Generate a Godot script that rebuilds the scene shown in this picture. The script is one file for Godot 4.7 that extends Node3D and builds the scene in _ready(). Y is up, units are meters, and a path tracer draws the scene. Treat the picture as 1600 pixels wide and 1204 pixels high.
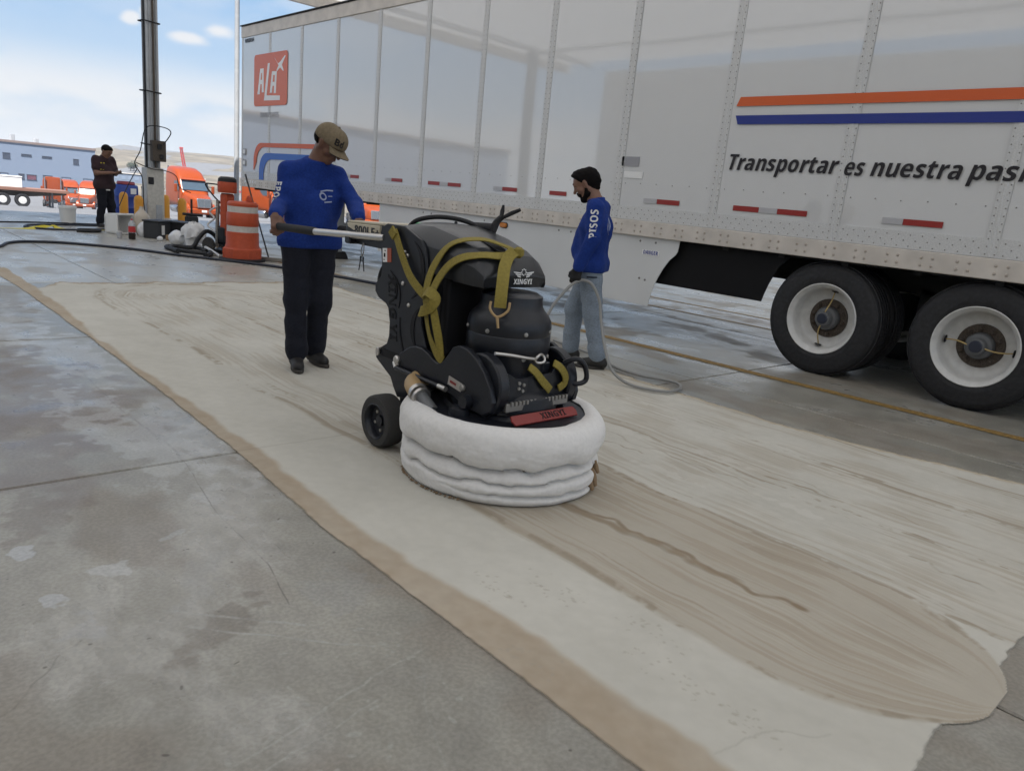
extends Node3D

# ---------------------------------------------------------------- mesh builder
class MB:
	var v := PackedVector3Array()
	var n := PackedVector3Array()
	var uv := PackedVector2Array()
	var uv2 := PackedVector2Array()
	var ix := PackedInt32Array()
	var x := Transform3D()          # applied to everything added

	func at(t: Transform3D) -> MB:
		x = t
		return self

	func vert(p: Vector3, nn: Vector3, u := Vector2.ZERO) -> int:
		v.append(x * p)
		n.append((x.basis * nn).normalized())
		uv.append(u)
		return v.size() - 1

	func tri(a: int, b: int, c: int) -> void:
		# windings are put right from the normals
		var g := (v[b] - v[a]).cross(v[c] - v[a])
		if g.dot(n[a] + n[b] + n[c]) > 0.0:
			ix.append_array([a, c, b])
		else:
			ix.append_array([a, b, c])

	func quad(p0: Vector3, p1: Vector3, p2: Vector3, p3: Vector3, nn: Vector3, u := [Vector2(0, 0), Vector2(1, 0), Vector2(1, 1), Vector2(0, 1)]) -> MB:
		var a := vert(p0, nn, u[0])
		var b := vert(p1, nn, u[1])
		var c := vert(p2, nn, u[2])
		var d := vert(p3, nn, u[3])
		tri(a, b, c)
		tri(a, c, d)
		return self

	# box with softened edges: normals of the flat faces, bevels shade round
	func box(c: Vector3, s: Vector3, bev := 0.0, b := Basis()) -> MB:
		var h := s * 0.5
		var e: float = minf(bev, minf(h.x, minf(h.y, h.z)) * 0.9)
		var at0 := {}
		for ax in 3:
			for sg in [-1.0, 1.0]:
				for s1 in [-1.0, 1.0]:
					for s2 in [-1.0, 1.0]:
						var p := Vector3.ZERO
						var nn := Vector3.ZERO
						p[ax] = sg * h[ax]
						nn[ax] = sg
						p[(ax + 1) % 3] = s1 * (h[(ax + 1) % 3] - e)
						p[(ax + 2) % 3] = s2 * (h[(ax + 2) % 3] - e)
						at0[[ax, sg, s1, s2]] = vert(c + b * p, b * nn, Vector2(s1 * 0.5 + 0.5, s2 * 0.5 + 0.5))
				tri(at0[[ax, sg, -1.0, -1.0]], at0[[ax, sg, 1.0, -1.0]], at0[[ax, sg, 1.0, 1.0]])
				tri(at0[[ax, sg, -1.0, -1.0]], at0[[ax, sg, 1.0, 1.0]], at0[[ax, sg, -1.0, 1.0]])
		if e > 0.0:
			for ax in 3:
				var bx := (ax + 1) % 3
				for sa in [-1.0, 1.0]:
					for sb in [-1.0, 1.0]:
						# edge between face ax/sa and face bx/sb, runs along (ax+2)%3
						var a0: int = at0[[ax, sa, sb, -1.0]]
						var a1: int = at0[[ax, sa, sb, 1.0]]
						var b0: int = at0[[bx, sb, -1.0, sa]]
						var b1: int = at0[[bx, sb, 1.0, sa]]
						tri(a0, a1, b1)
						tri(a0, b1, b0)
			for sx in [-1.0, 1.0]:
				for sy in [-1.0, 1.0]:
					for sz in [-1.0, 1.0]:
						tri(at0[[0, sx, sy, sz]], at0[[1, sy, sz, sx]], at0[[2, sz, sx, sy]])
		return self

	func tube(pts: Array, r, sides := 8, closed := false, caps := true, flat := 1.0) -> MB:
		var cnt := pts.size()
		var up := Vector3.UP
		var d0: Vector3 = (pts[1] - pts[0]).normalized()
		if absf(d0.dot(up)) > 0.9:
			up = Vector3.RIGHT
		var side := d0.cross(up).normalized()
		var first := []
		var last := []
		var ln := 0.0
		for k in cnt:
			var t: Vector3
			if closed:
				t = (pts[(k + 1) % cnt] - pts[(k + cnt - 1) % cnt]).normalized()
			else:
				t = (pts[mini(k + 1, cnt - 1)] - pts[maxi(k - 1, 0)]).normalized()
			side = (side - t * side.dot(t)).normalized()
			var o := side.cross(t).normalized()
			var rr: float = r[k] if r is Array else r
			if k > 0:
				ln += (pts[k] - pts[k - 1]).length()
			var ring := []
			for j in sides + 1:
				var a := TAU * j / sides
				var nn := side * cos(a) + o * sin(a)
				ring.append(vert(pts[k] + side * cos(a) * rr + o * sin(a) * rr * flat, (side * cos(a) * flat + o * sin(a)).normalized(), Vector2(float(j) / sides, ln)))
			if k > 0:
				for j in sides:
					tri(last[j], last[j + 1], ring[j + 1])
					tri(last[j], ring[j + 1], ring[j])
			else:
				first = ring
			last = ring
		if closed:
			for j in sides:
				tri(last[j], last[j + 1], first[j + 1])
				tri(last[j], first[j + 1], first[j])
		elif caps:
			for e in 2:
				var p: Vector3 = pts[0] if e == 0 else pts[cnt - 1]
				var nn: Vector3 = (pts[0] - pts[1]).normalized() if e == 0 else (pts[cnt - 1] - pts[cnt - 2]).normalized()
				var ring: Array = first if e == 0 else last
				var inv := x.affine_inverse()
				var m := vert(p, nn)
				var rr := []
				for j in sides:
					rr.append(vert(inv * v[ring[j]], nn))
				for j in sides:
					tri(m, rr[j], rr[(j + 1) % sides])
		return self

	# profile of (radius, height) turned about the y axis of t; corners sharper than 35 degrees stay sharp
	func lathe(prof: Array, segs := 20, t := Transform3D(), wob = null) -> MB:
		var keep := x
		x = x * t
		var nor := []
		for k in prof.size() - 1:
			var d: Vector2 = prof[k + 1] - prof[k]
			nor.append(Vector2(d.y, -d.x).normalized())
		var sgn := 0.0
		for k in prof.size() - 1:
			sgn += nor[k].x * (prof[k + 1] - prof[k]).length() * (prof[k].x + prof[k + 1].x)
		# walls that face outwards give a positive sum when the profile runs upwards
		for k in prof.size() - 1:
			var na: Vector2 = nor[k]
			var nb: Vector2 = nor[k]
			if k > 0 and nor[k - 1].dot(nor[k]) > 0.8:
				na = (nor[k - 1] + nor[k]).normalized()
			if k < prof.size() - 2 and nor[k + 1].dot(nor[k]) > 0.8:
				nb = (nor[k + 1] + nor[k]).normalized()
			var la := []
			var lb := []
			for j in segs + 1:
				var a := TAU * j / segs
				var c := Vector3(cos(a), 0, sin(a))
				var fa := 1.0
				var fb := 1.0
				if wob != null:
					fa = wob.call(a, prof[k].y)
					fb = wob.call(a, prof[k + 1].y)
				la.append(vert(c * prof[k].x * fa + Vector3(0, prof[k].y, 0), c * na.x + Vector3(0, na.y, 0), Vector2(float(j) / segs, prof[k].y)))
				lb.append(vert(c * prof[k + 1].x * fb + Vector3(0, prof[k + 1].y, 0), c * nb.x + Vector3(0, nb.y, 0), Vector2(float(j) / segs, prof[k + 1].y)))
			for j in segs:
				if prof[k].x > 1e-5:
					tri(la[j], la[j + 1], lb[j + 1])
				if prof[k + 1].x > 1e-5:
					tri(la[j], lb[j + 1], lb[j])
		x = keep
		return self

	# polygon in the xy plane of t, from z = -d/2 to d/2, edges chamfered by bev
	func prism(poly: PackedVector2Array, d: float, t := Transform3D(), bev := 0.0) -> MB:
		var keep := x
		x = x * t
		if Geometry2D.is_polygon_clockwise(poly):
			poly = poly.duplicate()
			poly.reverse()
		var cnt := poly.size()
		var inner := poly.duplicate()
		if bev > 0.0:
			for k in cnt:
				var e0: Vector2 = (poly[k] - poly[(k + cnt - 1) % cnt]).normalized()
				var e1: Vector2 = (poly[(k + 1) % cnt] - poly[k]).normalized()
				var n0 := Vector2(-e0.y, e0.x)
				var n1 := Vector2(-e1.y, e1.x)
				var m := (n0 + n1)
				m = m / maxf(m.length_squared() * 0.5, 0.35)
				inner[k] = poly[k] + m * bev
		var tr := Geometry2D.triangulate_polygon(inner)
		for sg in [-1.0, 1.0]:
			var base := v.size()
			for p in inner:
				vert(Vector3(p.x, p.y, sg * d * 0.5), Vector3(0, 0, sg), p)
			for k in range(0, tr.size(), 3):
				tri(base + tr[k], base + tr[k + 1], base + tr[k + 2])
			if bev > 0.0:
				for k in cnt:
					var j := (k + 1) % cnt
					var e := (poly[j] - poly[k]).normalized()
					var nn := Vector3(e.y, -e.x, sg).normalized()
					quad(Vector3(inner[k].x, inner[k].y, sg * d * 0.5), Vector3(inner[j].x, inner[j].y, sg * d * 0.5), Vector3(poly[j].x, poly[j].y, sg * (d * 0.5 - bev)), Vector3(poly[k].x, poly[k].y, sg * (d * 0.5 - bev)), nn)
		for k in cnt:
			var j := (k + 1) % cnt
			var e := (poly[j] - poly[k]).normalized()
			var z := d * 0.5 - bev
			quad(Vector3(poly[k].x, poly[k].y, -z), Vector3(poly[j].x, poly[j].y, -z), Vector3(poly[j].x, poly[j].y, z), Vector3(poly[k].x, poly[k].y, z), Vector3(e.y, -e.x, 0))
		x = keep
		return self

	# grid of points (rows of equal length), smooth; turn flips the side that counts as outside
	func sheet(rows: Array, turn := false, wrap := false, uvs := []) -> MB:
		var h := rows.size()
		var w: int = rows[0].size()
		var base := v.size()
		for r in h:
			for c in w:
				var cl: int = (c + w - 1) % w if wrap else maxi(c - 1, 0)
				var cr: int = (c + 1) % w if wrap else mini(c + 1, w - 1)
				var du: Vector3 = rows[r][cr] - rows[r][cl]
				var dv: Vector3 = rows[mini(r + 1, h - 1)][c] - rows[maxi(r - 1, 0)][c]
				var nn := du.cross(dv).normalized()
				if nn.length() < 0.5:
					nn = Vector3.UP
				vert(rows[r][c], -nn if turn else nn, uvs[r][c] if uvs else Vector2(float(c) / maxf(1, w - 1), float(r) / maxf(1, h - 1)))
		for r in h - 1:
			for c in (w if wrap else w - 1):
				var c2 := (c + 1) % w
				tri(base + r * w + c, base + r * w + c2, base + (r + 1) * w + c2)
				tri(base + r * w + c, base + (r + 1) * w + c2, base + (r + 1) * w + c)
		return self

	# triangles with shared points: normals by area, outside found from the volume
	func solid(pts: PackedVector3Array, tris: PackedInt32Array) -> MB:
		var nn := PackedVector3Array()
		nn.resize(pts.size())
		var vol := 0.0
		for k in range(0, tris.size(), 3):
			var a := pts[tris[k]]
			var b := pts[tris[k + 1]]
			var c := pts[tris[k + 2]]
			var g := (b - a).cross(c - a)
			vol += a.dot(g)
			nn[tris[k]] += g
			nn[tris[k + 1]] += g
			nn[tris[k + 2]] += g
		var s := 1.0 if vol > 0.0 else -1.0
		var base := v.size()
		for k in pts.size():
			vert(pts[k], nn[k] * s)
		for k in range(0, tris.size(), 3):
			tri(base + tris[k], base + tris[k + 1], base + tris[k + 2])
		return self

	# lettering: x along, y up, thickness in z; place maps a flat point to its place
	func text(s: String, font: Font, size: float, depth: float, place: Callable, squeeze := 1.0) -> MB:
		var tm := TextMesh.new()
		tm.text = s
		tm.font = font
		tm.font_size = 48
		tm.pixel_size = size / 48.0
		tm.depth = depth
		tm.curve_step = 3.0
		var ar := tm.surface_get_arrays(0)
		var pv: PackedVector3Array = ar[Mesh.ARRAY_VERTEX]
		var pn: PackedVector3Array = ar[Mesh.ARRAY_NORMAL]
		var pi: PackedInt32Array = ar[Mesh.ARRAY_INDEX]
		var base := v.size()
		for k in pv.size():
			var p := pv[k] * Vector3(squeeze, 1, 1)
			var q: Vector3 = place.call(p)
			var q2: Vector3 = place.call(p + pn[k] * 0.001)
			vert(q, (q2 - q).normalized())
		for k in range(0, pi.size(), 3):
			tri(base + pi[k], base + pi[k + 1], base + pi[k + 2])
		return self

	func mesh() -> ArrayMesh:
		var ar := []
		ar.resize(Mesh.ARRAY_MAX)
		ar[Mesh.ARRAY_VERTEX] = v
		ar[Mesh.ARRAY_NORMAL] = n
		ar[Mesh.ARRAY_TEX_UV] = uv
		if uv2.size() == v.size():
			ar[Mesh.ARRAY_TEX_UV2] = uv2
		ar[Mesh.ARRAY_INDEX] = ix
		var m := ArrayMesh.new()
		m.add_surface_from_arrays(Mesh.PRIMITIVE_TRIANGLES, ar)
		return m


# ---------------------------------------------------------------- scene helpers
var taken := {}
var MT := {}
var rng := RandomNumberGenerator.new()

func numbered(called: String) -> String:
	taken[called] = taken.get(called, -1) + 1
	return called if taken[called] == 0 else "%s_%03d" % [called, taken[called]]

func tag(o: Node, label: String, category: String, group := "") -> Node:
	o.set_meta("label", label)
	o.set_meta("category", category)
	if group:
		o.set_meta("group", group)
	return o

func thing(called: String, label: String, category: String, where := Vector3.ZERO, turn := 0.0, group := "") -> Node3D:
	var o := Node3D.new()
	o.name = numbered(called)
	add_child(o)
	o.position = where
	o.rotation.y = turn
	tag(o, label, category, group)
	return o

func put(called: String, m, material: Material, parent: Node, where := Vector3.ZERO) -> MeshInstance3D:
	var o := MeshInstance3D.new()
	o.name = called if parent != self else numbered(called)
	o.mesh = m.mesh() if m is MB else m
	o.material_override = material
	parent.add_child(o, true)
	o.position = where
	return o

func struct(called: String, m, material: Material, parent: Node = self) -> MeshInstance3D:
	var o := put(called, m, material, parent)
	if parent == self:
		o.set_meta("kind", "structure")
	return o

func copy(o: Node3D, called: String, where: Vector3, turn: float, label := "", group := "") -> Node3D:
	var c: Node3D = o.duplicate()
	c.name = numbered(called)
	add_child(c)
	c.position = where
	c.rotation.y = turn
	if label:
		c.set_meta("label", label)
	if group:
		c.set_meta("group", group)
	return c

func X(o := Vector3.ZERO, b := Basis()) -> Transform3D:
	return Transform3D(b, o)

func rot(axis: Vector3, deg: float) -> Basis:
	return Basis(axis.normalized(), deg_to_rad(deg))

func lin(r: float, g: float, b: float) -> Color:
	return Color(r, g, b).linear_to_srgb()

func noise_tex(freq: float, lo: float, hi: float, size := 512, oct := 4, kind := FastNoiseLite.TYPE_SIMPLEX, seed_ := 1, tint := Color.WHITE) -> NoiseTexture2D:
	var nz := FastNoiseLite.new()
	nz.noise_type = kind
	nz.frequency = freq
	nz.fractal_octaves = oct
	nz.seed = seed_
	var t := NoiseTexture2D.new()
	t.width = size
	t.height = size
	t.seamless = true
	t.noise = nz
	var g := Gradient.new()
	g.set_color(0, Color(lo, lo, lo))
	g.set_color(1, Color(hi * tint.r, hi * tint.g, hi * tint.b))
	t.color_ramp = g
	return t

func mat(called: String, c: Color, rough := 0.6, metal := 0.0, spec := 0.5) -> StandardMaterial3D:
	var m := StandardMaterial3D.new()
	m.resource_name = called
	m.albedo_color = c
	m.roughness = rough
	m.metallic = metal
	m.metallic_specular = spec
	MT[called] = m
	return m

func grain(m: StandardMaterial3D, tex: Texture2D, scale: float, rough_tex: Texture2D = null, bump: Texture2D = null, bump_cm := 0.0) -> StandardMaterial3D:
	m.albedo_texture = tex
	m.uv1_triplanar = true
	m.uv1_scale = Vector3.ONE * scale
	if rough_tex:
		m.roughness_texture = rough_tex
	if bump:
		m.normal_enabled = true
		m.normal_texture = bump
		m.normal_scale = bump_cm
	return m

func spline(pts: Array, per := 6) -> Array:
	var out := []
	for k in pts.size() - 1:
		var a: Vector3 = pts[maxi(k - 1, 0)]
		var b: Vector3 = pts[k]
		var c: Vector3 = pts[k + 1]
		var d: Vector3 = pts[mini(k + 2, pts.size() - 1)]
		for j in per:
			out.append(b.cubic_interpolate(c, a, d, float(j) / per))
	out.append(pts[pts.size() - 1])
	return out

func rounded(w: float, h: float, r: float, seg := 4) -> PackedVector2Array:
	var p := PackedVector2Array()
	for q in 4:
		var c := Vector2((w * 0.5 - r) * [1, -1, -1, 1][q], (h * 0.5 - r) * [1, 1, -1, -1][q])
		for k in seg + 1:
			var a := PI * 0.5 * (q + float(k) / seg)
			p.append(c + Vector2(cos(a), sin(a)) * r)
	return p

func poly(a: Array) -> PackedVector2Array:
	var p := PackedVector2Array()
	for k in range(0, a.size(), 2):
		p.append(Vector2(a[k], a[k + 1]))
	return p

# ---------------------------------------------------------------- soft bodies: tapered capsules joined smoothly, meshed as surface nets
# bone: [a, b, ra, rb] or [a, b, ra, rb, flat_dir, flat_factor]; cuts: [normal, point] keep the side the normal points away from
func flesh(mb: MB, bones: Array, cell: float, k := 0.04, grow := 0.0, cuts := [], fold := 0.0, fold_freq := 9.0, seed_ := 3) -> void:
	var lo := Vector3.ONE * 1e9
	var hi := -lo
	for b in bones:
		var r: float = maxf(b[2], b[3]) + grow + cell * 2.5
		lo = lo.min(b[0] - Vector3.ONE * r).min(b[1] - Vector3.ONE * r)
		hi = hi.max(b[0] + Vector3.ONE * r).max(b[1] + Vector3.ONE * r)
	var d := Vector3i(((hi - lo) / cell).ceil()) + Vector3i.ONE * 2
	var f := PackedFloat32Array()
	f.resize(d.x * d.y * d.z)
	f.fill(10.0)
	for b in bones:
		var a: Vector3 = b[0]
		var e: Vector3 = b[1] - a
		var ra: float = b[2] + grow
		var rb: float = b[3] + grow
		var el := maxf(e.length_squared(), 1e-9)
		var reach := maxf(ra, rb) + k + cell * 2.0
		var p0 := Vector3i(((a.min(b[1]) - Vector3.ONE * reach - lo) / cell).floor()).clamp(Vector3i.ZERO, d - Vector3i.ONE)
		var p1 := Vector3i(((a.max(b[1]) + Vector3.ONE * reach - lo) / cell).ceil()).clamp(Vector3i.ZERO, d - Vector3i.ONE)
		var fd := Vector3.ZERO
		var ff := 0.0
		if b.size() > 4:
			fd = b[4]
			ff = b[5] - 1.0
		for z in range(p0.z, p1.z + 1):
			for y in range(p0.y, p1.y + 1):
				var row := (z * d.y + y) * d.x
				for xx in range(p0.x, p1.x + 1):
					var q := lo + Vector3(xx, y, z) * cell - a
					if ff != 0.0:
						q += fd * (q.dot(fd) * ff)
					var t := clampf(q.dot(e) / el, 0.0, 1.0)
					var ds := (q - e * t).length() - lerpf(ra, rb, t)
					var cur := f[row + xx]
					var hh := clampf(0.5 + 0.5 * (ds - cur) / k, 0.0, 1.0)
					f[row + xx] = lerpf(ds, cur, hh) - k * hh * (1.0 - hh)
	if cuts or fold > 0.0:
		var nz := FastNoiseLite.new()
		nz.seed = seed_
		nz.frequency = fold_freq
		nz.fractal_octaves = 2
		for z in d.z:
			for y in d.y:
				var row := (z * d.y + y) * d.x
				for xx in d.x:
					var val := f[row + xx]
					if val > 0.1 or val < -0.1:
						if val > 0.1:
							continue
					var p := lo + Vector3(xx, y, z) * cell
					if fold > 0.0 and absf(val) < 0.06:
						val += fold * nz.get_noise_3d(p.x, p.y * 2.2, p.z)
					for c in cuts:
						val = maxf(val, (p - c[1]).dot(c[0]))
					f[row + xx] = val
	var idx := PackedInt32Array()
	idx.resize(f.size())
	idx.fill(-1)
	var pts := PackedVector3Array()
	var off := PackedInt32Array([0, 1, d.x, d.x + 1, d.x * d.y, d.x * d.y + 1, d.x * d.y + d.x, d.x * d.y + d.x + 1])
	var cor := [Vector3(0, 0, 0), Vector3(1, 0, 0), Vector3(0, 1, 0), Vector3(1, 1, 0), Vector3(0, 0, 1), Vector3(1, 0, 1), Vector3(0, 1, 1), Vector3(1, 1, 1)]
	var eds := PackedInt32Array([0, 1, 2, 3, 4, 5, 6, 7, 0, 2, 1, 3, 4, 6, 5, 7, 0, 4, 1, 5, 2, 6, 3, 7])
	for z in d.z - 1:
		for y in d.y - 1:
			var row := (z * d.y + y) * d.x
			for xx in d.x - 1:
				var i0 := row + xx
				var neg := 0
				for o in 8:
					if f[i0 + off[o]] < 0.0:
						neg += 1
				if neg == 0 or neg == 8:
					continue
				var s := Vector3.ZERO
				var c := 0
				for e in range(0, 24, 2):
					var fa := f[i0 + off[eds[e]]]
					var fb := f[i0 + off[eds[e + 1]]]
					if (fa < 0.0) != (fb < 0.0):
						s += cor[eds[e]].lerp(cor[eds[e + 1]], fa / (fa - fb))
						c += 1
				idx[i0] = pts.size()
				pts.append(lo + (Vector3(xx, y, z) + s / c) * cell)
	var tr := PackedInt32Array()
	var st := [1, d.x, d.x * d.y]
	for z in range(1, d.z - 1):
		for y in range(1, d.y - 1):
			var row := (z * d.y + y) * d.x
			for xx in range(1, d.x - 1):
				var i0 := row + xx
				if idx[i0] < 0 and f[i0] > 0.0 and f[i0 + 1] > 0.0 and f[i0 + st[1]] > 0.0 and f[i0 + st[2]] > 0.0:
					continue
				for ax in 3:
					var s0 := f[i0] < 0.0
					if s0 == (f[i0 + st[ax]] < 0.0):
						continue
					var u: int = st[(ax + 1) % 3]
					var w: int = st[(ax + 2) % 3]
					var a := idx[i0]
					var b := idx[i0 - u]
					var c := idx[i0 - u - w]
					var e := idx[i0 - w]
					if a < 0 or b < 0 or c < 0 or e < 0:
						continue
					if s0:
						tr.append_array([a, b, c, a, c, e])
					else:
						tr.append_array([a, c, b, a, e, c])
	if tr.size():
		mb.solid(pts, tr)

# ---------------------------------------------------------------- camera, sky, sun
func camera_and_light() -> void:
	var cam := Camera3D.new()
	cam.name = "camera"
	cam.transform = Transform3D(Basis(Vector3(0.67225, 0.09327, -0.73443), Vector3(-0.23951, 0.96608, -0.09654), Vector3(0.70051, 0.2408, 0.67179)).orthonormalized(), Vector3(0, 1.3054, 0))
	cam.fov = 54.66
	cam.near = 0.05
	cam.far = 4000.0
	cam.current = true
	add_child(cam)

	var env := Environment.new()
	env.background_mode = Environment.BG_SKY
	env.tonemap_mode = Environment.TONE_MAPPER_LINEAR
	env.tonemap_exposure = 3.35
	env.sdfgi_enabled = true
	env.ssao_enabled = true
	env.ssil_enabled = true
	env.fog_enabled = true
	env.fog_density = 0.0004
	env.fog_light_color = Color(0.86, 0.9, 0.95)
	var sky := Sky.new()
	var pm := PanoramaSkyMaterial.new()
	pm.panorama = sky_picture()
	pm.energy_multiplier = 1.0
	sky.sky_material = pm
	env.sky = sky
	env.background_energy_multiplier = 0.29
	var we := WorldEnvironment.new()
	we.name = "world_environment"
	we.environment = env
	add_child(we)

	var sun := DirectionalLight3D.new()
	sun.name = "sun"
	sun.light_energy = 1.2
	sun.light_color = Color(1.0, 0.98, 0.95)
	sun.light_angular_distance = 0.5
	sun.shadow_enabled = true
	add_child(sun)
	sun.look_at_from_position(Vector3(24, 70, 26), Vector3.ZERO, Vector3.UP)

func sky_picture() -> ImageTexture:
	var w := 3072
	var h := 1536
	var img := Image.create(w, h, false, Image.FORMAT_RGBF)
	var stops := [[-90.0, Vector3(0.42, 0.41, 0.39)], [-0.1, Vector3(0.5, 0.5, 0.5)], [0.0, Vector3(0.84, 0.88, 0.93)], [5.0, Vector3(0.62, 0.77, 0.94)], [12.0, Vector3(0.34, 0.58, 0.9)], [30.0, Vector3(0.17, 0.35, 0.72)], [90.0, Vector3(0.1, 0.22, 0.52)]]
	var nz := FastNoiseLite.new()
	nz.seed = 11
	nz.frequency = 0.045
	nz.fractal_octaves = 5
	var nb := FastNoiseLite.new()
	nb.seed = 5
	nb.frequency = 0.016
	nb.fractal_octaves = 3
	# single puffs: azimuth, elevation, width, height in degrees
	var puffs := [[-73.5, 8.9, 0.75, 0.55], [-68.4, 8.9, 1.9, 0.6], [-70.4, 8.2, 1.5, 0.55], [-72.8, 9.4, 0.5, 0.35]]
	for y in h:
		var el := 90.0 - 180.0 * (y + 0.5) / h
		var c: Vector3 = stops[0][1]
		for k in stops.size() - 1:
			if el >= stops[k][0]:
				c = stops[k][1].lerp(stops[k + 1][1], clampf((el - stops[k][0]) / (stops[k + 1][0] - stops[k][0]), 0, 1))
		if el < -0.3 or el > 34.0:
			img.fill_rect(Rect2i(0, y, w, 1), Color(c.x, c.y, c.z))
			continue
		var band := smoothstep(-0.5, 1.0, el) * (1.0 - smoothstep(3.6, 7.5, el))
		var high := smoothstep(6.0, 14.0, el) * (1.0 - smoothstep(24.0, 33.0, el)) * 0.5
		for xx in w:
			var az := 360.0 * (xx + 0.5) / w
			# wrap the noise round a circle so that the picture closes
			var ca := cos(deg_to_rad(az)) * 57.3
			var sa := sin(deg_to_rad(az)) * 57.3
			var big := nb.get_noise_3d(ca, sa, el * 2.0)
			var fine := nz.get_noise_3d(ca * 3.0, sa * 3.0, el * 9.0)
			var m := band * smoothstep(-0.32, 0.25, big + fine * 0.55 + 0.1 * (6.0 - el) / 6.0)
			m = maxf(m, high * smoothstep(0.12, 0.5, big + fine * 0.5))
			var a2 := az - 360.0
			if a2 > -76.0 and a2 < -60.0:
				for p in puffs:
					var q := Vector2((a2 - p[0]) / p[2], (el - p[1]) / p[3]).length() + fine * 0.8
					m = maxf(m, 1.0 - smoothstep(0.45, 1.1, q))
			var cl := c.lerp(Vector3(0.9, 0.92, 0.95), m * 0.95)
			img.set_pixel(xx, y, Color(cl.x, cl.y, cl.z))
	return ImageTexture.create_from_image(img)

# ---------------------------------------------------------------- pictures of floor and dust
var fz: Array[FastNoiseLite] = []

func make_noises() -> void:
	for a in [[0.45, 4, 2], [2.6, 4, 7], [11.0, 3, 9], [0.9, 4, 21], [0.7, 3, 33], [5.0, 3, 45], [1.3, 3, 51]]:
		var q := FastNoiseLite.new()
		q.noise_type = FastNoiseLite.TYPE_SIMPLEX
		q.frequency = a[0]
		q.fractal_octaves = a[1]
		q.seed = a[2]
		fz.append(q)

class Pic:
	var w: int
	var h: int
	var x0: float
	var z0: float
	var sx: float
	var sz: float
	var ch := 3
	var b := PackedByteArray()
	var r := PackedByteArray()
	func _init(w_: int, h_: int, x_: float, z_: float, x2: float, z2: float, ch_ := 3) -> void:
		ch = ch_
		w = w_
		h = h_
		x0 = x_
		z0 = z_
		sx = (x2 - x_) / w_
		sz = (z2 - z_) / h_
		b.resize(w * h * ch)
		r.resize(w * h)
	func mix(px: int, py: int, c: Vector3, a: float) -> void:
		if px < 0 or py < 0 or px >= w or py >= h:
			return
		var i := (py * w + px) * ch
		b[i] = int(lerpf(b[i], c.x, a))
		b[i + 1] = int(lerpf(b[i + 1], c.y, a))
		b[i + 2] = int(lerpf(b[i + 2], c.z, a))
	# ragged patch
	func blob(cx: float, cz: float, rx: float, rz: float, turn: float, c: Vector3, a: float, nz: FastNoiseLite, rag := 0.7, hard := 0.25) -> void:
		var m := maxf(rx, rz) * (1.2 + rag)
		var ct := cos(turn)
		var st := sin(turn)
		for py in range(maxi(0, int((cz - m - z0) / sz)), mini(h, int((cz + m - z0) / sz) + 1)):
			for px in range(maxi(0, int((cx - m - x0) / sx)), mini(w, int((cx + m - x0) / sx) + 1)):
				var wx := x0 + (px + 0.5) * sx
				var wz := z0 + (py + 0.5) * sz
				var dx := wx - cx
				var dz := wz - cz
				var q := Vector2((dx * ct + dz * st) / rx, (-dx * st + dz * ct) / rz).length()
				if q > 1.6 + rag:
					continue
				q += nz.get_noise_2d(wx * 1.7 + 9.0, wz * 1.7) * rag
				var t := 1.0 - smoothstep(1.0 - hard, 1.0 + hard, q)
				if t > 0.01:
					mix(px, py, c, a * t)
	# thin broken stroke through world points
	func stroke(pts: Array, wid: float, c: Vector3, a: float, nz: FastNoiseLite, wob := 0.0, gaps := 0.0) -> void:
		for k in pts.size() - 1:
			var p: Vector2 = pts[k]
			var q: Vector2 = pts[k + 1]
			var steps := int((q - p).length() / (minf(sx, sz) * 0.6)) + 1
			var nn := (q - p).orthogonal().normalized()
			for s in steps:
				var o := p.lerp(q, float(s) / steps)
				o += nn * nz.get_noise_2d(o.x * 0.6 + 3.0, o.y * 0.6) * wob
				var g := nz.get_noise_2d(o.x * 1.3, o.y * 1.3 + 40.0)
				var aa := a * (1.0 - gaps * smoothstep(-0.1, 0.25, g))
				var half := int(ceil(wid / minf(sx, sz) * 0.5)) + 1
				var fx := (o.x - x0) / sx
				var fy := (o.y - z0) / sz
				for dy in range(-half, half + 1):
					for dx in range(-half, half + 1):
						var px := int(fx) + dx
						var py := int(fy) + dy
						var ds := Vector2((px + 0.5 - fx) * sx, (py + 0.5 - fy) * sz).length()
						var t := clampf(1.0 - ds / (wid * 0.5 + minf(sx, sz) * 0.5), 0.0, 1.0)
						if t > 0.0:
							mix(px, py, c, aa * t * 0.35)
	func texture() -> ImageTexture:
		return ImageTexture.create_from_image(Image.create_from_data(w, h, false, Image.FORMAT_RGB8 if ch == 3 else Image.FORMAT_RGBA8, b))
	func rough() -> ImageTexture:
		return ImageTexture.create_from_image(Image.create_from_data(w, h, false, Image.FORMAT_L8, r))

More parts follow.
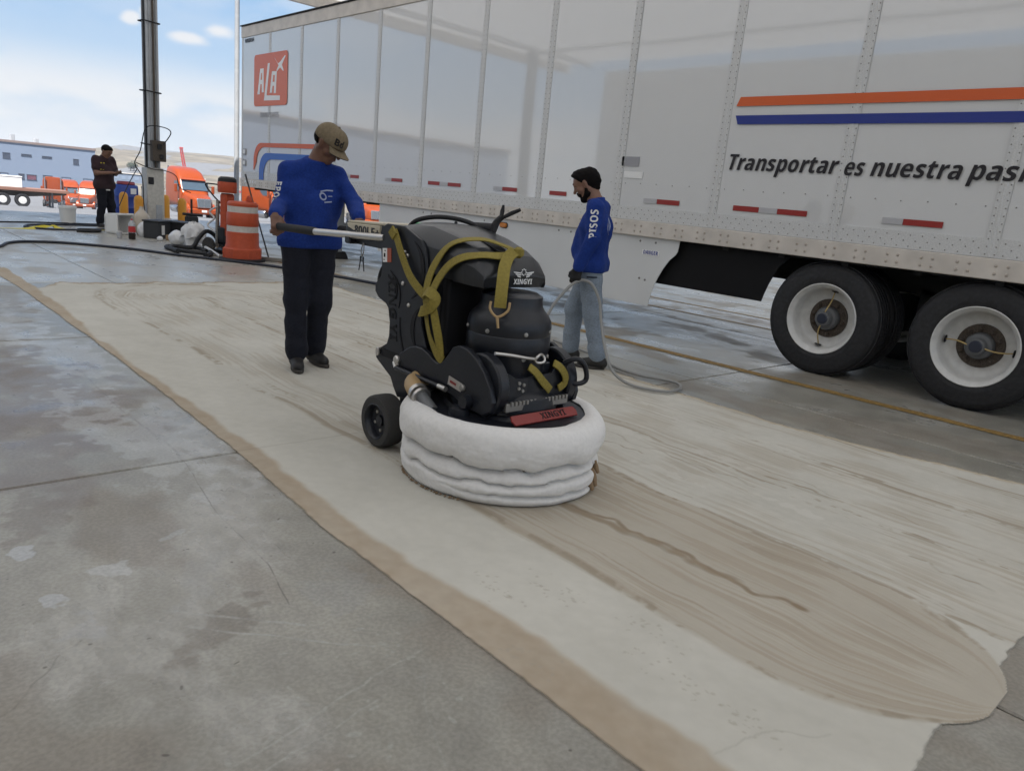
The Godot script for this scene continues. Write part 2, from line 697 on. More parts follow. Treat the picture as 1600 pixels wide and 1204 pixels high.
func concrete_picture(p: Pic, lift := 0.0) -> void:
	for py in p.h:
		var z := p.z0 + (py + 0.5) * p.sz
		for px in p.w:
			var x := p.x0 + (px + 0.5) * p.sx
			var n0: float = fz[0].get_noise_2d(x, z)
			var n1: float = fz[1].get_noise_2d(x, z)
			var n2: float = fz[2].get_noise_2d(x * 0.5, z)
			var nw: float = fz[3].get_noise_2d(x * 0.8, z * 1.6) + n1 * 0.35
			var nb: float = fz[4].get_noise_2d(x, z * 1.4) + n1 * 0.25
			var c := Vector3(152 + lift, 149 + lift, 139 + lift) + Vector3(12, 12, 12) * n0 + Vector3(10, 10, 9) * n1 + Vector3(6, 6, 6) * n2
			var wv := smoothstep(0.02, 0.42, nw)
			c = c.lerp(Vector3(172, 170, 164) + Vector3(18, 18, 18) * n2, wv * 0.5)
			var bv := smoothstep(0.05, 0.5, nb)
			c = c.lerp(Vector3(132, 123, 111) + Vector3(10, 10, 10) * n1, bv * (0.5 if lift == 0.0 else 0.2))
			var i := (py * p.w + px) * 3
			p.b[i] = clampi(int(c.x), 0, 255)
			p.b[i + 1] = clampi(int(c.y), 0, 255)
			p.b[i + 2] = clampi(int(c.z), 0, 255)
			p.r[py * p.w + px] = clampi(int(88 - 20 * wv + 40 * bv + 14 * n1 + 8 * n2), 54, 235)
	if lift > 0.0:
		return
	var e: FastNoiseLite = fz[5]
	# brown tyre-dirt stains and pale blotches
	p.blob(-4.75, -0.85, 1.05, 0.36, 0.05, Vector3(118, 105, 96), 0.55, fz[6], 0.9, 0.45)
	p.blob(-3.75, -0.62, 0.55, 0.2, 0.1, Vector3(120, 109, 100), 0.5, fz[6], 0.9, 0.45)
	p.blob(-3.05, -0.52, 0.22, 0.1, 0.3, Vector3(118, 108, 98), 0.45, e, 0.9, 0.4)
	p.blob(-6.9, -1.0, 0.8, 0.28, 0.0, Vector3(190, 192, 192), 0.5, fz[1], 1.2, 0.3)  # sky sheen on the smooth floor, painted into the colour
	p.blob(-5.75, -1.22, 0.7, 0.18, 0.0, Vector3(192, 193, 192), 0.5, fz[1], 1.2, 0.3)  # more of the painted sky sheen
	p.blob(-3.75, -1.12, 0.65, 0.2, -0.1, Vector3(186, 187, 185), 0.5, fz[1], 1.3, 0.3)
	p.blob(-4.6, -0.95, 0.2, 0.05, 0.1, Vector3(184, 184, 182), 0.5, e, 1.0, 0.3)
	p.blob(-2.74, -0.42, 0.06, 0.035, 0.6, Vector3(186, 188, 190), 0.75, e, 0.7, 0.12)
	p.blob(-2.47, -0.62, 0.055, 0.06, 0.1, Vector3(192, 193, 192), 0.6, e, 0.6, 0.15)
	p.blob(-2.36, -0.43, 0.06, 0.03, 0.5, Vector3(186, 188, 190), 0.7, e, 0.8, 0.12)
	p.blob(-2.16, -0.47, 0.07, 0.05, 0.2, Vector3(172, 172, 170), 0.55, e, 0.8, 0.2)
	p.blob(-2.62, -0.86, 0.05, 0.018, 1.1, Vector3(176, 177, 176), 0.6, e, 0.7, 0.2)
	p.blob(-2.3, -0.86, 0.2, 0.05, 0.6, Vector3(160, 160, 157), 0.35, e, 0.9, 0.3)
	p.blob(-1.95, -1.18, 0.13, 0.1, 0.2, Vector3(156, 156, 152), 0.4, e, 0.7, 0.2)
	p.blob(-1.95, -0.78, 0.18, 0.06, 0.9, Vector3(108, 99, 88), 0.4, e, 0.8, 0.3)
	# scuffs of crumbled cement
	for k in 46:
		var cx := rng.randf_range(-1.75, -1.2)
		var cz := rng.randf_range(-1.2, -0.55)
		p.blob(cx, cz, rng.randf_range(0.006, 0.018), rng.randf_range(0.004, 0.009), rng.randf() * 3.0, Vector3(168, 168, 160), 0.55, e, 0.7, 0.3)
	for k in 90:
		p.blob(rng.randf_range(-6.0, -0.6), rng.randf_range(-1.4, 0.3), rng.randf_range(0.003, 0.009), rng.randf_range(0.002, 0.006), rng.randf() * 3.0, Vector3(70, 64, 58), 0.6, e, 0.5, 0.3)
	# pale drag marks
	p.stroke([Vector2(-2.15, -0.59), Vector2(-1.78, -0.93), Vector2(-1.62, -1.1)], 0.014, Vector3(182, 182, 176), 0.5, e, 0.01, 0.6)
	p.stroke([Vector2(-2.14, -0.68), Vector2(-1.83, -0.99)], 0.018, Vector3(176, 176, 170), 0.45, e, 0.01, 0.6)
	p.stroke([Vector2(-1.39, -0.55), Vector2(-1.5, -1.0), Vector2(-1.53, -1.2)], 0.012, Vector3(176, 176, 168), 0.5, e, 0.012, 0.5)
	p.stroke([Vector2(-1.33, -0.55), Vector2(-1.43, -1.02)], 0.01, Vector3(176, 176, 168), 0.45, e, 0.012, 0.5)
	p.stroke([Vector2(-1.6, -1.25), Vector2(-1.3, -1.05), Vector2(-1.12, -0.98)], 0.007, Vector3(160, 160, 152), 0.5, e, 0.008, 0.4)
	for k in 26:
		var a := Vector2(rng.randf_range(-6.0, -0.8), rng.randf_range(-1.4, 0.2))
		var d := Vector2.from_angle(rng.randf_range(-0.5, 0.9)) * rng.randf_range(0.08, 0.5)
		p.stroke([a, a + d], 0.006, Vector3(165, 164, 158) if k % 3 else Vector3(92, 88, 82), 0.35, e, 0.02, 0.7)
	# the long crack and its branches
	var crack := [Vector2(-5.9, -1.2), Vector2(-5.38, -1.18), Vector2(-4.25, -1.15), Vector2(-3.53, -1.18), Vector2(-3.3, -1.16), Vector2(-2.8, -1.08), Vector2(-2.54, -1.07), Vector2(-2.24, -1.06), Vector2(-1.96, -1.0)]
	p.stroke(crack, 0.0045, Vector3(80, 76, 71), 0.8, e, 0.004, 0.7)
	# scraped concrete towards the trailer
	for k in 40:
		var a := Vector2(rng.randf_range(-6.5, -0.5), rng.randf_range(-6.4, -4.9))
		p.stroke([a, a + Vector2(rng.randf_range(0.1, 0.7), rng.randf_range(-0.03, 0.02))], 0.02, Vector3(158, 157, 150) if k % 2 else Vector3(96, 92, 86), 0.3, e, 0.02, 0.7)

const LANES := [[-2.46, 0.47], [-3.24, 0.33], [-3.86, 0.3], [-4.44, 0.28]]
const OUTER := [-10.6, -1.3, -9.54, -1.45, -8.7, -1.47, -6.16, -1.47, -4.52, -1.44, -3.52, -1.42, -2.91, -1.38, -2.4, -1.35, -1.3, -1.35, -0.3, -1.34]
const INNER := [-9.2, -1.62, -7.7, -1.59, -6.15, -1.52, -4.86, -1.51, -3.4, -1.51, -2.6, -1.48, -1.98, -1.48, -1.3, -1.53, -0.3, -1.52]
const FAR := [-9.2, -4.9, -4.3, -4.8, -3.1, -4.72, -2.2, -4.69, -1.6, -4.8, -0.88, -4.96, -0.3, -5.05]

func table(t: Array, x: float) -> float:
	for k in range(0, t.size() - 2, 2):
		if x <= t[k + 2]:
			return lerpf(t[k + 1], t[k + 3], clampf((x - t[k]) / (t[k + 2] - t[k]), 0, 1))
	return t[t.size() - 1]

func dust_picture(p: Pic) -> void:
	var e := fz[5]
	# edges as functions of x, worked out once for each column
	var eo := PackedFloat32Array()
	var ei := PackedFloat32Array()
	var ef := PackedFloat32Array()
	for px in p.w:
		var x := p.x0 + (px + 0.5) * p.sx
		eo.append(table(OUTER, x) + 0.008 * fz[1].get_noise_2d(x * 0.4, 3.0))
		ei.append(table(INNER, x) + 0.028 * fz[1].get_noise_2d(x * 0.45, 30.0) + 0.008 * e.get_noise_2d(x * 0.8, 17.0))
		ef.append(table(FAR, x) + 0.025 * fz[1].get_noise_2d(x * 0.6, 60.0) + 0.012 * e.get_noise_2d(x, 27.0))
	for py in p.h:
		var z := p.z0 + (py + 0.5) * p.sz
		var xl := -9.0 + 0.1 * fz[1].get_noise_2d(2.0, z * 0.8) + 0.03 * e.get_noise_2d(4.0, z)
		var xr := -0.4 + 0.03 * fz[1].get_noise_2d(7.0, z * 0.7) + 0.35 * smoothstep(-2.95, -3.5, z)
		if z > -1.95:
			xl += 0.35 * smoothstep(-1.95, -1.6, z)
		for px in p.w:
			var x := p.x0 + (px + 0.5) * p.sx
			var n0 := fz[0].get_noise_2d(x * 0.8, z * 1.6)
			var n1 := fz[1].get_noise_2d(x * 0.7, z)
			var nf := fz[2].get_noise_2d(x, z)
			var wz := z + 0.05 * fz[3].get_noise_2d(x * 0.6, z * 0.4 + 9.0) + 0.012 * n1
			# pale ground cement powder
			var c := Vector3(188, 185, 175) + Vector3(6, 6, 6) * n0 + Vector3(5, 5, 5) * n1 + Vector3(3, 3, 3) * nf
			# which pass of the machine: strips along x that turn round at the far end
			var best := 9.0
			var lane := 0
			var q := 0.0
			for k in 4:
				var zc: float = LANES[k][0]
				var hw: float = LANES[k][1]
				var xe := maxf(x, -8.85 + hw + 0.12 * k)
				var ds := Vector2(x - xe, wz - zc).length()
				if k == 0 and x > -1.0:
					ds = ds / sqrt(1.0 - pow((x + 1.0) / 0.66, 2.6)) if x < -0.35 else 9.0
				if x < -7.95:
					# the passes swing round in two nested turns
					zc = -2.96 if k < 2 else -4.3
					hw = 0.98 if k < 2 else 0.42
					ds = Vector2(x + 7.95, wz - zc).length()
				if ds / hw < best:
					best = ds / hw
					lane = k
					q = ds if wz > zc else -ds
			var inside := 0.0
			if best < 1.25:
				inside = 1.0 - smoothstep(0.97, 1.05, best)
				var s1 := fz[1].get_noise_3d(q * 8.0, x * 0.2, lane * 13.0)
				var s2 := fz[2].get_noise_3d(q * 4.5, x * 0.09, lane * 7.0)
				var s4 := fz[2].get_noise_3d(q * 11.0, x * 0.2, lane * 3.0)
				var patch := fz[6].get_noise_2d(x * 0.8, z * 1.1 + lane * 5.0)
				var near := smoothstep(-2.9, -2.2, x) if lane == 0 else smoothstep(-1.2, -0.2, x) * 0.4
				var wear := 0.42 * smoothstep(-0.15, 0.4, s1 + patch * 0.5) * smoothstep(0.0, 0.35, absf(q) * 2.2 + patch * 0.4) + 0.56 * near
				c = c.lerp(Vector3(163, 153, 137), clampf(wear, 0.0, 0.9) * inside)
				c += Vector3(6, 6, 6) * (s2 * 0.8 + s4) * inside * (0.35 + 0.65 * smoothstep(-0.4, 0.3, patch))
				# ridges of damp powder pushed up between the passes, broken into clots
				var rim := 1.0 - smoothstep(0.0, 0.085, absf(best - 0.96 + 0.07 * s1))
				c = c.lerp(Vector3(140, 129, 112), rim * smoothstep(-0.2, 0.25, patch + 0.5 * nf) * 0.6)
				var rim2 := 1.0 - smoothstep(0.0, 0.06, absf(best - 0.72 + 0.14 * s1))
				c = c.lerp(Vector3(150, 140, 124), rim2 * smoothstep(0.1, 0.4, fz[6].get_noise_2d(x * 0.9 + 30.0, z * 1.5) + 0.4 * nf) * 0.5)
			# tan margin where the slurry dried on the open side
			var tan := smoothstep(-0.02, 0.02, z - ei[px] + 0.006 * nf)
			c = c.lerp(Vector3(161, 146, 126) + Vector3(5, 5, 5) * n0 + Vector3(5, 5, 5) * nf, tan * (0.8 + 0.2 * n1))
			var rimf := 1.0 - smoothstep(0.0, 0.04, z - ef[px] + 0.02 * nf)
			c = c.lerp(Vector3(176, 163, 141), rimf * 0.8)
			var riml := 1.0 - smoothstep(0.0, 0.09, x - xl + 0.06 * n1)
			c = c.lerp(Vector3(154, 139, 118), riml * 0.8 * smoothstep(-1.6, -1.9, z))
			# where the film ends
			var soft := 0.014 + 0.01 * n1
			var al := smoothstep(0.0, soft, eo[px] - z + 0.003 * nf)
			al = minf(al, smoothstep(0.0, 0.02, z - ef[px] + 0.03 + 0.012 * nf))
			var bx := x - xl + 0.06 + 0.02 * nf
			if z > ei[px]:
				bx = x + 10.3 + 0.1 * nf
			al = minf(al, smoothstep(0.0, 0.03, bx))
			var rx := xr - x + 0.004 * nf
			if lane == 0 and inside > 0.5:
				rx = 0.2
			al = minf(al, smoothstep(0.0, 0.012, rx))
			var i := (py * p.w + px) * 4
			p.b[i] = clampi(int(c.x), 0, 255)
			p.b[i + 1] = clampi(int(c.y), 0, 255)
			p.b[i + 2] = clampi(int(c.z), 0, 255)
			p.b[i + 3] = int(255.0 * clampf(al, 0.0, 1.0))
	var brown := Vector3(136, 121, 101)
	p.stroke([Vector2(-2.2, -2.33), Vector2(-2.04, -2.39), Vector2(-1.82, -2.44), Vector2(-1.64, -2.43), Vector2(-1.43, -2.45), Vector2(-1.27, -2.42), Vector2(-1.12, -2.39), Vector2(-0.97, -2.46)], 0.028, brown, 0.8, e, 0.035, 0.5)
	p.stroke([Vector2(-2.1, -2.36), Vector2(-1.75, -2.41), Vector2(-1.5, -2.4), Vector2(-1.2, -2.43)], 0.05, Vector3(146, 132, 112), 0.5, e, 0.04, 0.7)
	p.stroke([Vector2(-1.0, -2.455), Vector2(-0.95, -2.45)], 0.03, brown, 0.9, e, 0.0, 0.0)
	for k in 46:
		# short wandering ridges left by the skirt
		var a := Vector2(rng.randf_range(-8.4, -0.9), rng.randf_range(-4.7, -2.95))
		var ln := rng.randf_range(0.2, 1.2)
		var pts := []
		for j in 6:
			pts.append(a + Vector2(ln * j / 5.0, rng.randf_range(-0.022, 0.022)))
		p.stroke(pts, rng.randf_range(0.01, 0.03), Vector3(146, 134, 116) if k % 3 else Vector3(196, 193, 184), rng.randf_range(0.3, 0.65), e, 0.05, 0.8)
	for k in 16:
		p.blob(rng.randf_range(-8.0, -1.4), rng.randf_range(-4.6, -2.95), rng.randf_range(0.08, 0.25), rng.randf_range(0.015, 0.04), 0.0, Vector3(196, 193, 184), 0.6, e, 0.9, 0.25)
	for k in 150:
		# foot and tyre prints in the clean margin
		var cl: Array = [[-1.55, -1.78], [-1.2, -1.86], [-1.05, -1.75], [-1.7, -1.62], [-0.75, -1.72], [-1.32, -1.42]][k % 6]
		p.blob(cl[0] + rng.randfn(0, 0.07), cl[1] + rng.randfn(0, 0.03), rng.randf_range(0.003, 0.01), rng.randf_range(0.002, 0.006), rng.randf() * 3.0, Vector3(158, 151, 138), 0.45, e, 0.6, 0.3)
	# the joints below still show as thin lines
	for jx in [-3.348, -6.205]:
		p.stroke([Vector2(jx, -1.36), Vector2(jx + 0.01, -2.6)], 0.006, Vector3(136, 129, 118), 0.8, e, 0.006, 0.3)
	p.stroke([Vector2(-0.75, -1.55), Vector2(-0.7, -1.75), Vector2(-0.6, -1.88)], 0.006, Vector3(158, 153, 143), 0.6, e, 0.02, 0.3)

# ---------------------------------------------------------------- materials
func make_materials() -> void:
	var fine := noise_tex(0.05, 0.9, 1.0, 512, 4, FastNoiseLite.TYPE_SIMPLEX, 3)
	var dirt := noise_tex(0.012, 0.9, 1.0, 512, 5, FastNoiseLite.TYPE_SIMPLEX, 5)
	var rgh := noise_tex(0.03, 0.82, 1.0, 512, 4, FastNoiseLite.TYPE_SIMPLEX, 8)
	var cloth := noise_tex(0.03, 0.8, 1.0, 512, 5, FastNoiseLite.TYPE_SIMPLEX, 12)
	var fuzz := NoiseTexture2D.new()
	fuzz.width = 512
	fuzz.height = 512
	fuzz.seamless = true
	fuzz.as_normal_map = true
	fuzz.bump_strength = 6.0
	var fn := FastNoiseLite.new()
	fn.frequency = 0.06
	fn.fractal_octaves = 4
	fuzz.noise = fn
	var crease := NoiseTexture2D.new()
	crease.width = 512
	crease.height = 512
	crease.seamless = true
	crease.as_normal_map = true
	crease.bump_strength = 9.0
	var cn := FastNoiseLite.new()
	cn.frequency = 0.007
	cn.fractal_type = FastNoiseLite.FRACTAL_RIDGED
	cn.fractal_octaves = 4
	cn.domain_warp_enabled = true
	cn.domain_warp_amplitude = 40.0
	crease.noise = cn
	# setting
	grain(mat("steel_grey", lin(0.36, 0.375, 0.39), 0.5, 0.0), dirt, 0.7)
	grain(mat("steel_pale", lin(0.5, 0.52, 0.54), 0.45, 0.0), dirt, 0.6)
	var dw := mat("deck_white", lin(0.76, 0.75, 0.73), 0.8)
	dw.backlight_enabled = true
	dw.backlight = Color(0.64, 0.64, 0.64)  # added so that sun through the roof brightens the bay
	grain(mat("wall_panel", lin(0.62, 0.62, 0.6), 0.55), dirt, 0.3)
	grain(mat("plinth", lin(0.55, 0.53, 0.48), 0.8), dirt, 1.5)
	grain(mat("joint", lin(0.05, 0.048, 0.045), 0.95), fine, 2.0)
	grain(mat("line_paint", lin(0.44, 0.27, 0.075), 0.65), noise_tex(0.05, 0.55, 1.0, 512, 5, FastNoiseLite.TYPE_SIMPLEX, 31), 0.9)
	grain(mat("yard", lin(0.14, 0.142, 0.147), 0.9), dirt, 0.05)
	grain(mat("soil", lin(0.19, 0.162, 0.118), 0.95), noise_tex(0.01, 0.62, 1.0, 512, 6, FastNoiseLite.TYPE_SIMPLEX, 88), 0.012)
	mat("facade", lin(0.15, 0.19, 0.26), 0.8)
	mat("facade_trim", lin(0.17, 0.125, 0.11), 0.8)
	mat("warehouse", lin(0.19, 0.175, 0.15), 0.8)
	mat("tinted_glass", lin(0.035, 0.045, 0.07), 0.15)
	mat("blind_glass", lin(0.2, 0.25, 0.33), 0.2)
	mat("red_glass", lin(0.12, 0.04, 0.06), 0.2)
	mat("leaf", lin(0.03, 0.042, 0.022), 0.9)
	mat("bark", lin(0.1, 0.07, 0.05), 0.9)
	# trailer
	var pw := mat("trailer_white", lin(0.63, 0.635, 0.635), 0.05, 0.0, 0.7)
	pw.clearcoat_enabled = true
	pw.clearcoat = 1.0
	pw.clearcoat_roughness = 0.03
	grain(mat("trailer_strip", lin(0.66, 0.665, 0.66), 0.28, 0.0, 0.5), fine, 2.0)
	grain(mat("rail_paint", lin(0.66, 0.61, 0.55), 0.4), dirt, 0.5)
	grain(mat("skirt_white", lin(0.66, 0.67, 0.67), 0.22, 0.0, 0.6), noise_tex(0.006, 0.95, 1.0, 512, 3, FastNoiseLite.TYPE_SIMPLEX, 91), 0.2)
	mat("rivet", lin(0.22, 0.21, 0.2), 0.45, 0.3)
	mat("rivet_rail", lin(0.42, 0.37, 0.32), 0.5)
	mat("chassis_black", lin(0.012, 0.012, 0.013), 0.75)
	mat("flap_black", lin(0.008, 0.008, 0.009), 0.7, 0.0, 0.3)
	mat("print_orange", lin(0.62, 0.115, 0.03), 0.2)
	mat("print_blue", lin(0.022, 0.04, 0.24), 0.2)
	mat("print_light_blue", lin(0.03, 0.12, 0.45), 0.2)
	mat("print_black", lin(0.012, 0.01, 0.014), 0.35)
	mat("print_white", lin(0.78, 0.78, 0.77), 0.3)
	mat("print_grey", lin(0.3, 0.3, 0.32), 0.4)
	grain(mat("tape_red", lin(0.33, 0.03, 0.025), 0.35), fine, 6.0)
	grain(mat("tape_white", lin(0.5, 0.5, 0.52), 0.35), fine, 6.0)
	grain(mat("tyre", lin(0.022, 0.022, 0.025), 0.75), noise_tex(0.02, 0.6, 1.0, 512, 4, FastNoiseLite.TYPE_SIMPLEX, 19), 1.6, rgh)
	grain(mat("rim_white", lin(0.66, 0.655, 0.63), 0.32), dirt, 1.7)
	grain(mat("hub_rust", lin(0.14, 0.11, 0.085), 0.8), noise_tex(0.03, 0.5, 1.0, 512, 4, FastNoiseLite.TYPE_SIMPLEX, 23), 4.0)
	mat("hub_grey", lin(0.13, 0.135, 0.14), 0.5, 0.2)
	mat("hub_glass", lin(0.02, 0.025, 0.042), 0.35)
	mat("brass_hose", lin(0.45, 0.33, 0.13), 0.5)
	mat("hose_grey", lin(0.25, 0.25, 0.24), 0.6)
	mat("amber", lin(0.5, 0.17, 0.02), 0.25)
	# grinder
	var bk := grain(mat("coat_black", lin(0.014, 0.016, 0.022), 0.38, 0.0, 0.5), noise_tex(0.04, 0.85, 1.0, 512, 5, FastNoiseLite.TYPE_SIMPLEX, 41), 1.8, rgh)
	bk.metallic_specular = 0.45
	grain(mat("hood_black", lin(0.022, 0.024, 0.028), 0.34), noise_tex(0.04, 0.88, 1.0, 512, 5, FastNoiseLite.TYPE_SIMPLEX, 43), 1.6, rgh)
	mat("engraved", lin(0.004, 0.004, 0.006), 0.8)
	mat("bright_steel", lin(0.55, 0.53, 0.5), 0.28, 0.85)
	mat("dull_steel", lin(0.3, 0.29, 0.27), 0.45, 0.6)
	grain(mat("strap", lin(0.27, 0.212, 0.036), 0.8), noise_tex(0.03, 0.82, 1.0, 512, 4, FastNoiseLite.TYPE_SIMPLEX, 47), 3.5)
	var fl := grain(mat("fleece", lin(0.74, 0.725, 0.7), 1.0, 0.0, 0.2), noise_tex(0.03, 0.94, 1.0, 512, 5, FastNoiseLite.TYPE_SIMPLEX, 53), 2.4, null, fuzz, 0.05)
	fl.rim_enabled = true
	fl.rim = 0.6
	fl.rim_tint = 0.2
	grain(mat("fleece_dirty", lin(0.3, 0.21, 0.13), 1.0, 0.0, 0.2), fine, 5.0)
	mat("tag_red", lin(0.22, 0.022, 0.018), 0.4)
	mat("tan_hose", lin(0.4, 0.27, 0.13), 0.5)
	mat("cream_hose", lin(0.55, 0.46, 0.32), 0.6)
	mat("console_cream", lin(0.5, 0.45, 0.34), 0.45)
	mat("grip_black", lin(0.012, 0.012, 0.013), 0.8)
	grain(mat("grey_tyre", lin(0.075, 0.073, 0.07), 0.95), noise_tex(0.08, 0.5, 1.0, 512, 4, FastNoiseLite.TYPE_SIMPLEX, 59), 4.0)
	mat("green_glass", lin(0.05, 0.4, 0.15), 0.3)
	mat("flag_red", lin(0.35, 0.07, 0.03), 0.4)
	# people
	var sk := mat("skin", lin(0.17, 0.083, 0.053), 0.55)
	grain(sk, fine, 8.0)
	grain(mat("skin_pale", lin(0.23, 0.12, 0.08), 0.55), fine, 8.0)
	for a in [["shirt_blue", lin(0.017, 0.046, 0.245)], ["jeans_black", lin(0.021, 0.023, 0.033)], ["jeans_pale", lin(0.26, 0.31, 0.37)], ["jersey", lin(0.055, 0.035, 0.04)], ["trousers_dark", lin(0.018, 0.019, 0.026)], ["cap_beige", lin(0.22, 0.175, 0.115)]]:
		var m := grain(mat(a[0], a[1], 0.9, 0.0, 0.25), cloth, 3.0, null, crease, 0.55)
		m.rim_enabled = true
		m.rim = 0.25
		m.rim_tint = 0.6
	mat("hair", lin(0.007, 0.006, 0.006), 0.75, 0.0, 0.2)
	mat("stubble", lin(0.03, 0.02, 0.016), 0.8)
	mat("shoe_black", lin(0.014, 0.013, 0.013), 0.6)
	mat("sole", lin(0.05, 0.045, 0.04), 0.85)
	mat("glove", lin(0.01, 0.01, 0.011), 0.85)
	mat("eye_white", lin(0.5, 0.47, 0.44), 0.3)
	mat("lip", lin(0.17, 0.06, 0.045), 0.5)
	mat("letter_white", lin(0.66, 0.66, 0.66), 0.7)
	mat("logo_pale", lin(0.35, 0.4, 0.55), 0.7)
	# clutter
	var orange := grain(mat("barrel_orange", lin(0.5, 0.085, 0.035), 0.5), dirt, 2.0)
	orange.metallic_specular = 0.4
	grain(mat("barrel_white", lin(0.6, 0.56, 0.52), 0.5), dirt, 3.0)
	mat("rubber_black", lin(0.014, 0.014, 0.016), 0.7)
	mat("cable_blue_black", lin(0.018, 0.022, 0.035), 0.6)
	mat("plastic_white", lin(0.72, 0.72, 0.7), 0.4)
	mat("bag_white", lin(0.66, 0.66, 0.66), 0.45)
	mat("bag_beige", lin(0.5, 0.44, 0.36), 0.55)
	mat("crate_black", lin(0.03, 0.032, 0.036), 0.6)
	mat("drum_blue", lin(0.02, 0.05, 0.26), 0.45)
	mat("lid_red", lin(0.3, 0.04, 0.045), 0.5)
	mat("bollard_yellow", lin(0.62, 0.27, 0.02), 0.5)
	mat("cola", lin(0.012, 0.006, 0.004), 0.1)
	mat("cola_label", lin(0.5, 0.03, 0.03), 0.4)
	var cg := mat("clear_plastic", Color(0.9, 0.93, 0.95, 0.25), 0.08)
	cg.transparency = BaseMaterial3D.TRANSPARENCY_ALPHA
	mat("tape_yellow", lin(0.62, 0.52, 0.03), 0.5)
	mat("card_brown", lin(0.3, 0.2, 0.11), 0.8)
	mat("wood_handle", lin(0.03, 0.032, 0.035), 0.5)
	mat("pipe_white", lin(0.6, 0.6, 0.6), 0.4)
	# vehicles
	var to := mat("truck_orange", lin(0.25, 0.043, 0.006), 0.3, 0.0, 0.35)
	to.clearcoat_enabled = true
	to.clearcoat = 0.15
	mat("truck_glass", lin(0.05, 0.075, 0.1), 0.3)
	mat("chrome", lin(0.4, 0.41, 0.43), 0.25, 0.9)
	mat("grille", lin(0.16, 0.18, 0.2), 0.4, 0.5)
	mat("lamp_clear", lin(0.6, 0.6, 0.58), 0.15)
	mat("deck_wood", lin(0.2, 0.1, 0.07), 0.8)
	mat("crane_red", lin(0.45, 0.04, 0.035), 0.5)

# ---------------------------------------------------------------- floor
const JX := [-20.49, -17.63, -14.776, -11.92, -9.063, -6.205, -3.348, -0.49, 2.367, 5.225, 8.08, 10.94, 13.8]
const JZ := [7.2, 6.21, 3.33, 0.45, -2.43, -5.31, -8.19, -11.07, -13.95, -16.83, -19.7, -22.6, -25.5, -28.4, -31.3, -34.2, -37.1, -40.0]

func slab_mesh(a: Vector2, b: Vector2, lo: Vector2, size: Vector2) -> ArrayMesh:
	var g := 0.0065
	var c := 0.006
	var m := MB.new()
	var ring := func(inset: float, y: float) -> Array:
		return [Vector3(a.x + inset, y, a.y + inset), Vector3(b.x - inset, y, a.y + inset), Vector3(b.x - inset, y, b.y - inset), Vector3(a.x + inset, y, b.y - inset)]
	var t: Array = ring.call(g + c, 0.0)
	var e: Array = ring.call(g, -c)
	var f: Array = ring.call(g, -0.14)
	m.quad(t[0], t[1], t[2], t[3], Vector3.UP)
	for k in 4:
		var j := (k + 1) % 4
		var out: Vector3 = ((t[k] + t[j]) * 0.5 - (t[0] + t[2]) * 0.5).normalized()
		m.quad(e[k], e[j], t[j], t[k], (out + Vector3.UP).normalized())
		m.quad(f[k], f[j], e[j], e[k], out)
	for k in m.v.size():
		m.uv[k] = Vector2((m.v[k].x - lo.x) / size.x, (m.v[k].z - lo.y) / size.y)
		m.uv2.append(Vector2(m.v[k].x, m.v[k].z) / 1.13)
	return m.mesh()

func build_floor() -> void:
	var lo := Vector2(-11.92, -8.19)
	var size := Vector2(14.287, 8.64)
	var pic := Pic.new(1600, 968, lo.x, lo.y, lo.x + size.x, lo.y + size.y)
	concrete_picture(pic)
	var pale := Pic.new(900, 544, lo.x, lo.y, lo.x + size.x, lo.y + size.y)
	concrete_picture(pale, 26.0)  # same concrete in a paler tone, weaker brown stains
	var hero := Pic.new(1150, 1150, JX[6], JZ[4], JX[7], JZ[3])
	rng.seed = 77
	concrete_picture(hero)
	var det := noise_tex(0.05, 0.86, 1.0, 1024, 6, FastNoiseLite.TYPE_SIMPLEX, 61)
	var ms := []
	for p in [pic, hero, pale]:
		var m := mat("concrete" if p == pic else ("concrete_near" if p == hero else "concrete_pale"), Color.WHITE, 1.0)
		m.albedo_texture = p.texture()
		m.roughness_texture = p.rough()
		m.roughness_texture_channel = BaseMaterial3D.TEXTURE_CHANNEL_RED
		m.detail_enabled = true
		m.detail_blend_mode = BaseMaterial3D.BLEND_MODE_MUL
		m.detail_albedo = det
		m.detail_uv_layer = BaseMaterial3D.DETAIL_UV_2
		ms.append(m)
	var fl := Node3D.new()
	fl.name = "floor"
	add_child(fl)
	fl.set_meta("kind", "structure")
	put("joint_filler", MB.new().box(Vector3(-3.3, -0.16, -16.4), Vector3(34.5, 0.26, 47.4)), MT.joint, fl)
	for i in JX.size() - 1:
		for j in JZ.size() - 1:
			var near := i == 6 and j == 3
			put("concrete_slab", slab_mesh(Vector2(JX[i], JZ[j + 1]), Vector2(JX[i + 1], JZ[j]), Vector2(JX[6], JZ[4]) if near else lo, Vector2(JX[7] - JX[6], JZ[3] - JZ[4]) if near else size), ms[1] if near else (ms[2] if JX[i] < -9.1 else ms[0]), fl)

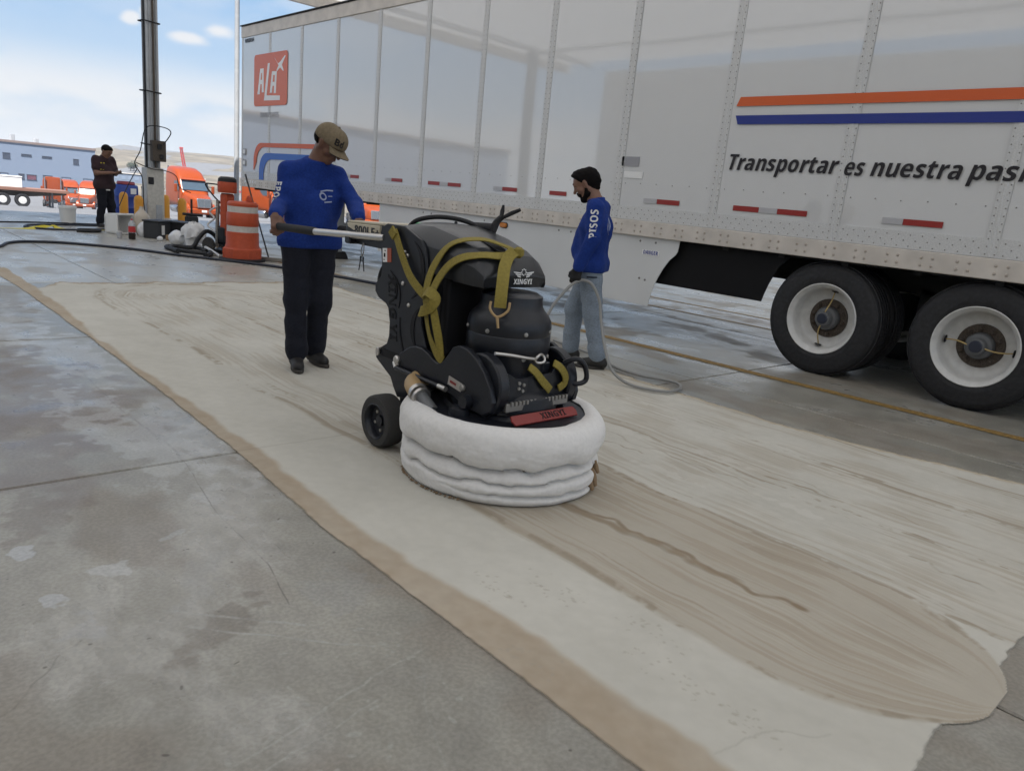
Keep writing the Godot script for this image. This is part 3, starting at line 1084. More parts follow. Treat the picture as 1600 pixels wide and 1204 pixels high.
# sheet between two wandering edges along x
func strip_sheet(y: float, x0: float, x1: float, step: float, zlo: Callable, zhi: Callable, lo := Vector2.ZERO, size := Vector2.ONE, thick := 0.003) -> MB:
	var m := MB.new()
	var rows := [[], []]
	var uvs := [[], []]
	var cnt := int((x1 - x0) / step)
	for k in cnt + 1:
		var x := x0 + (x1 - x0) * k / cnt
		for s in 2:
			var z: float = zlo.call(x) if s == 0 else zhi.call(x)
			rows[s].append(Vector3(x, y, z))
			uvs[s].append(Vector2((x - lo.x) / size.x, (z - lo.y) / size.y))
	m.sheet(rows, rows[0][0].z < rows[1][0].z, false, uvs)
	# turned so that the top is outside
	for k in m.n.size():
		m.n[k] = Vector3.UP
	m.ix = PackedInt32Array()
	var w: int = rows[0].size()
	for c in w - 1:
		m.tri(c, c + 1, w + c + 1)
		m.tri(c, w + c + 1, w + c)
	if thick > 0.0:
		for s in 2:
			for c in w - 1:
				var o := Vector3(0, 0, -1.0 if (s == 0) == (rows[0][c].z < rows[1][c].z) else 1.0)
				m.quad(rows[s][c], rows[s][c + 1], rows[s][c + 1] - Vector3(0, thick, 0), rows[s][c] - Vector3(0, thick, 0), (o + Vector3.UP * 0.6).normalized(), [uvs[s][c], uvs[s][c + 1], uvs[s][c + 1], uvs[s][c]])
	return m

func build_dust() -> void:
	var nz: FastNoiseLite = fz[1]
	var n5: FastNoiseLite = fz[5]
	var n2: FastNoiseLite = fz[2]
	var lo := Vector2(-10.6, -5.2)
	var size := Vector2(10.6, 3.95)
	var p := Pic.new(2000, 900, lo.x, lo.y, lo.x + size.x, lo.y + size.y, 4)
	rng.seed = 5
	dust_picture(p)
	var m := mat("powder", Color.WHITE, 0.9, 0.0, 0.35)
	m.albedo_texture = p.texture()
	m.texture_repeat = false
	m.transparency = BaseMaterial3D.TRANSPARENCY_ALPHA
	# a film whose edges thin out over the concrete; the sheet follows its outline loosely
	var mb := MB.new()
	var grid := []
	var uvs := []
	for r in 121:
		var row := []
		var ur := []
		for c in 161:
			var x := lerpf(-10.5, -0.02, c / 160.0)
			var z := lerpf(table(OUTER, x) + 0.04, table(FAR, maxf(x, -9.2)) - 0.08, r / 120.0)
			row.append(Vector3(x, 0.004 + 0.0004 * n2.get_noise_2d(x, z), z))
			ur.append(Vector2((x - lo.x) / size.x, (z - lo.y) / size.y))
		grid.append(row)
		uvs.append(ur)
	mb.sheet(grid, false, false, uvs)
	if mb.n[0].y < 0.0:
		mb = MB.new()
		mb.sheet(grid, true, false, uvs)
	var du := put("cement_powder", mb, m, self)
	du.set_meta("kind", "stuff")
	tag(du, "pale cement powder with curved grinding streaks spread over the floor", "powder")
	# floor lines
	var worn := func(pts: Array, wid: float, seed_: float) -> MB:
		var q := MB.new()
		for k in pts.size() - 1:
			var a: Vector3 = pts[k]
			var b: Vector3 = pts[k + 1]
			var nn := (b - a).cross(Vector3.UP).normalized()
			var steps := int((b - a).length() / 0.05)
			for s in steps:
				var p0 := a.lerp(b, float(s) / steps)
				var p1 := a.lerp(b, float(s + 1) / steps)
				var w0 := wid * (1.0 + 0.16 * n5.get_noise_2d(p0.x * 1.2, seed_))
				var w1 := wid * (1.0 + 0.16 * n5.get_noise_2d(p1.x * 1.2, seed_))
				var v0 := wid * (1.0 + 0.16 * n5.get_noise_2d(p0.x * 1.2, seed_ + 40.0))
				var v1 := wid * (1.0 + 0.16 * n5.get_noise_2d(p1.x * 1.2, seed_ + 40.0))
				q.quad(p0 - nn * w0, p1 - nn * w1, p1 + nn * v1, p0 + nn * v0, Vector3.UP)
		return q
	struct("floor_line", worn.call([Vector3(-14.5, 0.004, -5.2), Vector3(-11, 0.004, -5.45), Vector3(-5.76, 0.004, -6.04), Vector3(-1.16, 0.004, -6.17), Vector3(6, 0.004, -6.35)], 0.06, 1.0), MT.line_paint)
	struct("floor_line", worn.call([Vector3(-13, 0.004, -9.75), Vector3(3, 0.004, -10.05)], 0.04, 5.0), MT.line_paint)
	struct("floor_line", worn.call([Vector3(-13, 0.004, -8.75), Vector3(3, 0.004, -9.15)], 0.04, 9.0), MT.line_paint)

# ---------------------------------------------------------------- canopy and columns
func build_canopy() -> void:
	var roof := thing("canopy_roof", "flat canopy roof with pale ribbed underside above the trailer", "roof", Vector3(0, 5.86, 0))
	# corrugated sheets, translucency added to light the bay below
	for i in 17:
		var rows := []
		for r in 2:
			var row := []
			for c in 81:
				row.append(Vector3(-20.2 + 2.0 * i + 2.0 * c / 80.0, 0.3 + 0.018 * sin(TAU * c / 10.0), 7.3 if r == 0 else -40.0))  # far end carried out past the trailer to cut sky light
			rows.append(row)
		put("roof_sheet", MB.new().sheet(rows, false), MT.deck_white, roof)
	for k in 4:
		put("purlin", MB.new().box(Vector3(-3.2, 0.22, 5.0 - 7.5 * k), Vector3(33.6, 0.1, 0.06), 0.01), MT.deck_white, roof)
	put("fascia", MB.new().box(Vector3(-20.26, 0.28, -16.4), Vector3(0.12, 0.56, 47.6), 0.01), MT.rail_paint, roof)
	put("fascia", MB.new().box(Vector3(-3.2, 0.28, -40.1), Vector3(34.0, 0.56, 0.12), 0.01), MT.rail_paint, roof)
	for k in 3:
		put("beam", MB.new().box(Vector3(-18.9 + 15.0 * k, 0.18, -16.4), Vector3(0.12, 0.16, 47.0), 0.01), MT.deck_white, roof)
	var wall := thing("dock_wall", "pale panelled wall closing the canopy opposite the trailer", "wall", Vector3(0, 0, 7.4))
	for k in 24:
		put("wall_panel", MB.new().box(Vector3(-17.6 + 1.4 * k, 2.92, 0), Vector3(1.385, 5.82, 0.12), 0.012), MT.wall_panel, wall)

	# steel column with pipes and a switch box
	var spots := [Vector3(-18.94, 0, -5.98), Vector3(-18.94, 0, 4.5), Vector3(-18.94, 0, -16.5)]
	var names := ["grey steel column with straps and cables on a pale plinth beside orange bollards", "grey steel column standing behind the pale floor, opposite the trailer front", "grey steel column beyond the trailer front"]
	for q in 3:
		var c := thing("steel_column", names[q], "column", spots[q], 0.0, "columns under the canopy edge")
		put("plinth", MB.new().box(Vector3(0, 0.62, 0), Vector3(0.38, 1.24, 0.38), 0.02), MT.plinth, c)
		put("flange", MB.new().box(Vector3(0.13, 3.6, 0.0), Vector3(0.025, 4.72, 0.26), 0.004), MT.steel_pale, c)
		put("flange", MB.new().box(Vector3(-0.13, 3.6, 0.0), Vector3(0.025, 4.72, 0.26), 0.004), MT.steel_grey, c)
		put("web", MB.new().box(Vector3(0, 3.6, 0.0), Vector3(0.235, 4.72, 0.025)), MT.steel_grey, c)
		for k in 3:
			put("conduit", MB.new().tube([Vector3(0.17, 1.25, -0.09 + 0.075 * k), Vector3(0.17, 5.84, -0.09 + 0.075 * k)], 0.026 - 0.004 * k, 8), [MT.steel_grey, MT.hub_rust, MT.steel_grey][k], c)
		put("conduit", MB.new().tube([Vector3(0.08, 1.25, 0.15), Vector3(0.08, 5.84, 0.15)], 0.018, 8), MT.rubber_black, c)
		for y in [1.75, 2.9, 4.35]:
			var loop := []
			for p in [Vector3(0.21, y, 0.19), Vector3(-0.16, y + 0.02, 0.19), Vector3(-0.16, y, -0.15), Vector3(0.21, y - 0.02, -0.15)]:
				loop.append(p)
			put("band", MB.new().tube(loop, 0.016, 6, true), MT.rubber_black, c)
		if q == 0:
			put("switch_box", MB.new().box(Vector3(0.22, 1.62, -0.06), Vector3(0.18, 0.46, 0.3), 0.015), MT.hub_rust, c)
			put("socket", MB.new().box(Vector3(0.33, 1.72, -0.06), Vector3(0.03, 0.12, 0.1), 0.01), MT.rubber_black, c)
			put("socket", MB.new().box(Vector3(0.33, 1.5, -0.1), Vector3(0.03, 0.1, 0.09), 0.01), MT.rubber_black, c)
			put("cable", MB.new().tube(spline([Vector3(0.4, 1.75, -0.1), Vector3(0.36, 2.05, -0.3), Vector3(0.4, 2.15, -0.1), Vector3(0.26, 2.1, 0.2), Vector3(0.24, 1.6, 0.33), Vector3(0.23, 1.3, 0.45), Vector3(0.23, 1.0, 0.3), Vector3(0.23, 0.45, 0.28), Vector3(0.26, 0.2, 0.26)]), 0.012, 6), MT.rubber_black, c)
			put("cable", MB.new().tube(spline([Vector3(0.23, 1.32, 0.42), Vector3(0.22, 1.22, 0.1), Vector3(0.23, 1.2, -0.2), Vector3(0.3, 1.1, -0.42), Vector3(0.3, 0.85, -0.5), Vector3(0.3, 0.75, -0.75)]), 0.011, 6), MT.rubber_black, c)
			put("cable", MB.new().tube(spline([Vector3(0.23, 1.2, 0.4), Vector3(0.26, 0.8, 0.62), Vector3(0.4, 0.35, 0.85)]), 0.01, 6), MT.rubber_black, c)
			put("junction_box", MB.new().box(Vector3(0.18, 0.95, 0.1), Vector3(0.06, 0.16, 0.12), 0.01), MT.rubber_black, c)
			put("post_stub", MB.new().tube([Vector3(0.4, 0.0, 0.0), Vector3(0.4, 0.42, 0.0)], 0.07, 10), MT.steel_grey, c)
	var pole := thing("slender_pole", "thin pale pole standing just beyond the trailer front", "pole", Vector3(-22.0, -0.13, -9.25))
	put("shaft", MB.new().tube([Vector3(0, 0, 0), Vector3(0, 9.0, 0)], [0.075, 0.06], 10), MT.steel_grey, pole)
	put("foot_plate", MB.new().box(Vector3(0, 0.03, 0), Vector3(0.3, 0.06, 0.3), 0.01), MT.steel_grey, pole)

# ---------------------------------------------------------------- the box trailer
const TS := 1.2566
var sans: Font
var bold: Font
var slant: Font
var wide: Font

func make_fonts() -> void:
	var f := SystemFont.new()
	f.font_names = PackedStringArray(["Droid Sans"])
	sans = f
	var fb := SystemFont.new()
	fb.font_names = PackedStringArray(["Droid Sans"])
	fb.font_weight = 700
	bold = fb
	wide = fb
	var fs := FontVariation.new()
	fs.base_font = fb
	slant = fs

func ring_wheel(parent: Node3D, c: Vector3, flip: float, detail: bool, hose_turn := 0.0) -> void:
	# axis along z; flip 1 looks towards +z
	var b := Basis(Vector3.RIGHT, PI * 0.5 * flip)
	var at := X(c, b)
	var prof := []
	for a in [[0.3, -0.13], [0.315, -0.135], [0.36, -0.145], [0.43, -0.142], [0.485, -0.125], [0.508, -0.1], [0.515, -0.06], [0.517, 0.0], [0.515, 0.06], [0.508, 0.1], [0.497, 0.117], [0.492, 0.118], [0.485, 0.126], [0.45, 0.138], [0.445, 0.1375], [0.43, 0.1425], [0.37, 0.146], [0.345, 0.146], [0.34, 0.1435], [0.33, 0.1435], [0.315, 0.135], [0.3, 0.12]]:
		prof.append(Vector2(a[0], a[1]))
	var ty := MB.new()
	ty.lathe(prof, 56, at)
	# tread grooves as raised ribs between them
	for y in [-0.075, -0.025, 0.025, 0.075]:
		ty.lathe([Vector2(0.512, y - 0.02), Vector2(0.5215, y - 0.018), Vector2(0.5215, y + 0.018), Vector2(0.512, y + 0.02)], 56, at)
	var w := put("wheel", ty, MT.tyre, parent)
	var rm := MB.new()
	rm.lathe([Vector2(0.10, 0.004), Vector2(0.16, 0.0), Vector2(0.2, -0.012), Vector2(0.235, 0.0), Vector2(0.268, 0.06), Vector2(0.276, 0.1), Vector2(0.282, 0.118), Vector2(0.3, 0.131), Vector2(0.312, 0.141), Vector2(0.319, 0.1475), Vector2(0.322, 0.147), Vector2(0.322, 0.12)].map(func(p): return p), 48, at)
	# inside of the dish faces the axis: run the profile from the outer lip to the hub instead
	rm = MB.new()
	rm.lathe([Vector2(0.312, 0.1), Vector2(0.322, 0.13), Vector2(0.323, 0.148), Vector2(0.317, 0.152), Vector2(0.309, 0.147), Vector2(0.298, 0.128), Vector2(0.286, 0.118), Vector2(0.279, 0.098), Vector2(0.276, 0.03), Vector2(0.268, 0.0), Vector2(0.245, -0.02), Vector2(0.2, -0.028), Vector2(0.1, -0.028)], 48, at)
	put("rim", rm, MT.rim_white, w)
	if not detail:
		return
	var hb := MB.new()
	hb.lathe([Vector2(0.178, -0.027), Vector2(0.178, -0.018), Vector2(0.172, -0.014), Vector2(0.112, -0.014), Vector2(0.108, -0.02)], 36, at)
	put("flange", hb, MT.hub_rust, w)
	put("hub", MB.new().lathe([Vector2(0.108, -0.03), Vector2(0.106, 0.03), Vector2(0.095, 0.045), Vector2(0.07, 0.05), Vector2(0.066, 0.1), Vector2(0.062, 0.112), Vector2(0.05, 0.114)], 28, at), MT.hub_grey, w)
	put("hub_cap", MB.new().lathe([Vector2(0.05, 0.105), Vector2(0.049, 0.118), Vector2(0.044, 0.123), Vector2(0, 0.125)], 24, at), MT.hub_glass, w)
	for k in 10:
		var a := TAU * (k + 0.3) / 10
		var q := MB.new()
		q.lathe([Vector2(0.02, -0.014), Vector2(0.019, 0.004), Vector2(0.012, 0.008), Vector2(0.011, 0.026), Vector2(0, 0.028)], 6, at * X(Vector3(cos(a) * 0.143, 0, sin(a) * 0.143)))
		put("hub_nut", q, MT.hub_rust, w)
	for s in 2:
		var a := hose_turn + PI * s
		var d := Vector3(cos(a), 0, sin(a))
		var hole := MB.new()
		hole.prism(rounded(0.062, 0.05, 0.022, 4), 0.006, at * X(d * 0.252 + Vector3(0, 0.022, 0), Basis(d.cross(Vector3.UP), Vector3.UP, -d).rotated(d.cross(Vector3.UP), 0.0) * Basis()))
		put("hand_hole", hole, MT.engraved, w)
		var pts := []
		for p in spline([Vector3(0, 0.1, 0) + d * 0.055, Vector3(0, 0.09, 0) + d * 0.11 + d.cross(Vector3.UP) * 0.01, Vector3(0, 0.06, 0) + d * 0.17 + d.cross(Vector3.UP) * 0.012, Vector3(0, 0.02, 0) + d * 0.245]):
			pts.append(at * p)
		put("air_hose", MB.new().tube(pts, 0.006, 6), MT.brass_hose, w)

func build_trailer() -> void:
	var t := thing("box_trailer", "long white box trailer with orange and blue stripes parked on the floor", "trailer", Vector3(-15.614, 0, -6.67))
	var L := TS * 13.0
	# side sheets, each its own very slightly different lie
	var pm := MB.new()
	var rows := []
	for r in 15:
		var row := []
		for c in 7:
			var u := c / 6.0
			var h := r / 14.0
			row.append(Vector3(u * TS, 1.215 + h * 2.685, 0.0012 * sin(u * PI) * sin(h * PI)))
		rows.append(row)
	pm.sheet(rows, false)
	if pm.n[0].z < 0.0:
		pm = MB.new().sheet(rows, true)
	var panel := pm.mesh()
	rng.seed = 9
	for k in 13:
		var o := put("side_panel", panel, MT.trailer_white, t, Vector3(k * TS, 0, 0))
		o.rotation = Vector3(rng.randf_range(-0.0009, 0.0009), rng.randf_range(-0.0016, 0.0016), 0)
	# posts: a flat strip with a raised ridge
	var pp := poly([-0.046, 0.0, -0.046, 0.0035, -0.014, 0.0035, -0.010, 0.007, 0.010, 0.007, 0.014, 0.0035, 0.046, 0.0035, 0.046, 0.0])
	var post := MB.new().prism(pp, 2.68, X(Vector3(0, 2.558, 0), Basis(Vector3.RIGHT, Vector3(0, 0, 1), Vector3(0, -1, 0)))).mesh()
	for k in range(1, 13):
		put("side_post", post, MT.trailer_strip, t, Vector3(k * TS, 0, 0.0035))
	put("corner_post", MB.new().box(Vector3(0.03, 2.56, -0.04), Vector3(0.06, 2.69, 0.1), 0.012), MT.trailer_strip, t)
	put("top_rail", MB.new().box(Vector3(L / 2, 4.0, -0.03), Vector3(L + 0.02, 0.21, 0.1), 0.012), MT.rail_paint, t)
	put("top_rail_lip", MB.new().box(Vector3(L / 2, 4.115, -0.02), Vector3(L + 0.03, 0.02, 0.13), 0.004), MT.rubber_black, t)
	put("bottom_rail", MB.new().box(Vector3(L / 2, 1.132, -0.01), Vector3(L, 0.163, 0.075), 0.008), MT.rail_paint, t)
	put("lower_band", MB.new().box(Vector3(L / 2, 1.288, 0.0015), Vector3(L - 0.03, 0.145, 0.006), 0.001), MT.trailer_strip, t)
	put("roof", MB.new().box(Vector3(L / 2, 4.08, -1.3), Vector3(L, 0.06, 2.52), 0.01), MT.rail_paint, t)
	put("front_wall", MB.new().box(Vector3(0.02, 2.6, -1.3), Vector3(0.06, 2.96, 2.48), 0.01), MT.trailer_strip, t)
	put("rear_door", MB.new().box(Vector3(L - 0.03, 2.6, -1.3), Vector3(0.06, 2.96, 2.48), 0.01), MT.trailer_strip, t)
	put("far_wall", MB.new().box(Vector3(L / 2, 2.6, -2.58), Vector3(L - 0.1, 2.96, 0.04)), MT.trailer_strip, t)
	put("floor_pan", MB.new().box(Vector3(L / 2, 1.15, -1.3), Vector3(L - 0.1, 0.08, 2.5)), MT.chassis_black, t)
	for k in 26:
		put("cross_member", MB.new().box(Vector3(0.5 + k * 0.61, 1.06, -1.3), Vector3(0.06, 0.1, 2.46)), MT.chassis_black, t)
	put("far_rail", MB.new().box(Vector3(L / 2, 1.132, -2.58), Vector3(L, 0.163, 0.075)), MT.rail_paint, t)
	# rivets: too small and too many to pick apart
	var places := []
	var big := []
	for k in range(1, 13):
		for s in [-0.033, 0.033]:
			var y := 1.24
			while y < 3.88:
				places.append(Vector3(k * TS + s, y, 0.007))
				y += 0.058
	for k in 13:
		for j in 12:
			for r in 3:
				places.append(Vector3(k * TS + 0.09 + j * 0.094 + (0.047 if r == 1 else 0.0), 1.238 + r * 0.045, 0.0045))
		for j in 6:
			places.append(Vector3(k * TS + 0.1 + j * 0.21, 1.6 + rng.randf_range(-0.004, 0.004), 0.003))
	var xx := 0.12
	while xx < L - 0.1:
		for y in [1.1, 1.16]:
			big.append(Vector3(xx, y, 0.027))
			big.append(Vector3(xx + 0.085, y, 0.027))
		xx += 0.27
	for a in [[places, 0.0058, MT.rivet, "rivets"], [big, 0.0135, MT.rivet_rail, "rail_rivets"]]:
		var dome := MB.new().lathe([Vector2(1.0, 0), Vector2(0.75, 0.5), Vector2(0, 0.75)], 7, X(Vector3.ZERO, Basis(Vector3.RIGHT, PI / 2))).mesh()
		var mm := MultiMesh.new()
		mm.transform_format = MultiMesh.TRANSFORM_3D
		mm.mesh = dome
		mm.instance_count = a[0].size()
		for k in a[0].size():
			mm.set_instance_transform(k, X(a[0][k], Basis.from_scale(Vector3.ONE * a[1])))
		var mi := MultiMeshInstance3D.new()
		mi.name = a[3]
		mi.multimesh = mm
		mi.material_override = a[2]
		t.add_child(mi)
		mi.set_meta("kind", "stuff")
	# reflector tape: position, then lengths; letters tell the colour
	for a in [[4.13, "w", 0.2, "r", 0.26], [5.37, "w", 0.18, "r", 0.29], [6.5, "r", 0.28, "w", 0.19, "r", 0.29], [7.95, "w", 0.18, "r", 0.28], [8.995, "r", 0.285], [10.435, "w", 0.18, "r", 0.29], [11.538, "r", 0.28, "w", 0.19, "r", 0.295], [12.97, "w", 0.17, "r", 0.31], [14.3, "w", 0.18, "r", 0.3], [2.9, "w", 0.18, "r", 0.3]]:
		var px: float = a[0]
		for k in range(1, a.size(), 2):
			put("reflector_tape", MB.new().box(Vector3(px + a[k + 1] / 2, 1.429, 0.0075), Vector3(a[k + 1] - 0.002, 0.05, 0.004), 0.001), MT.tape_red if a[k] == "r" else MT.tape_white, t)
			px += a[k + 1]
	# stripes and slogan
	var flat := func(z: float) -> Callable: return func(p: Vector3) -> Vector3: return p + Vector3(0, 0, z)
	put("orange_stripe", MB.new().prism(poly([11.437, 2.455, 11.403, 2.372, L - 0.1, 2.372, L - 0.1, 2.455]), 0.003, X(Vector3(0, 0, 0.0125))), MT.print_orange, t)
	put("blue_stripe", MB.new().prism(poly([11.412, 2.288, 11.446, 2.207, L - 0.1, 2.207, L - 0.1, 2.288]), 0.003, X(Vector3(0, 0, 0.0125))), MT.print_blue, t)
	# the words one by one where they stand
	for a in [["Transportar", 11.39, 12.52], ["es", 12.555, 12.752], ["nuestra", 12.79, 13.515], ["pasión", 13.545, 14.2]]:
		var probe := TextMesh.new()
		probe.text = a[0]
		probe.font = slant
		probe.font_size = 48
		probe.pixel_size = 0.2 / 48.0
		var bb := probe.get_aabb()
		var sq: float = (a[2] - a[1] - 0.035) / bb.size.x
		# centred text: x runs from -w/2 to w/2; put the base line of all words on one height
		var base_y := bb.position.y
		var low: float = {"Transportar": 1, "es": 0, "nuestra": 0, "pasión": 1}[a[0]]
		var drop := base_y + (0.043 if low > 0 else 0.0)
		var cx: float = (a[1] + a[2]) * 0.5 - bb.get_center().x * sq
		put("slogan_word", MB.new().text(a[0], slant, 0.2, 0.003, func(p: Vector3) -> Vector3: return Vector3(cx + p.x + (p.y - drop - 0.06) * 0.2, 1.779 + p.y - drop, 0.0125 + p.z), sq), MT.print_black, t)
	# square emblem near the front: white letters and crossed strokes
	var em := put("emblem", MB.new().prism(rounded(1.41, 0.94, 0.07), 0.003, X(Vector3(1.3, 3.07, 0.0125))), MT.print_orange, t)
	var zt := X(Vector3(0, 0, 0.0155))
	var le := MB.new()
	le.prism(poly([0.76, 2.82, 0.87, 3.28, 1.02, 3.28, 1.03, 2.85, 0.95, 2.85, 0.945, 3.0, 0.885, 3.0, 0.86, 2.82]), 0.003, zt)
	le.prism(poly([1.05, 2.7, 1.2, 3.36, 1.28, 3.36, 1.16, 2.79, 1.72, 2.77, 1.72, 2.69]), 0.003, zt)
	le.prism(poly([1.3, 2.83, 1.38, 3.21, 1.58, 3.2, 1.55, 2.82, 1.47, 2.82, 1.475, 2.95, 1.41, 2.95, 1.385, 2.83]), 0.003, zt)
	put("emblem_letters", le, MT.print_white, em)
	var cr := MB.new()
	cr.prism(poly([1.48, 3.44, 1.62, 3.33, 1.72, 3.36, 1.9, 3.46, 1.92, 3.44, 1.78, 3.3, 1.86, 3.2, 1.84, 3.19, 1.71, 3.26, 1.58, 3.2, 1.57, 3.22, 1.65, 3.3]), 0.003, zt)
	put("emblem_cross", cr, MT.print_white, em)
	put("emblem_counter", MB.new().prism(poly([0.9, 3.08, 0.925, 3.2, 0.95, 3.2, 0.95, 3.08]), 0.003, X(Vector3(0, 0, 0.0185))).prism(poly([1.42, 3.02, 1.445, 3.14, 1.5, 3.14, 1.49, 3.02]), 0.003, X(Vector3(0, 0, 0.0185))), MT.print_orange, em)
	put("emblem_caption", MB.new().text("TRANSPORTES", sans, 0.125, 0.003, func(p: Vector3) -> Vector3: return Vector3(1.27, 2.44, 0.0125) + p), MT.print_grey, t)
	put("maker_plate", MB.new().text("WABASH", wide, 0.1, 0.003, func(p: Vector3) -> Vector3: return Vector3(0.36, 3.83, 0.0125) + p), MT.print_black, t)
	# swoosh low at the front: two bands that turn upwards
	for a in [[0.6, 1.92, 0.13, 0.08, "print_orange", 1.4], [0.86, 1.735, 0.2, 0.115, "print_light_blue", 1.22]]:
		var outer := PackedVector2Array()
		var x0: float = a[0]
		var y1: float = a[1]
		var rr := 0.34
		for k in 9:
			var q := PI - PI * 0.5 * k / 8.0
			outer.append(Vector2(x0 + rr + cos(q) * rr, y1 - rr + sin(q) * rr))
		outer.append(Vector2(3.6, y1))
		outer.append(Vector2(3.6, y1 - a[3]))
		for k in 9:
			var q := PI * 0.5 + PI * 0.5 * k / 8.0
			outer.append(Vector2(x0 + a[2] + rr + cos(q) * rr, y1 - a[3] - rr * 0.85 + sin(q) * rr * 0.85))
		outer.append(Vector2(x0 + (0.02 if a[4] == "print_orange" else a[2]), a[5] + 0.0))
		outer.append(Vector2(x0, a[5]))
		put("swoosh", MB.new().prism(outer, 0.003, X(Vector3(0, 0, 0.0125))), MT[a[4]], t)
	for y in [1.74, 1.525]:
		put("document_holder", MB.new().prism(rounded(0.15, 0.13, 0.03), 0.012, X(Vector3(0.16, y, 0.012))), MT.print_grey, t)
		put("document_window", MB.new().prism(rounded(0.1, 0.08, 0.02), 0.004, X(Vector3(0.16, y, 0.0205))), MT.print_white, t)
	put("notice_plate", MB.new().box(Vector3(10.19, 1.83, 0.005), Vector3(0.24, 0.1, 0.004)), MT.print_grey, t)
	put("notice_plate", MB.new().box(Vector3(10.25, 1.69, 0.005), Vector3(0.26, 0.07, 0.004)), MT.print_white, t)
	# skirt
	var sk := put("skirt", MB.new().prism(poly([5.22, 1.05, 5.22, 0.31, 10.66, 0.31, 10.675, 0.4, 10.7, 0.52, 10.745, 0.63, 10.8, 0.74, 10.87, 0.84, 10.935, 0.9, 10.955, 0.935, 10.965, 1.05]), 0.008, X(Vector3(0, 0, -0.02)), 0.0015), MT.skirt_white, t)
	put("warning_sticker", MB.new().box(Vector3(10.61, 0.887, -0.015), Vector3(0.23, 0.05, 0.003)), MT.print_white, sk)
	put("sticker_text", MB.new().text("DANGER", wide, 0.058, 0.002, func(p: Vector3) -> Vector3: return Vector3(10.61, 0.887, -0.0125) + p, 0.85), MT.print_blue, sk)
	for p in [Vector2(10.5, 0.6), Vector2(10.58, 0.59), Vector2(10.45, 1.0), Vector2(10.66, 1.0), Vector2(9.2, 1.0), Vector2(9.4, 1.0), Vector2(7.8, 1.0), Vector2(8.0, 1.0), Vector2(6.4, 1.0), Vector2(6.6, 1.0)]:
		put("skirt_bolt", MB.new().lathe([Vector2(0.013, 0), Vector2(0.011, 0.006), Vector2(0, 0.007)], 8, X(Vector3(p.x, p.y, -0.016), Basis(Vector3.RIGHT, PI / 2))), MT.rivet, sk)
	var mk := put("marker_lamp", MB.new().prism(rounded(0.13, 0.06, 0.028), 0.03, X(Vector3(8.2, 0.972, -0.002)), 0.008), MT.amber, t)
	put("lamp_base", MB.new().prism(rounded(0.15, 0.075, 0.03), 0.01, X(Vector3(8.2, 0.972, -0.014))), MT.rubber_black, mk)
	# black fairing ahead of the wheels, running gear
	put("wheel_fairing", MB.new().prism(poly([10.6, 0.57, 11.955, 0.572, 11.97, 0.64, 12.0, 0.74, 12.04, 0.84, 12.08, 0.92, 12.2, 1.05, 10.6, 1.05]), 0.012, X(Vector3(0, 0, -0.085)), 0.002), MT.flap_black, t)
	for s in [-0.75, -1.85]:
		put("slider_rail", MB.new().box(Vector3(12.9, 0.93, s), Vector3(4.6, 0.22, 0.1), 0.005), MT.chassis_black, t)
		put("hanger", MB.new().box(Vector3(12.0, 0.7, s), Vector3(0.12, 0.4, 0.1), 0.01), MT.chassis_black, t)
		put("hanger", MB.new().box(Vector3(13.22, 0.7, s), Vector3(0.12, 0.36, 0.1), 0.01), MT.chassis_black, t)
	for ax in [12.59, 13.86]:
		put("axle", MB.new().tube([Vector3(ax, 0.515, -0.25), Vector3(ax, 0.515, -2.35)], 0.065, 12), MT.chassis_black, t)
		for s in [-0.62, -1.98]:
			put("brake_drum", MB.new().lathe([Vector2(0.0, -0.1), Vector2(0.21, -0.1), Vector2(0.21, 0.1), Vector2(0.0, 0.1)], 24, X(Vector3(ax, 0.515, s), Basis(Vector3.RIGHT, PI / 2))), MT.chassis_black, t)
		put("mud_guard", MB.new().box(Vector3(ax, 1.035, -0.4), Vector3(1.1, 0.012, 0.6)), MT.chassis_black, t)
		ring_wheel(t, Vector3(ax, 0.516, -0.185), 1.0, true, 1.7 if ax < 13.0 else 0.05)
		ring_wheel(t, Vector3(ax, 0.516, -0.515), -1.0, false)
		ring_wheel(t, Vector3(ax, 0.516, -2.085), 1.0, false)
		ring_wheel(t, Vector3(ax, 0.516, -2.415), -1.0, false)
	put("brake_hose", MB.new().tube(spline([Vector3(11.7, 0.78, -0.9), Vector3(12.2, 0.72, -0.95), Vector3(12.6, 0.82, -0.9)]), 0.018, 6), MT.rubber_black, t)
	put("air_tank", MB.new().lathe([Vector2(0, -0.4), Vector2(0.1, -0.39), Vector2(0.13, -0.34), Vector2(0.13, 0.34), Vector2(0.1, 0.39), Vector2(0, 0.4)], 16, X(Vector3(11.4, 0.86, -1.3), Basis(Vector3.FORWARD, PI / 2))), MT.chassis_black, t)
	put("mud_flap", MB.new().box(Vector3(14.55, 0.66, -0.4), Vector3(0.012, 0.75, 0.62)), MT.flap_black, t)
	# landing gear
	for z in [-0.22, -2.35]:
		var lg := put("landing_leg", MB.new().box(Vector3(3.62, 0.75, z), Vector3(0.14, 0.62, 0.14), 0.008).box(Vector3(3.62, 0.3, z), Vector3(0.11, 0.5, 0.11), 0.006), MT.steel_grey, t)
		put("foot", MB.new().prism(poly([-0.06, 0.12, 0.06, 0.12, 0.15, 0.03, 0.15, 0.0, -0.15, 0.0, -0.15, 0.03]), 0.24, X(Vector3(3.62, 0.001, z))), MT.chassis_black, lg)
	put("leg_brace", MB.new().box(Vector3(3.62, 0.6, -1.28), Vector3(0.06, 0.06, 2.0)), MT.steel_grey, t)
	put("coupler_plate", MB.new().box(Vector3(0.95, 1.04, -1.3), Vector3(1.6, 0.06, 1.2)), MT.chassis_black, t)
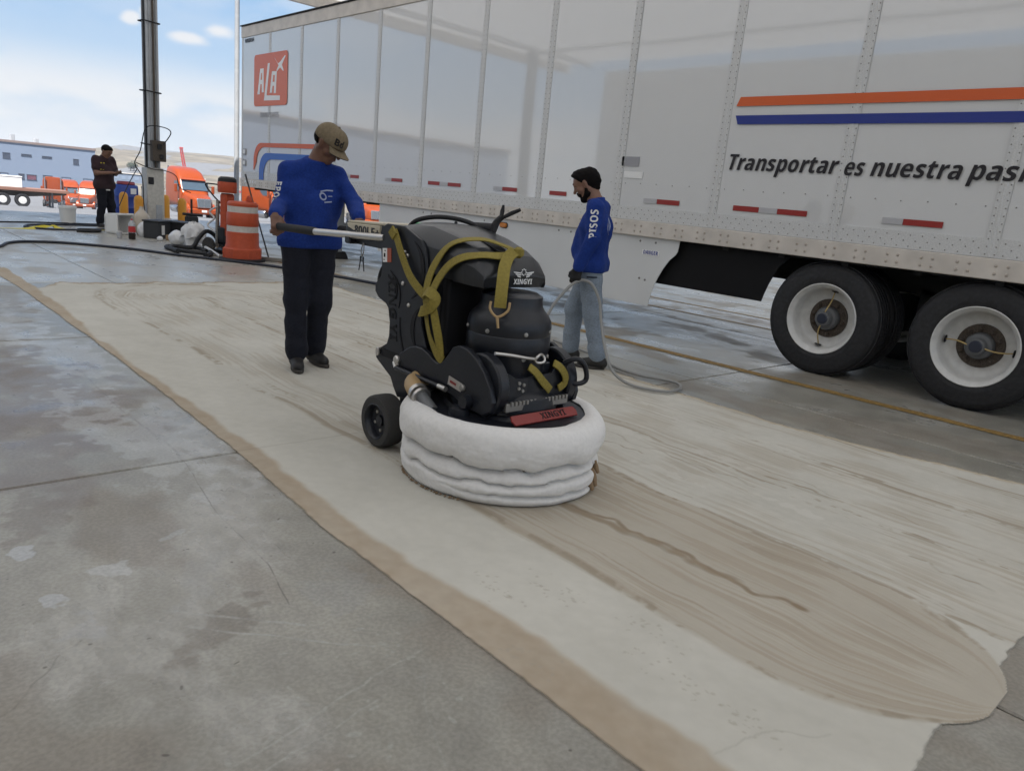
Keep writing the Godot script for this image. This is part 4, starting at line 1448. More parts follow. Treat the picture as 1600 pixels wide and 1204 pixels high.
	for k in 5:
		put("front_label", MB.new().box(Vector3(0.25 + k * 0.12, 1.16, 0.0295), Vector3(0.07, 0.05, 0.003)), MT.print_white, t)

# ---------------------------------------------------------------- the floor grinder
# flat strap: way points with the direction its flat side faces
func ribbon(pts: Array, facing: Array, w: float, th: float, per := 5) -> MB:
	var m := MB.new()
	var p := spline(pts, per)
	var f := spline(facing, per)
	var rows := []
	for k in p.size():
		var t: Vector3 = (p[mini(k + 1, p.size() - 1)] - p[maxi(k - 1, 0)]).normalized()
		var nn: Vector3 = (f[k] - t * f[k].dot(t)).normalized()
		var s := t.cross(nn).normalized() * w * 0.5
		nn *= th * 0.5
		var ring := []
		for q in [[1.0, 0.7], [0.9, 1.0], [0.0, 1.15], [-0.9, 1.0], [-1.0, 0.7], [-1.0, -0.7], [-0.9, -1.0], [0.0, -1.15], [0.9, -1.0], [1.0, -0.7]]:
			ring.append(p[k] + s * q[0] + nn * q[1])
		rows.append(ring)
	m.sheet(rows, false, true)
	# outward check on the first ring
	if (m.v[0] - p[0]).dot(m.n[0]) < 0.0:
		m = MB.new().sheet(rows, true, true)
	return m

func arc_bar(c: Vector2, r: float, a0: float, a1: float, w: float, z: float) -> MB:
	var outer := PackedVector2Array()
	var cnt := 10
	for k in cnt + 1:
		var a := deg_to_rad(lerpf(a0, a1, float(k) / cnt))
		outer.append(c + Vector2(cos(a), sin(a)) * (r + w * 0.5 * sin(PI * k / cnt)))
	for k in range(cnt, -1, -1):
		var a := deg_to_rad(lerpf(a0, a1, float(k) / cnt))
		outer.append(c + Vector2(cos(a), sin(a)) * (r - w * 0.5 * sin(PI * k / cnt) - 0.0008))
	return MB.new().prism(outer, 0.003, X(Vector3(0, 0, z)))

func bolt(parent: Node3D, p: Vector3, r := 0.012, m: Material = null) -> void:
	put("bolt", MB.new().lathe([Vector2(r, 0), Vector2(r, r * 0.5), Vector2(r * 0.7, r * 0.85), Vector2(0, r * 0.9)], 10, X(p, Basis(Vector3.RIGHT, PI / 2))), m if m else MT.bright_steel, parent)

func build_grinder() -> void:
	var g := thing("floor_grinder", "black walk-behind floor grinder with white fleece skirt and olive straps", "floor grinder", Vector3(-2.5, 0.005, -2.4))
	# fleece skirt: a thick rolled upper fold over slimmer ones, folds wander round the drum
	var nz := fz[1]
	var n5 := fz[5]
	var rows := []
	var na := 180
	var prof := []
	for k in 76:
		prof.append(k / 75.0)
	for u in prof:
		var ring := []
		for j in na:
			var a := TAU * j / na
			var ca := Vector2(cos(a), sin(a))
			# heights of the creases, sinking from the wheel side towards the front
			var w1 := 0.186 - 0.024 * cos(a - 0.75) + 0.025 * nz.get_noise_2d(ca.x * 0.6, ca.y * 0.6)
			var w2 := 0.128 - 0.032 * cos(a - 1.2) + 0.02 * nz.get_noise_2d(ca.x * 0.7 + 5.0, ca.y * 0.7)
			var w3 := 0.055 + 0.016 * nz.get_noise_2d(ca.x * 0.7 + 9.0, ca.y * 0.7) - 0.012 * cos(a)
			var deep2 := smoothstep(-0.6, 0.5, cos(a - 0.5))
			var deep3 := smoothstep(0.0, 0.9, cos(a + 0.1))
			var y: float
			var r: float
			if u < 0.72:
				y = lerpf(0.003, 0.265, u / 0.72)
				r = 0.474 + 0.014 * sin(a * 2.0 + 0.6) + 0.01 * sin(a * 3.0 + 2.0)
				r += 0.036 * (1.0 - pow(absf(y - (w1 + 0.33) * 0.5) / ((0.33 - w1) * 0.5 + 0.01), 2.0)) if y > w1 else (0.022 + 0.02 * smoothstep(0.2, 1.0, -cos(a - 0.4))) * (1.0 - pow(absf(y - w1 * 0.5) / (w1 * 0.55), 2.0))
				r -= 0.05 * exp(-absf(y - w1) / 0.009)
				r -= 0.046 * deep2 * exp(-absf(y - w2) / 0.007)
				r -= 0.04 * deep3 * exp(-absf(y - w3) / 0.006)
				r -= 0.016 * exp(-pow(y / 0.014, 2.0))
				# the seam where the ends of the fleece meet
				var da := wrapf(a + 0.38, -PI, PI)
				r -= 0.03 * exp(-pow(da / 0.035, 2.0)) * smoothstep(0.25, 0.12, y)
			else:
				var s: float = (u - 0.72) / 0.28
				var ro := 0.474 + 0.014 * sin(a * 2.0 + 0.6) + 0.01 * sin(a * 3.0 + 2.0) + 0.036 * (1.0 - pow((0.265 - (w1 + 0.33) * 0.5) / ((0.33 - w1) * 0.5 + 0.01), 2.0))
				y = 0.265 + 0.082 * sin(s * PI * 0.68)
				r = ro - (ro - 0.392) * (1.0 - cos(s * PI * 0.68)) / (1.0 - cos(PI * 0.68))
			r += 0.009 * nz.get_noise_3d(ca.x * 0.7, y * 2.0, ca.y * 0.7) + 0.0015 * n5.get_noise_3d(ca.x * 2.2, y * 5.0, ca.y * 2.2)
			ring.append(Vector3(ca.x * r - 0.05, y, ca.y * r - 0.01))
		rows.append(ring)
	var mb := MB.new().sheet(rows, false, true)
	if (mb.v[20 * na] - Vector3(-0.05, 0.2, 0)).dot(mb.n[20 * na]) < 0.0:
		mb = MB.new().sheet(rows, true, true)
	var skirt := put("fleece_skirt", mb, MT.fleece, g)
	skirt.set_meta("label", "thick folded white fleece skirt round the grinding head")
	# soiled knot at the seam, and frayed lower hem
	var kn := MB.new()
	for q in [[-0.36, 0.09, 0.02], [-0.33, 0.05, 0.016], [-0.4, 0.06, 0.018], [-0.44, 0.12, 0.014]]:
		var c := Vector3(cos(q[0]) * 0.487 - 0.05, q[1], sin(q[0]) * 0.487 - 0.01)
		kn.tube([c + Vector3(0, 0.035, 0.01), c, c + Vector3(0.01, -0.03, -0.012)], [q[2] * 0.5, q[2], q[2] * 0.6], 8)
	put("skirt_knot", kn, MT.fleece_dirty, skirt)
	var hem := MB.new()
	rng.seed = 21
	for k in 40:
		var a := deg_to_rad(62.0 + 60.0 * k / 40.0 + rng.randf_range(-1.5, 1.5))
		var c := Vector3(cos(a) * 0.478 - 0.05, 0.006, sin(a) * 0.478 - 0.01)
		hem.tube([c, c + Vector3(cos(a), -0.15, sin(a)) * rng.randf_range(0.004, 0.014)], [0.005, 0.0015], 5)
	put("skirt_hem", hem, MT.fleece_dirty, skirt)
	# cover of the grinding head
	put("head_cover", MB.new().lathe([Vector2(0.405, 0.2), Vector2(0.405, 0.318), Vector2(0.395, 0.328), Vector2(0.3, 0.335), Vector2(0.285, 0.35), Vector2(0.24, 0.352), Vector2(0, 0.352)], 48, X(Vector3(-0.05, 0, -0.01))), MT.coat_black, g)
	put("gear_case", MB.new().lathe([Vector2(0.26, 0.34), Vector2(0.25, 0.42), Vector2(0.215, 0.45), Vector2(0.215, 0.52), Vector2(0, 0.52)], 32, X(Vector3(-0.05, 0, 0))), MT.coat_black, g)
	put("cover_cap", MB.new().lathe([Vector2(0.05, 0.33), Vector2(0.048, 0.362), Vector2(0.03, 0.368), Vector2(0, 0.368)], 16, X(Vector3(-0.02, 0, 0.3))), MT.coat_black, g)
	# red maker's tag on the rim
	var rt := put("front_tag", MB.new().prism(poly([-0.2, -0.026, 0.2, -0.026, 0.21, 0.0, 0.2, 0.026, -0.2, 0.026, -0.21, 0.0]), 0.01, X(Vector3.ZERO, rot(Vector3(0, 0, 1), 52) * Basis(Vector3(0, 0, -1), Vector3.UP, Vector3(1, 0, 0))), 0.002), MT.tag_red, g, Vector3(0.235, 0.354, 0.0))
	put("tag_text", MB.new().text("XINGYI", wide, 0.046, 0.002, func(p: Vector3) -> Vector3:
		var b := rot(Vector3(0, 0, 1), 52)
		return b * Vector3(0.0055 + p.z, p.y, -p.x - 0.05)), MT.engraved, rt)
	var sb := MB.new()
	for k in 16:
		sb.box(Vector3(0.186, 0.416, 0.17 - 0.0235 * k), Vector3(0.014, 0.02, 0.014), 0.002)
	sb.box(Vector3(0.178, 0.398, 0.0), Vector3(0.012, 0.04, 0.4), 0.003)
	put("toothed_bar", sb, MT.dull_steel, g)
	put("bar_back", MB.new().box(Vector3(0.168, 0.398, 0.0), Vector3(0.012, 0.052, 0.41), 0.003), MT.coat_black, g)
	# front frame
	var ff := put("front_frame", MB.new().prism(poly([-0.19, 0.4, 0.19, 0.4, 0.21, 0.44, 0.22, 0.56, 0.13, 0.58, 0.1, 0.53, -0.12, 0.52, -0.2, 0.56, -0.21, 0.44]), 0.014, X(Vector3(0.15, 0, 0), Basis(Vector3(0, 0, -1), Vector3.UP, Vector3(1, 0, 0))), 0.002), MT.coat_black, g)
	put("frame_shelf", MB.new().box(Vector3(0.06, 0.5, 0.0), Vector3(0.19, 0.014, 0.4), 0.003), MT.coat_black, g)
	put("frame_block", MB.new().box(Vector3(0.1, 0.545, -0.02), Vector3(0.05, 0.06, 0.2), 0.008), MT.coat_black, g)
	for s in [0.205, -0.205]:
		put("frame_cheek", MB.new().prism(poly([-0.06, 0.38, 0.15, 0.39, 0.155, 0.55, 0.1, 0.6, -0.06, 0.57]), 0.012, X(Vector3(0, 0, s)), 0.002), MT.coat_black, g)
	for p in [Vector2(0.15, 0.5), Vector2(0.12, 0.49), Vector2(0.15, 0.475), Vector2(0.125, 0.462)]:
		put("bolt", MB.new().lathe([Vector2(0.009, 0), Vector2(0.008, 0.006), Vector2(0, 0.007)], 8, X(Vector3(0.157, p.y, p.x - 0.04), Basis(Vector3(0, 0, 1), -PI / 2))), MT.dull_steel, ff)
	put("pull_handle", MB.new().tube(spline([Vector3(0.15, 0.57, -0.18), Vector3(0.2, 0.6, -0.21), Vector3(0.22, 0.57, -0.25), Vector3(0.22, 0.5, -0.275), Vector3(0.2, 0.475, -0.24), Vector3(0.15, 0.48, -0.2)]), 0.013, 8), MT.coat_black, g)
	# side weights: shaped arm plate with a round end on each side
	for s in [1.0, -1.0]:
		var arm := put("weight_arm", MB.new().prism(poly([-0.57, 0.47, -0.54, 0.505, -0.46, 0.552, -0.42, 0.565, -0.36, 0.565, -0.31, 0.55, -0.27, 0.53, -0.235, 0.522, -0.2, 0.53, -0.165, 0.57, -0.125, 0.62, -0.08, 0.637, -0.02, 0.632, 0.05, 0.6, 0.11, 0.55, 0.155, 0.49, 0.175, 0.43, 0.165, 0.385, 0.12, 0.36, 0.03, 0.36, -0.06, 0.385, -0.2, 0.415, -0.36, 0.425, -0.5, 0.41, -0.56, 0.425]), 0.03, X(Vector3(0, 0, 0.268 * s)), 0.004), MT.coat_black, g)
		put("weight_disc", MB.new().lathe([Vector2(0, -0.03), Vector2(0.138, -0.03), Vector2(0.146, -0.022), Vector2(0.146, 0.022), Vector2(0.138, 0.03), Vector2(0, 0.03)], 40, X(Vector3(0.045, 0.478, 0.222 * s), Basis(Vector3.RIGHT, PI / 2))), MT.coat_black, g)
		put("hinge_boss", MB.new().lathe([Vector2(0, -0.03), Vector2(0.03, -0.03), Vector2(0.03, 0.03), Vector2(0, 0.03)], 16, X(Vector3(0.02, 0.4, 0.29 * s), Basis(Vector3.RIGHT, PI / 2))), MT.coat_black, arm)
		if s > 0:
			put("label_plate", MB.new().box(Vector3(-0.085, 0.456, 0.2855), Vector3(0.1, 0.042, 0.004), 0.001, rot(Vector3(0, 0, 1), -9)), MT.bright_steel, arm)
			put("label_print", MB.new().box(Vector3(-0.095, 0.458, 0.289), Vector3(0.045, 0.012, 0.002), 0.0005, rot(Vector3(0, 0, 1), -9)), MT.tag_red, arm)
			bolt(arm, Vector3(-0.025, 0.452, 0.284), 0.017, MT.dull_steel)
			bolt(arm, Vector3(-0.553, 0.468, 0.284), 0.022)
			bolt(arm, Vector3(-0.553, 0.445, 0.284), 0.015)
			put("tie_rod", MB.new().tube([Vector3(-0.545, 0.428, 0.3), Vector3(-0.16, 0.424, 0.305)], 0.012, 8), MT.coat_black, g)
			put("rod_end", MB.new().tube([Vector3(-0.18, 0.424, 0.305), Vector3(-0.125, 0.422, 0.305)], 0.014, 8), MT.bright_steel, g)
			put("rod_end", MB.new().tube([Vector3(-0.545, 0.428, 0.3), Vector3(-0.575, 0.45, 0.29)], 0.011, 8), MT.bright_steel, g)
	# motor
	put("motor", MB.new().lathe([Vector2(0.196, 0.5), Vector2(0.198, 0.615), Vector2(0.201, 0.622), Vector2(0.201, 0.69), Vector2(0.198, 0.695), Vector2(0.2, 0.7), Vector2(0.201, 0.735), Vector2(0.196, 0.76), Vector2(0.184, 0.782), Vector2(0.162, 0.804), Vector2(0.15, 0.825), Vector2(0.146, 0.87), Vector2(0.12, 0.885), Vector2(0, 0.885)], 48, X(Vector3(-0.06, 0, 0))), MT.coat_black, g)
	for q in [[20.0, 0.715], [20.0, 0.6], [72.0, 0.715], [72.0, 0.6], [-30.0, 0.715], [-30.0, 0.6], [118.0, 0.715], [118.0, 0.6]]:
		var d := Vector3(cos(deg_to_rad(q[0])), 0, sin(deg_to_rad(q[0])))
		put("bolt", MB.new().lathe([Vector2(0.011, 0), Vector2(0.01, 0.006), Vector2(0, 0.009)], 8, X(Vector3(-0.06, q[1], 0) + d * 0.199, Basis(Vector3.UP, -deg_to_rad(q[0])) * Basis(Vector3(0, 0, 1), -PI / 2))), MT.dull_steel, g)
	# body behind the motor, near-black face painting in its shaded interior
	put("body_box", MB.new().box(Vector3(-0.55, 0.66, 0), Vector3(0.42, 0.62, 0.4), 0.015), MT.coat_black, g)
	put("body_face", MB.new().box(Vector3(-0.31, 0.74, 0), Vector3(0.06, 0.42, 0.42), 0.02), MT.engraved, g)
	# hood: lofted shell, crowned, chamfered nose
	var secs := [[-0.86, 1.085, 0.13, 0.2, 1.02, 0.95], [-0.8, 1.118, 0.14, 0.222, 1.035, 0.95], [-0.62, 1.15, 0.15, 0.232, 1.05, 0.94], [-0.48, 1.152, 0.152, 0.235, 1.05, 0.93], [-0.3, 1.118, 0.15, 0.232, 1.035, 0.915], [-0.16, 1.075, 0.148, 0.222, 1.0, 0.905], [-0.1, 1.045, 0.14, 0.212, 0.985, 0.902], [-0.05, 0.985, 0.12, 0.2, 0.955, 0.902], [-0.045, 0.955, 0.12, 0.198, 0.94, 0.902], [-0.06, 0.902, 0.115, 0.19, 0.902, 0.899]]
	var hr := []
	for s in secs:
		var ring := []
		for p in [[s[3] * 0.96, s[5]], [s[3], (s[5] * 1.2 + s[4] * 0.8) / 2.0], [s[3] * 0.985, s[4]], [s[3] * 0.93, lerpf(s[4], s[1], 0.45)], [s[2] * 1.1, lerpf(s[4], s[1], 0.86)], [s[2] * 0.9, lerpf(s[4], s[1], 0.97)], [0.0, s[1] + 0.006], [-s[2] * 0.9, lerpf(s[4], s[1], 0.97)], [-s[2] * 1.1, lerpf(s[4], s[1], 0.86)], [-s[3] * 0.93, lerpf(s[4], s[1], 0.45)], [-s[3] * 0.985, s[4]], [-s[3], (s[5] * 1.2 + s[4] * 0.8) / 2.0], [-s[3] * 0.96, s[5]]]:
			ring.append(Vector3(s[0], p[1], p[0]))
		hr.append(ring)
	# panels meet at crisp edges: split across at the shoulders and along at the nose
	var hm := MB.new()
	for rr in [[0, 5], [5, 6], [6, 8], [8, 9]]:
		for cc in [[0, 2], [2, 4], [4, 8], [8, 10], [10, 12]]:
			var part := []
			for r in range(rr[0], rr[1] + 1):
				part.append(hr[r].slice(cc[0], cc[1] + 1))
			var pm := MB.new().sheet(part, false)
			var mid: Vector3 = part[0][part[0].size() / 2]
			var flip := pm.n[0].dot(pm.v[0] - Vector3(-0.4, 0.95, 0.0)) < 0.0
			hm.sheet(part, flip)
	var hood := put("hood", hm, MT.hood_black, g)
	put("hood_floor", MB.new().prism(poly([-0.84, -0.19, -0.07, -0.185, -0.07, 0.185, -0.84, 0.19]), 0.012, X(Vector3(0, 0.906, 0), Basis(Vector3.RIGHT, -PI / 2))), MT.coat_black, hood)
	put("nose_plate", MB.new().prism(poly([-0.15, 0.925, 0.15, 0.925, 0.15, 0.975, 0.11, 1.025, -0.11, 1.025, -0.15, 0.975]), 0.006, X(Vector3(-0.0475, -0.01, 0), Basis(Vector3(0, 0, -1), Vector3.UP, Vector3(1, 0, 0)) * rot(Vector3(1, 0, 0), -3)), 0.002), MT.hood_black, hood)
	# winged maker's mark on the nose
	var mk := MB.new()
	var nt := X(Vector3(-0.043, 0.952, -0.045), Basis(Vector3(0, 0, -1), Vector3.UP, Vector3(1, 0, 0)))
	for s in [-1.0, 1.0]:
		for k in 3:
			mk.prism(poly([s * 0.018, 0.022 - 0.009 * k, s * (0.066 - 0.012 * k), 0.027 - 0.009 * k, s * (0.062 - 0.012 * k), 0.021 - 0.009 * k, s * 0.018, 0.0165 - 0.009 * k]), 0.002, nt)
	for k in 8:
		var a := TAU * k / 8
		mk.box(nt * Vector3(cos(a) * 0.014, 0.024 + sin(a) * 0.014, 0), Vector3(0.002, 0.006, 0.006), 0.0)
	put("maker_mark", mk, MT.print_white, hood)
	put("maker_name", MB.new().text("XINGYI", wide, 0.034, 0.002, func(p: Vector3) -> Vector3: return nt * (p + Vector3(0.0, -0.021, 0))), MT.print_white, hood)
	put("hood_vent", MB.new().prism(rounded(0.16, 0.05, 0.022), 0.006, X(Vector3(-0.17, 1.085, 0.05), rot(Vector3(0, 0, 1), -17) * rot(Vector3(1, 0, 0), -82))), MT.engraved, hood)
	bolt(hood, Vector3(-0.52, 1.16, 0.0), 0.01, MT.coat_black)
	# side plates
	for s in [1.0, -1.0]:
		var outline := poly([-0.825, 1.1, -0.77, 1.125, -0.62, 1.125, -0.54, 1.095, -0.47, 1.07, -0.43, 1.03, -0.41, 0.97, -0.395, 0.9, -0.4, 0.83, -0.425, 0.78, -0.44, 0.72, -0.43, 0.66, -0.4, 0.6, -0.37, 0.54, -0.37, 0.44, -0.42, 0.34, -0.5, 0.27, -0.6, 0.255, -0.64, 0.3, -0.67, 0.345, -0.79, 0.405, -0.815, 0.42, -0.815, 0.455, -0.79, 0.475, -0.72, 0.515, -0.705, 0.56, -0.705, 0.63, -0.725, 0.7, -0.75, 0.72, -0.82, 0.74, -0.855, 0.77, -0.855, 0.81, -0.81, 0.85, -0.8, 0.9, -0.82, 1.0])
		var sp := put("side_plate", MB.new().prism(outline, 0.014, X(Vector3(0, 0, 0.238 * s)), 0.003), MT.coat_black, g)
		if s < 0:
			continue
		var z := 0.247
		# letters read downwards, cut into the plate
		for w in [["XING", 0.76], ["YI", 0.585]]:
			put("plate_text", MB.new().text(w[0], wide, 0.085, 0.002, func(p: Vector3) -> Vector3: return Vector3(-0.682 + p.y + (p.x + 0.7 - w[1]) * 0.16, w[1] - p.x * 1.05, z + p.z)), MT.engraved, sp)
		for a in [[Vector2(-0.78, 0.78), 0.13, -10.0, 62.0], [Vector2(-0.76, 0.76), 0.14, -18.0, 55.0], [Vector2(-0.32, 0.66), 0.29, 178.0, 222.0]]:
			put("plate_slot", arc_bar(a[0], a[1], a[2], a[3], 0.012, z), MT.engraved, sp)
		put("plate_recess", arc_bar(Vector2(-0.6, 0.92), 0.16, -62.0, 62.0, 0.03, z), MT.engraved, sp)
		put("plate_recess", arc_bar(Vector2(-0.37, 0.64), 0.13, 120.0, 235.0, 0.03, z), MT.engraved, sp)
		put("plate_slot", MB.new().prism(rounded(0.17, 0.04, 0.012), 0.004, X(Vector3(-0.67, 0.462, z))), MT.engraved, sp)
		put("pin_end", MB.new().prism(rounded(0.03, 0.045, 0.013), 0.02, X(Vector3(-0.785, 0.46, z + 0.004)), 0.003), MT.bright_steel, sp)
		var st := put("sticker", MB.new().box(Vector3(-0.775, 0.965, z), Vector3(0.04, 0.07, 0.002), 0.0, rot(Vector3(0, 0, 1), 6)), MT.print_white, sp)
		put("sticker_half", MB.new().box(Vector3(-0.735, 0.969, z), Vector3(0.036, 0.07, 0.002), 0.0, rot(Vector3(0, 0, 1), 6)), MT.flag_red, st)
		put("sticker_mark", MB.new().box(Vector3(-0.776, 0.965, z + 0.0015), Vector3(0.013, 0.02, 0.002)).box(Vector3(-0.773, 0.988, z + 0.0015), Vector3(0.008, 0.006, 0.002)).box(Vector3(-0.779, 0.942, z + 0.0015), Vector3(0.008, 0.006, 0.002)), MT.engraved, st)
		for p in [Vector2(-0.575, 0.985), Vector2(-0.54, 0.745), Vector2(-0.6, 0.845), Vector2(-0.57, 0.405), Vector2(-0.6, 1.0)]:
			bolt(sp, Vector3(p.x, p.y, z - 0.002), 0.0105)
	# rear: tie bar, exhaust hose, cables
	put("rear_bar", MB.new().tube([Vector3(-0.785, 0.46, -0.25), Vector3(-0.785, 0.46, 0.25)], 0.02, 10), MT.coat_black, g)
	var hp := []
	for k in 34:
		var t := k / 33.0
		hp.append(Vector3(-0.86 + 0.06 * sin(t * 3.0), lerpf(0.85, 0.2, t), -0.02))
	var hr2 := []
	for k in 34:
		hr2.append(0.052 if k % 2 else 0.06)
	put("dust_hose", MB.new().tube(hp, hr2, 14), MT.cream_hose, g)
	put("suction_elbow", MB.new().tube(spline([Vector3(-0.36, 0.41, 0.1), Vector3(-0.4, 0.41, 0.22), Vector3(-0.38, 0.395, 0.3), Vector3(-0.33, 0.385, 0.335), Vector3(-0.27, 0.37, 0.35)]), 0.044, 14), MT.tan_hose, g)
	put("hose_clamp", MB.new().tube([Vector3(-0.285, 0.374, 0.347), Vector3(-0.262, 0.368, 0.352)], 0.049, 14), MT.bright_steel, g)
	put("hose_clamp", MB.new().tube([Vector3(-0.25, 0.365, 0.354), Vector3(-0.235, 0.36, 0.356)], 0.047, 14), MT.bright_steel, g)
	put("suction_stub", MB.new().tube([Vector3(-0.24, 0.362, 0.355), Vector3(-0.14, 0.315, 0.36)], 0.032, 12), MT.hub_grey, g)
	put("cable_loop", MB.new().tube(spline([Vector3(-0.8, 1.0, 0.05), Vector3(-0.9, 0.96, 0.1), Vector3(-0.955, 0.87, 0.14), Vector3(-0.955, 0.78, 0.15), Vector3(-0.9, 0.7, 0.12), Vector3(-0.8, 0.66, 0.05)]), 0.013, 8), MT.rubber_black, g)
	put("cable_loop", MB.new().tube(spline([Vector3(-0.8, 1.1, 0.1), Vector3(-0.75, 1.15, 0.08), Vector3(-0.66, 1.178, 0.02), Vector3(-0.57, 1.176, -0.06), Vector3(-0.5, 1.15, -0.12), Vector3(-0.46, 1.11, -0.14)]), 0.012, 8), MT.rubber_black, g)
	put("cable_gland", MB.new().tube([Vector3(-0.54, 1.145, -0.13), Vector3(-0.42, 1.15, -0.16)], 0.026, 10), MT.rubber_black, g)
	put("cable_fork", MB.new().tube(spline([Vector3(-0.43, 1.12, -0.16), Vector3(-0.42, 1.18, -0.18), Vector3(-0.395, 1.215, -0.2)]), [0.02, 0.02, 0.02, 0.02, 0.02, 0.019, 0.018, 0.017, 0.016, 0.016, 0.015, 0.014, 0.013], 8), MT.rubber_black, g)
	put("cable_fork", MB.new().tube([Vector3(-0.4, 1.2, -0.19), Vector3(-0.405, 1.24, -0.2), Vector3(-0.4, 1.27, -0.2)], [0.01, 0.012, 0.006], 6), MT.rubber_black, g)
	put("cable_fork", MB.new().tube([Vector3(-0.39, 1.21, -0.2), Vector3(-0.35, 1.235, -0.22), Vector3(-0.315, 1.255, -0.24)], [0.01, 0.012, 0.009], 6), MT.rubber_black, g)
	# wheels
	for s in [1.0, -1.0]:
		var at := X(Vector3(-0.605, 0.137, 0.315 * s), Basis(Vector3.RIGHT, PI / 2 * s))
		var w := put("wheel", MB.new().lathe([Vector2(0.088, -0.055), Vector2(0.125, -0.056), Vector2(0.134, -0.048), Vector2(0.137, -0.03), Vector2(0.137, 0.03), Vector2(0.134, 0.048), Vector2(0.125, 0.056), Vector2(0.095, 0.056), Vector2(0.088, 0.05)], 40, at), MT.grey_tyre, g)
		put("rim", MB.new().lathe([Vector2(0.088, 0.045), Vector2(0.094, 0.055), Vector2(0.09, 0.058), Vector2(0.082, 0.05), Vector2(0.076, 0.02), Vector2(0.05, 0.014), Vector2(0.03, 0.014), Vector2(0.028, 0.03), Vector2(0.0, 0.032)], 32, at), MT.coat_black, w)
		for k in 5:
			var a := TAU * (k + 0.2) / 5
			put("wheel_bolt", MB.new().lathe([Vector2(0.0095, 0.01), Vector2(0.009, 0.022), Vector2(0, 0.024)], 8, at * X(Vector3(cos(a) * 0.052, 0, sin(a) * 0.052))), MT.bright_steel, w)
	put("axle", MB.new().tube([Vector3(-0.605, 0.137, -0.3), Vector3(-0.605, 0.137, 0.3)], 0.022, 10), MT.coat_black, g)
	for s in [0.2, -0.2]:
		put("axle_arm", MB.new().box(Vector3(-0.6, 0.24, s), Vector3(0.05, 0.24, 0.02), 0.004), MT.coat_black, g)
	# handle frame and console
	for s in [0.235, -0.235]:
		put("handle_tube", MB.new().tube([Vector3(-0.8, 1.05, s), Vector3(-1.2, 1.03, s), Vector3(-1.56, 1.012, s)], [0.019, 0.019, 0.02], 12), MT.bright_steel, g)
		put("handle_grip", MB.new().tube([Vector3(-1.53, 1.013, s), Vector3(-1.54, 1.013, s), Vector3(-2.06, 1.0, s), Vector3(-2.08, 1.0, s)], [0.019, 0.025, 0.024, 0.016], 12), MT.grip_black, g)
	put("handle_cross_bar", MB.new().box(Vector3(-1.15, 1.01, 0), Vector3(0.06, 0.05, 0.5), 0.008), MT.coat_black, g)
	var con := put("console", MB.new().prism(poly([-1.24, 1.045, -0.84, 1.03, -0.82, 1.075, -0.84, 1.112, -1.17, 1.1, -1.24, 1.07]), 0.42, X(Vector3.ZERO), 0.006), MT.coat_black, g)
	put("console_lid", MB.new().box(Vector3(-1.02, 1.108, 0.0), Vector3(0.34, 0.014, 0.45), 0.004, rot(Vector3(0, 0, 1), 2)), MT.console_cream, con)
	put("console_side", MB.new().prism(poly([-1.19, 1.095, -0.86, 1.105, -0.87, 1.06, -0.92, 1.025, -1.0, 1.02, -1.05, 1.045, -1.12, 1.06, -1.18, 1.075]), 0.016, X(Vector3(0, 0, 0.223)), 0.003), MT.console_cream, con)
	put("console_text", MB.new().text("800LE+", wide, 0.06, 0.002, func(p: Vector3) -> Vector3: return Vector3(-0.985, 1.066, 0.2325) + p, 1.25), MT.print_black, con)
	put("console_lamp", MB.new().box(Vector3(-0.86, 1.124, -0.05), Vector3(0.05, 0.02, 0.1), 0.004), MT.green_glass, con)
	put("console_stay", MB.new().box(Vector3(-0.98, 1.01, 0.2), Vector3(0.36, 0.045, 0.03), 0.004), MT.coat_black, g)
	var key := put("key_ring", MB.new().tube(spline([Vector3(-1.03, 1.0, 0.22), Vector3(-1.04, 0.96, 0.225), Vector3(-1.03, 0.93, 0.225), Vector3(-1.015, 0.96, 0.225), Vector3(-1.025, 1.0, 0.22)]), 0.003, 5), MT.dull_steel, g)
	for s in [-1.0, 1.0]:
		put("key", MB.new().box(Vector3(-1.03 + 0.012 * s, 0.915, 0.225), Vector3(0.014, 0.028, 0.006), 0.002).box(Vector3(-1.03 + 0.02 * s, 0.88, 0.225), Vector3(0.007, 0.06, 0.004), 0.001, rot(Vector3(0, 0, 1), 12 * s)), MT.rubber_black, key)
	# lifting straps
	var zf := Vector3(0, 0.1, 1)
	put("strap", ribbon([Vector3(-0.7, 1.09, 0.25), Vector3(-0.66, 1.07, 0.262), Vector3(-0.6, 0.99, 0.266), Vector3(-0.52, 0.9, 0.27), Vector3(-0.43, 0.845, 0.275), Vector3(-0.33, 0.805, 0.28), Vector3(-0.29, 0.79, 0.285)], [Vector3(0, 0.5, 1), zf, zf, zf, zf, zf, zf], 0.044, 0.006), MT.strap, g)
	put("strap_end", MB.new().box(Vector3(-0.685, 1.085, 0.266), Vector3(0.055, 0.05, 0.014), 0.004, rot(Vector3(0, 0, 1), -42)), MT.strap, g)
	put("strap", ribbon([Vector3(-0.32, 0.77, 0.3), Vector3(-0.35, 0.88, 0.282), Vector3(-0.33, 0.99, 0.252), Vector3(-0.27, 1.08, 0.21), Vector3(-0.18, 1.11, 0.12), Vector3(-0.12, 1.09, 0.03), Vector3(-0.07, 1.06, -0.03)], [zf, Vector3(0, 0.2, 1), Vector3(0, 0.4, 1), Vector3(0, 0.9, 0.6), Vector3(0.1, 1, 0.3), Vector3(0.2, 1, 0.1), Vector3(0.5, 1, 0)], 0.046, 0.006), MT.strap, g)
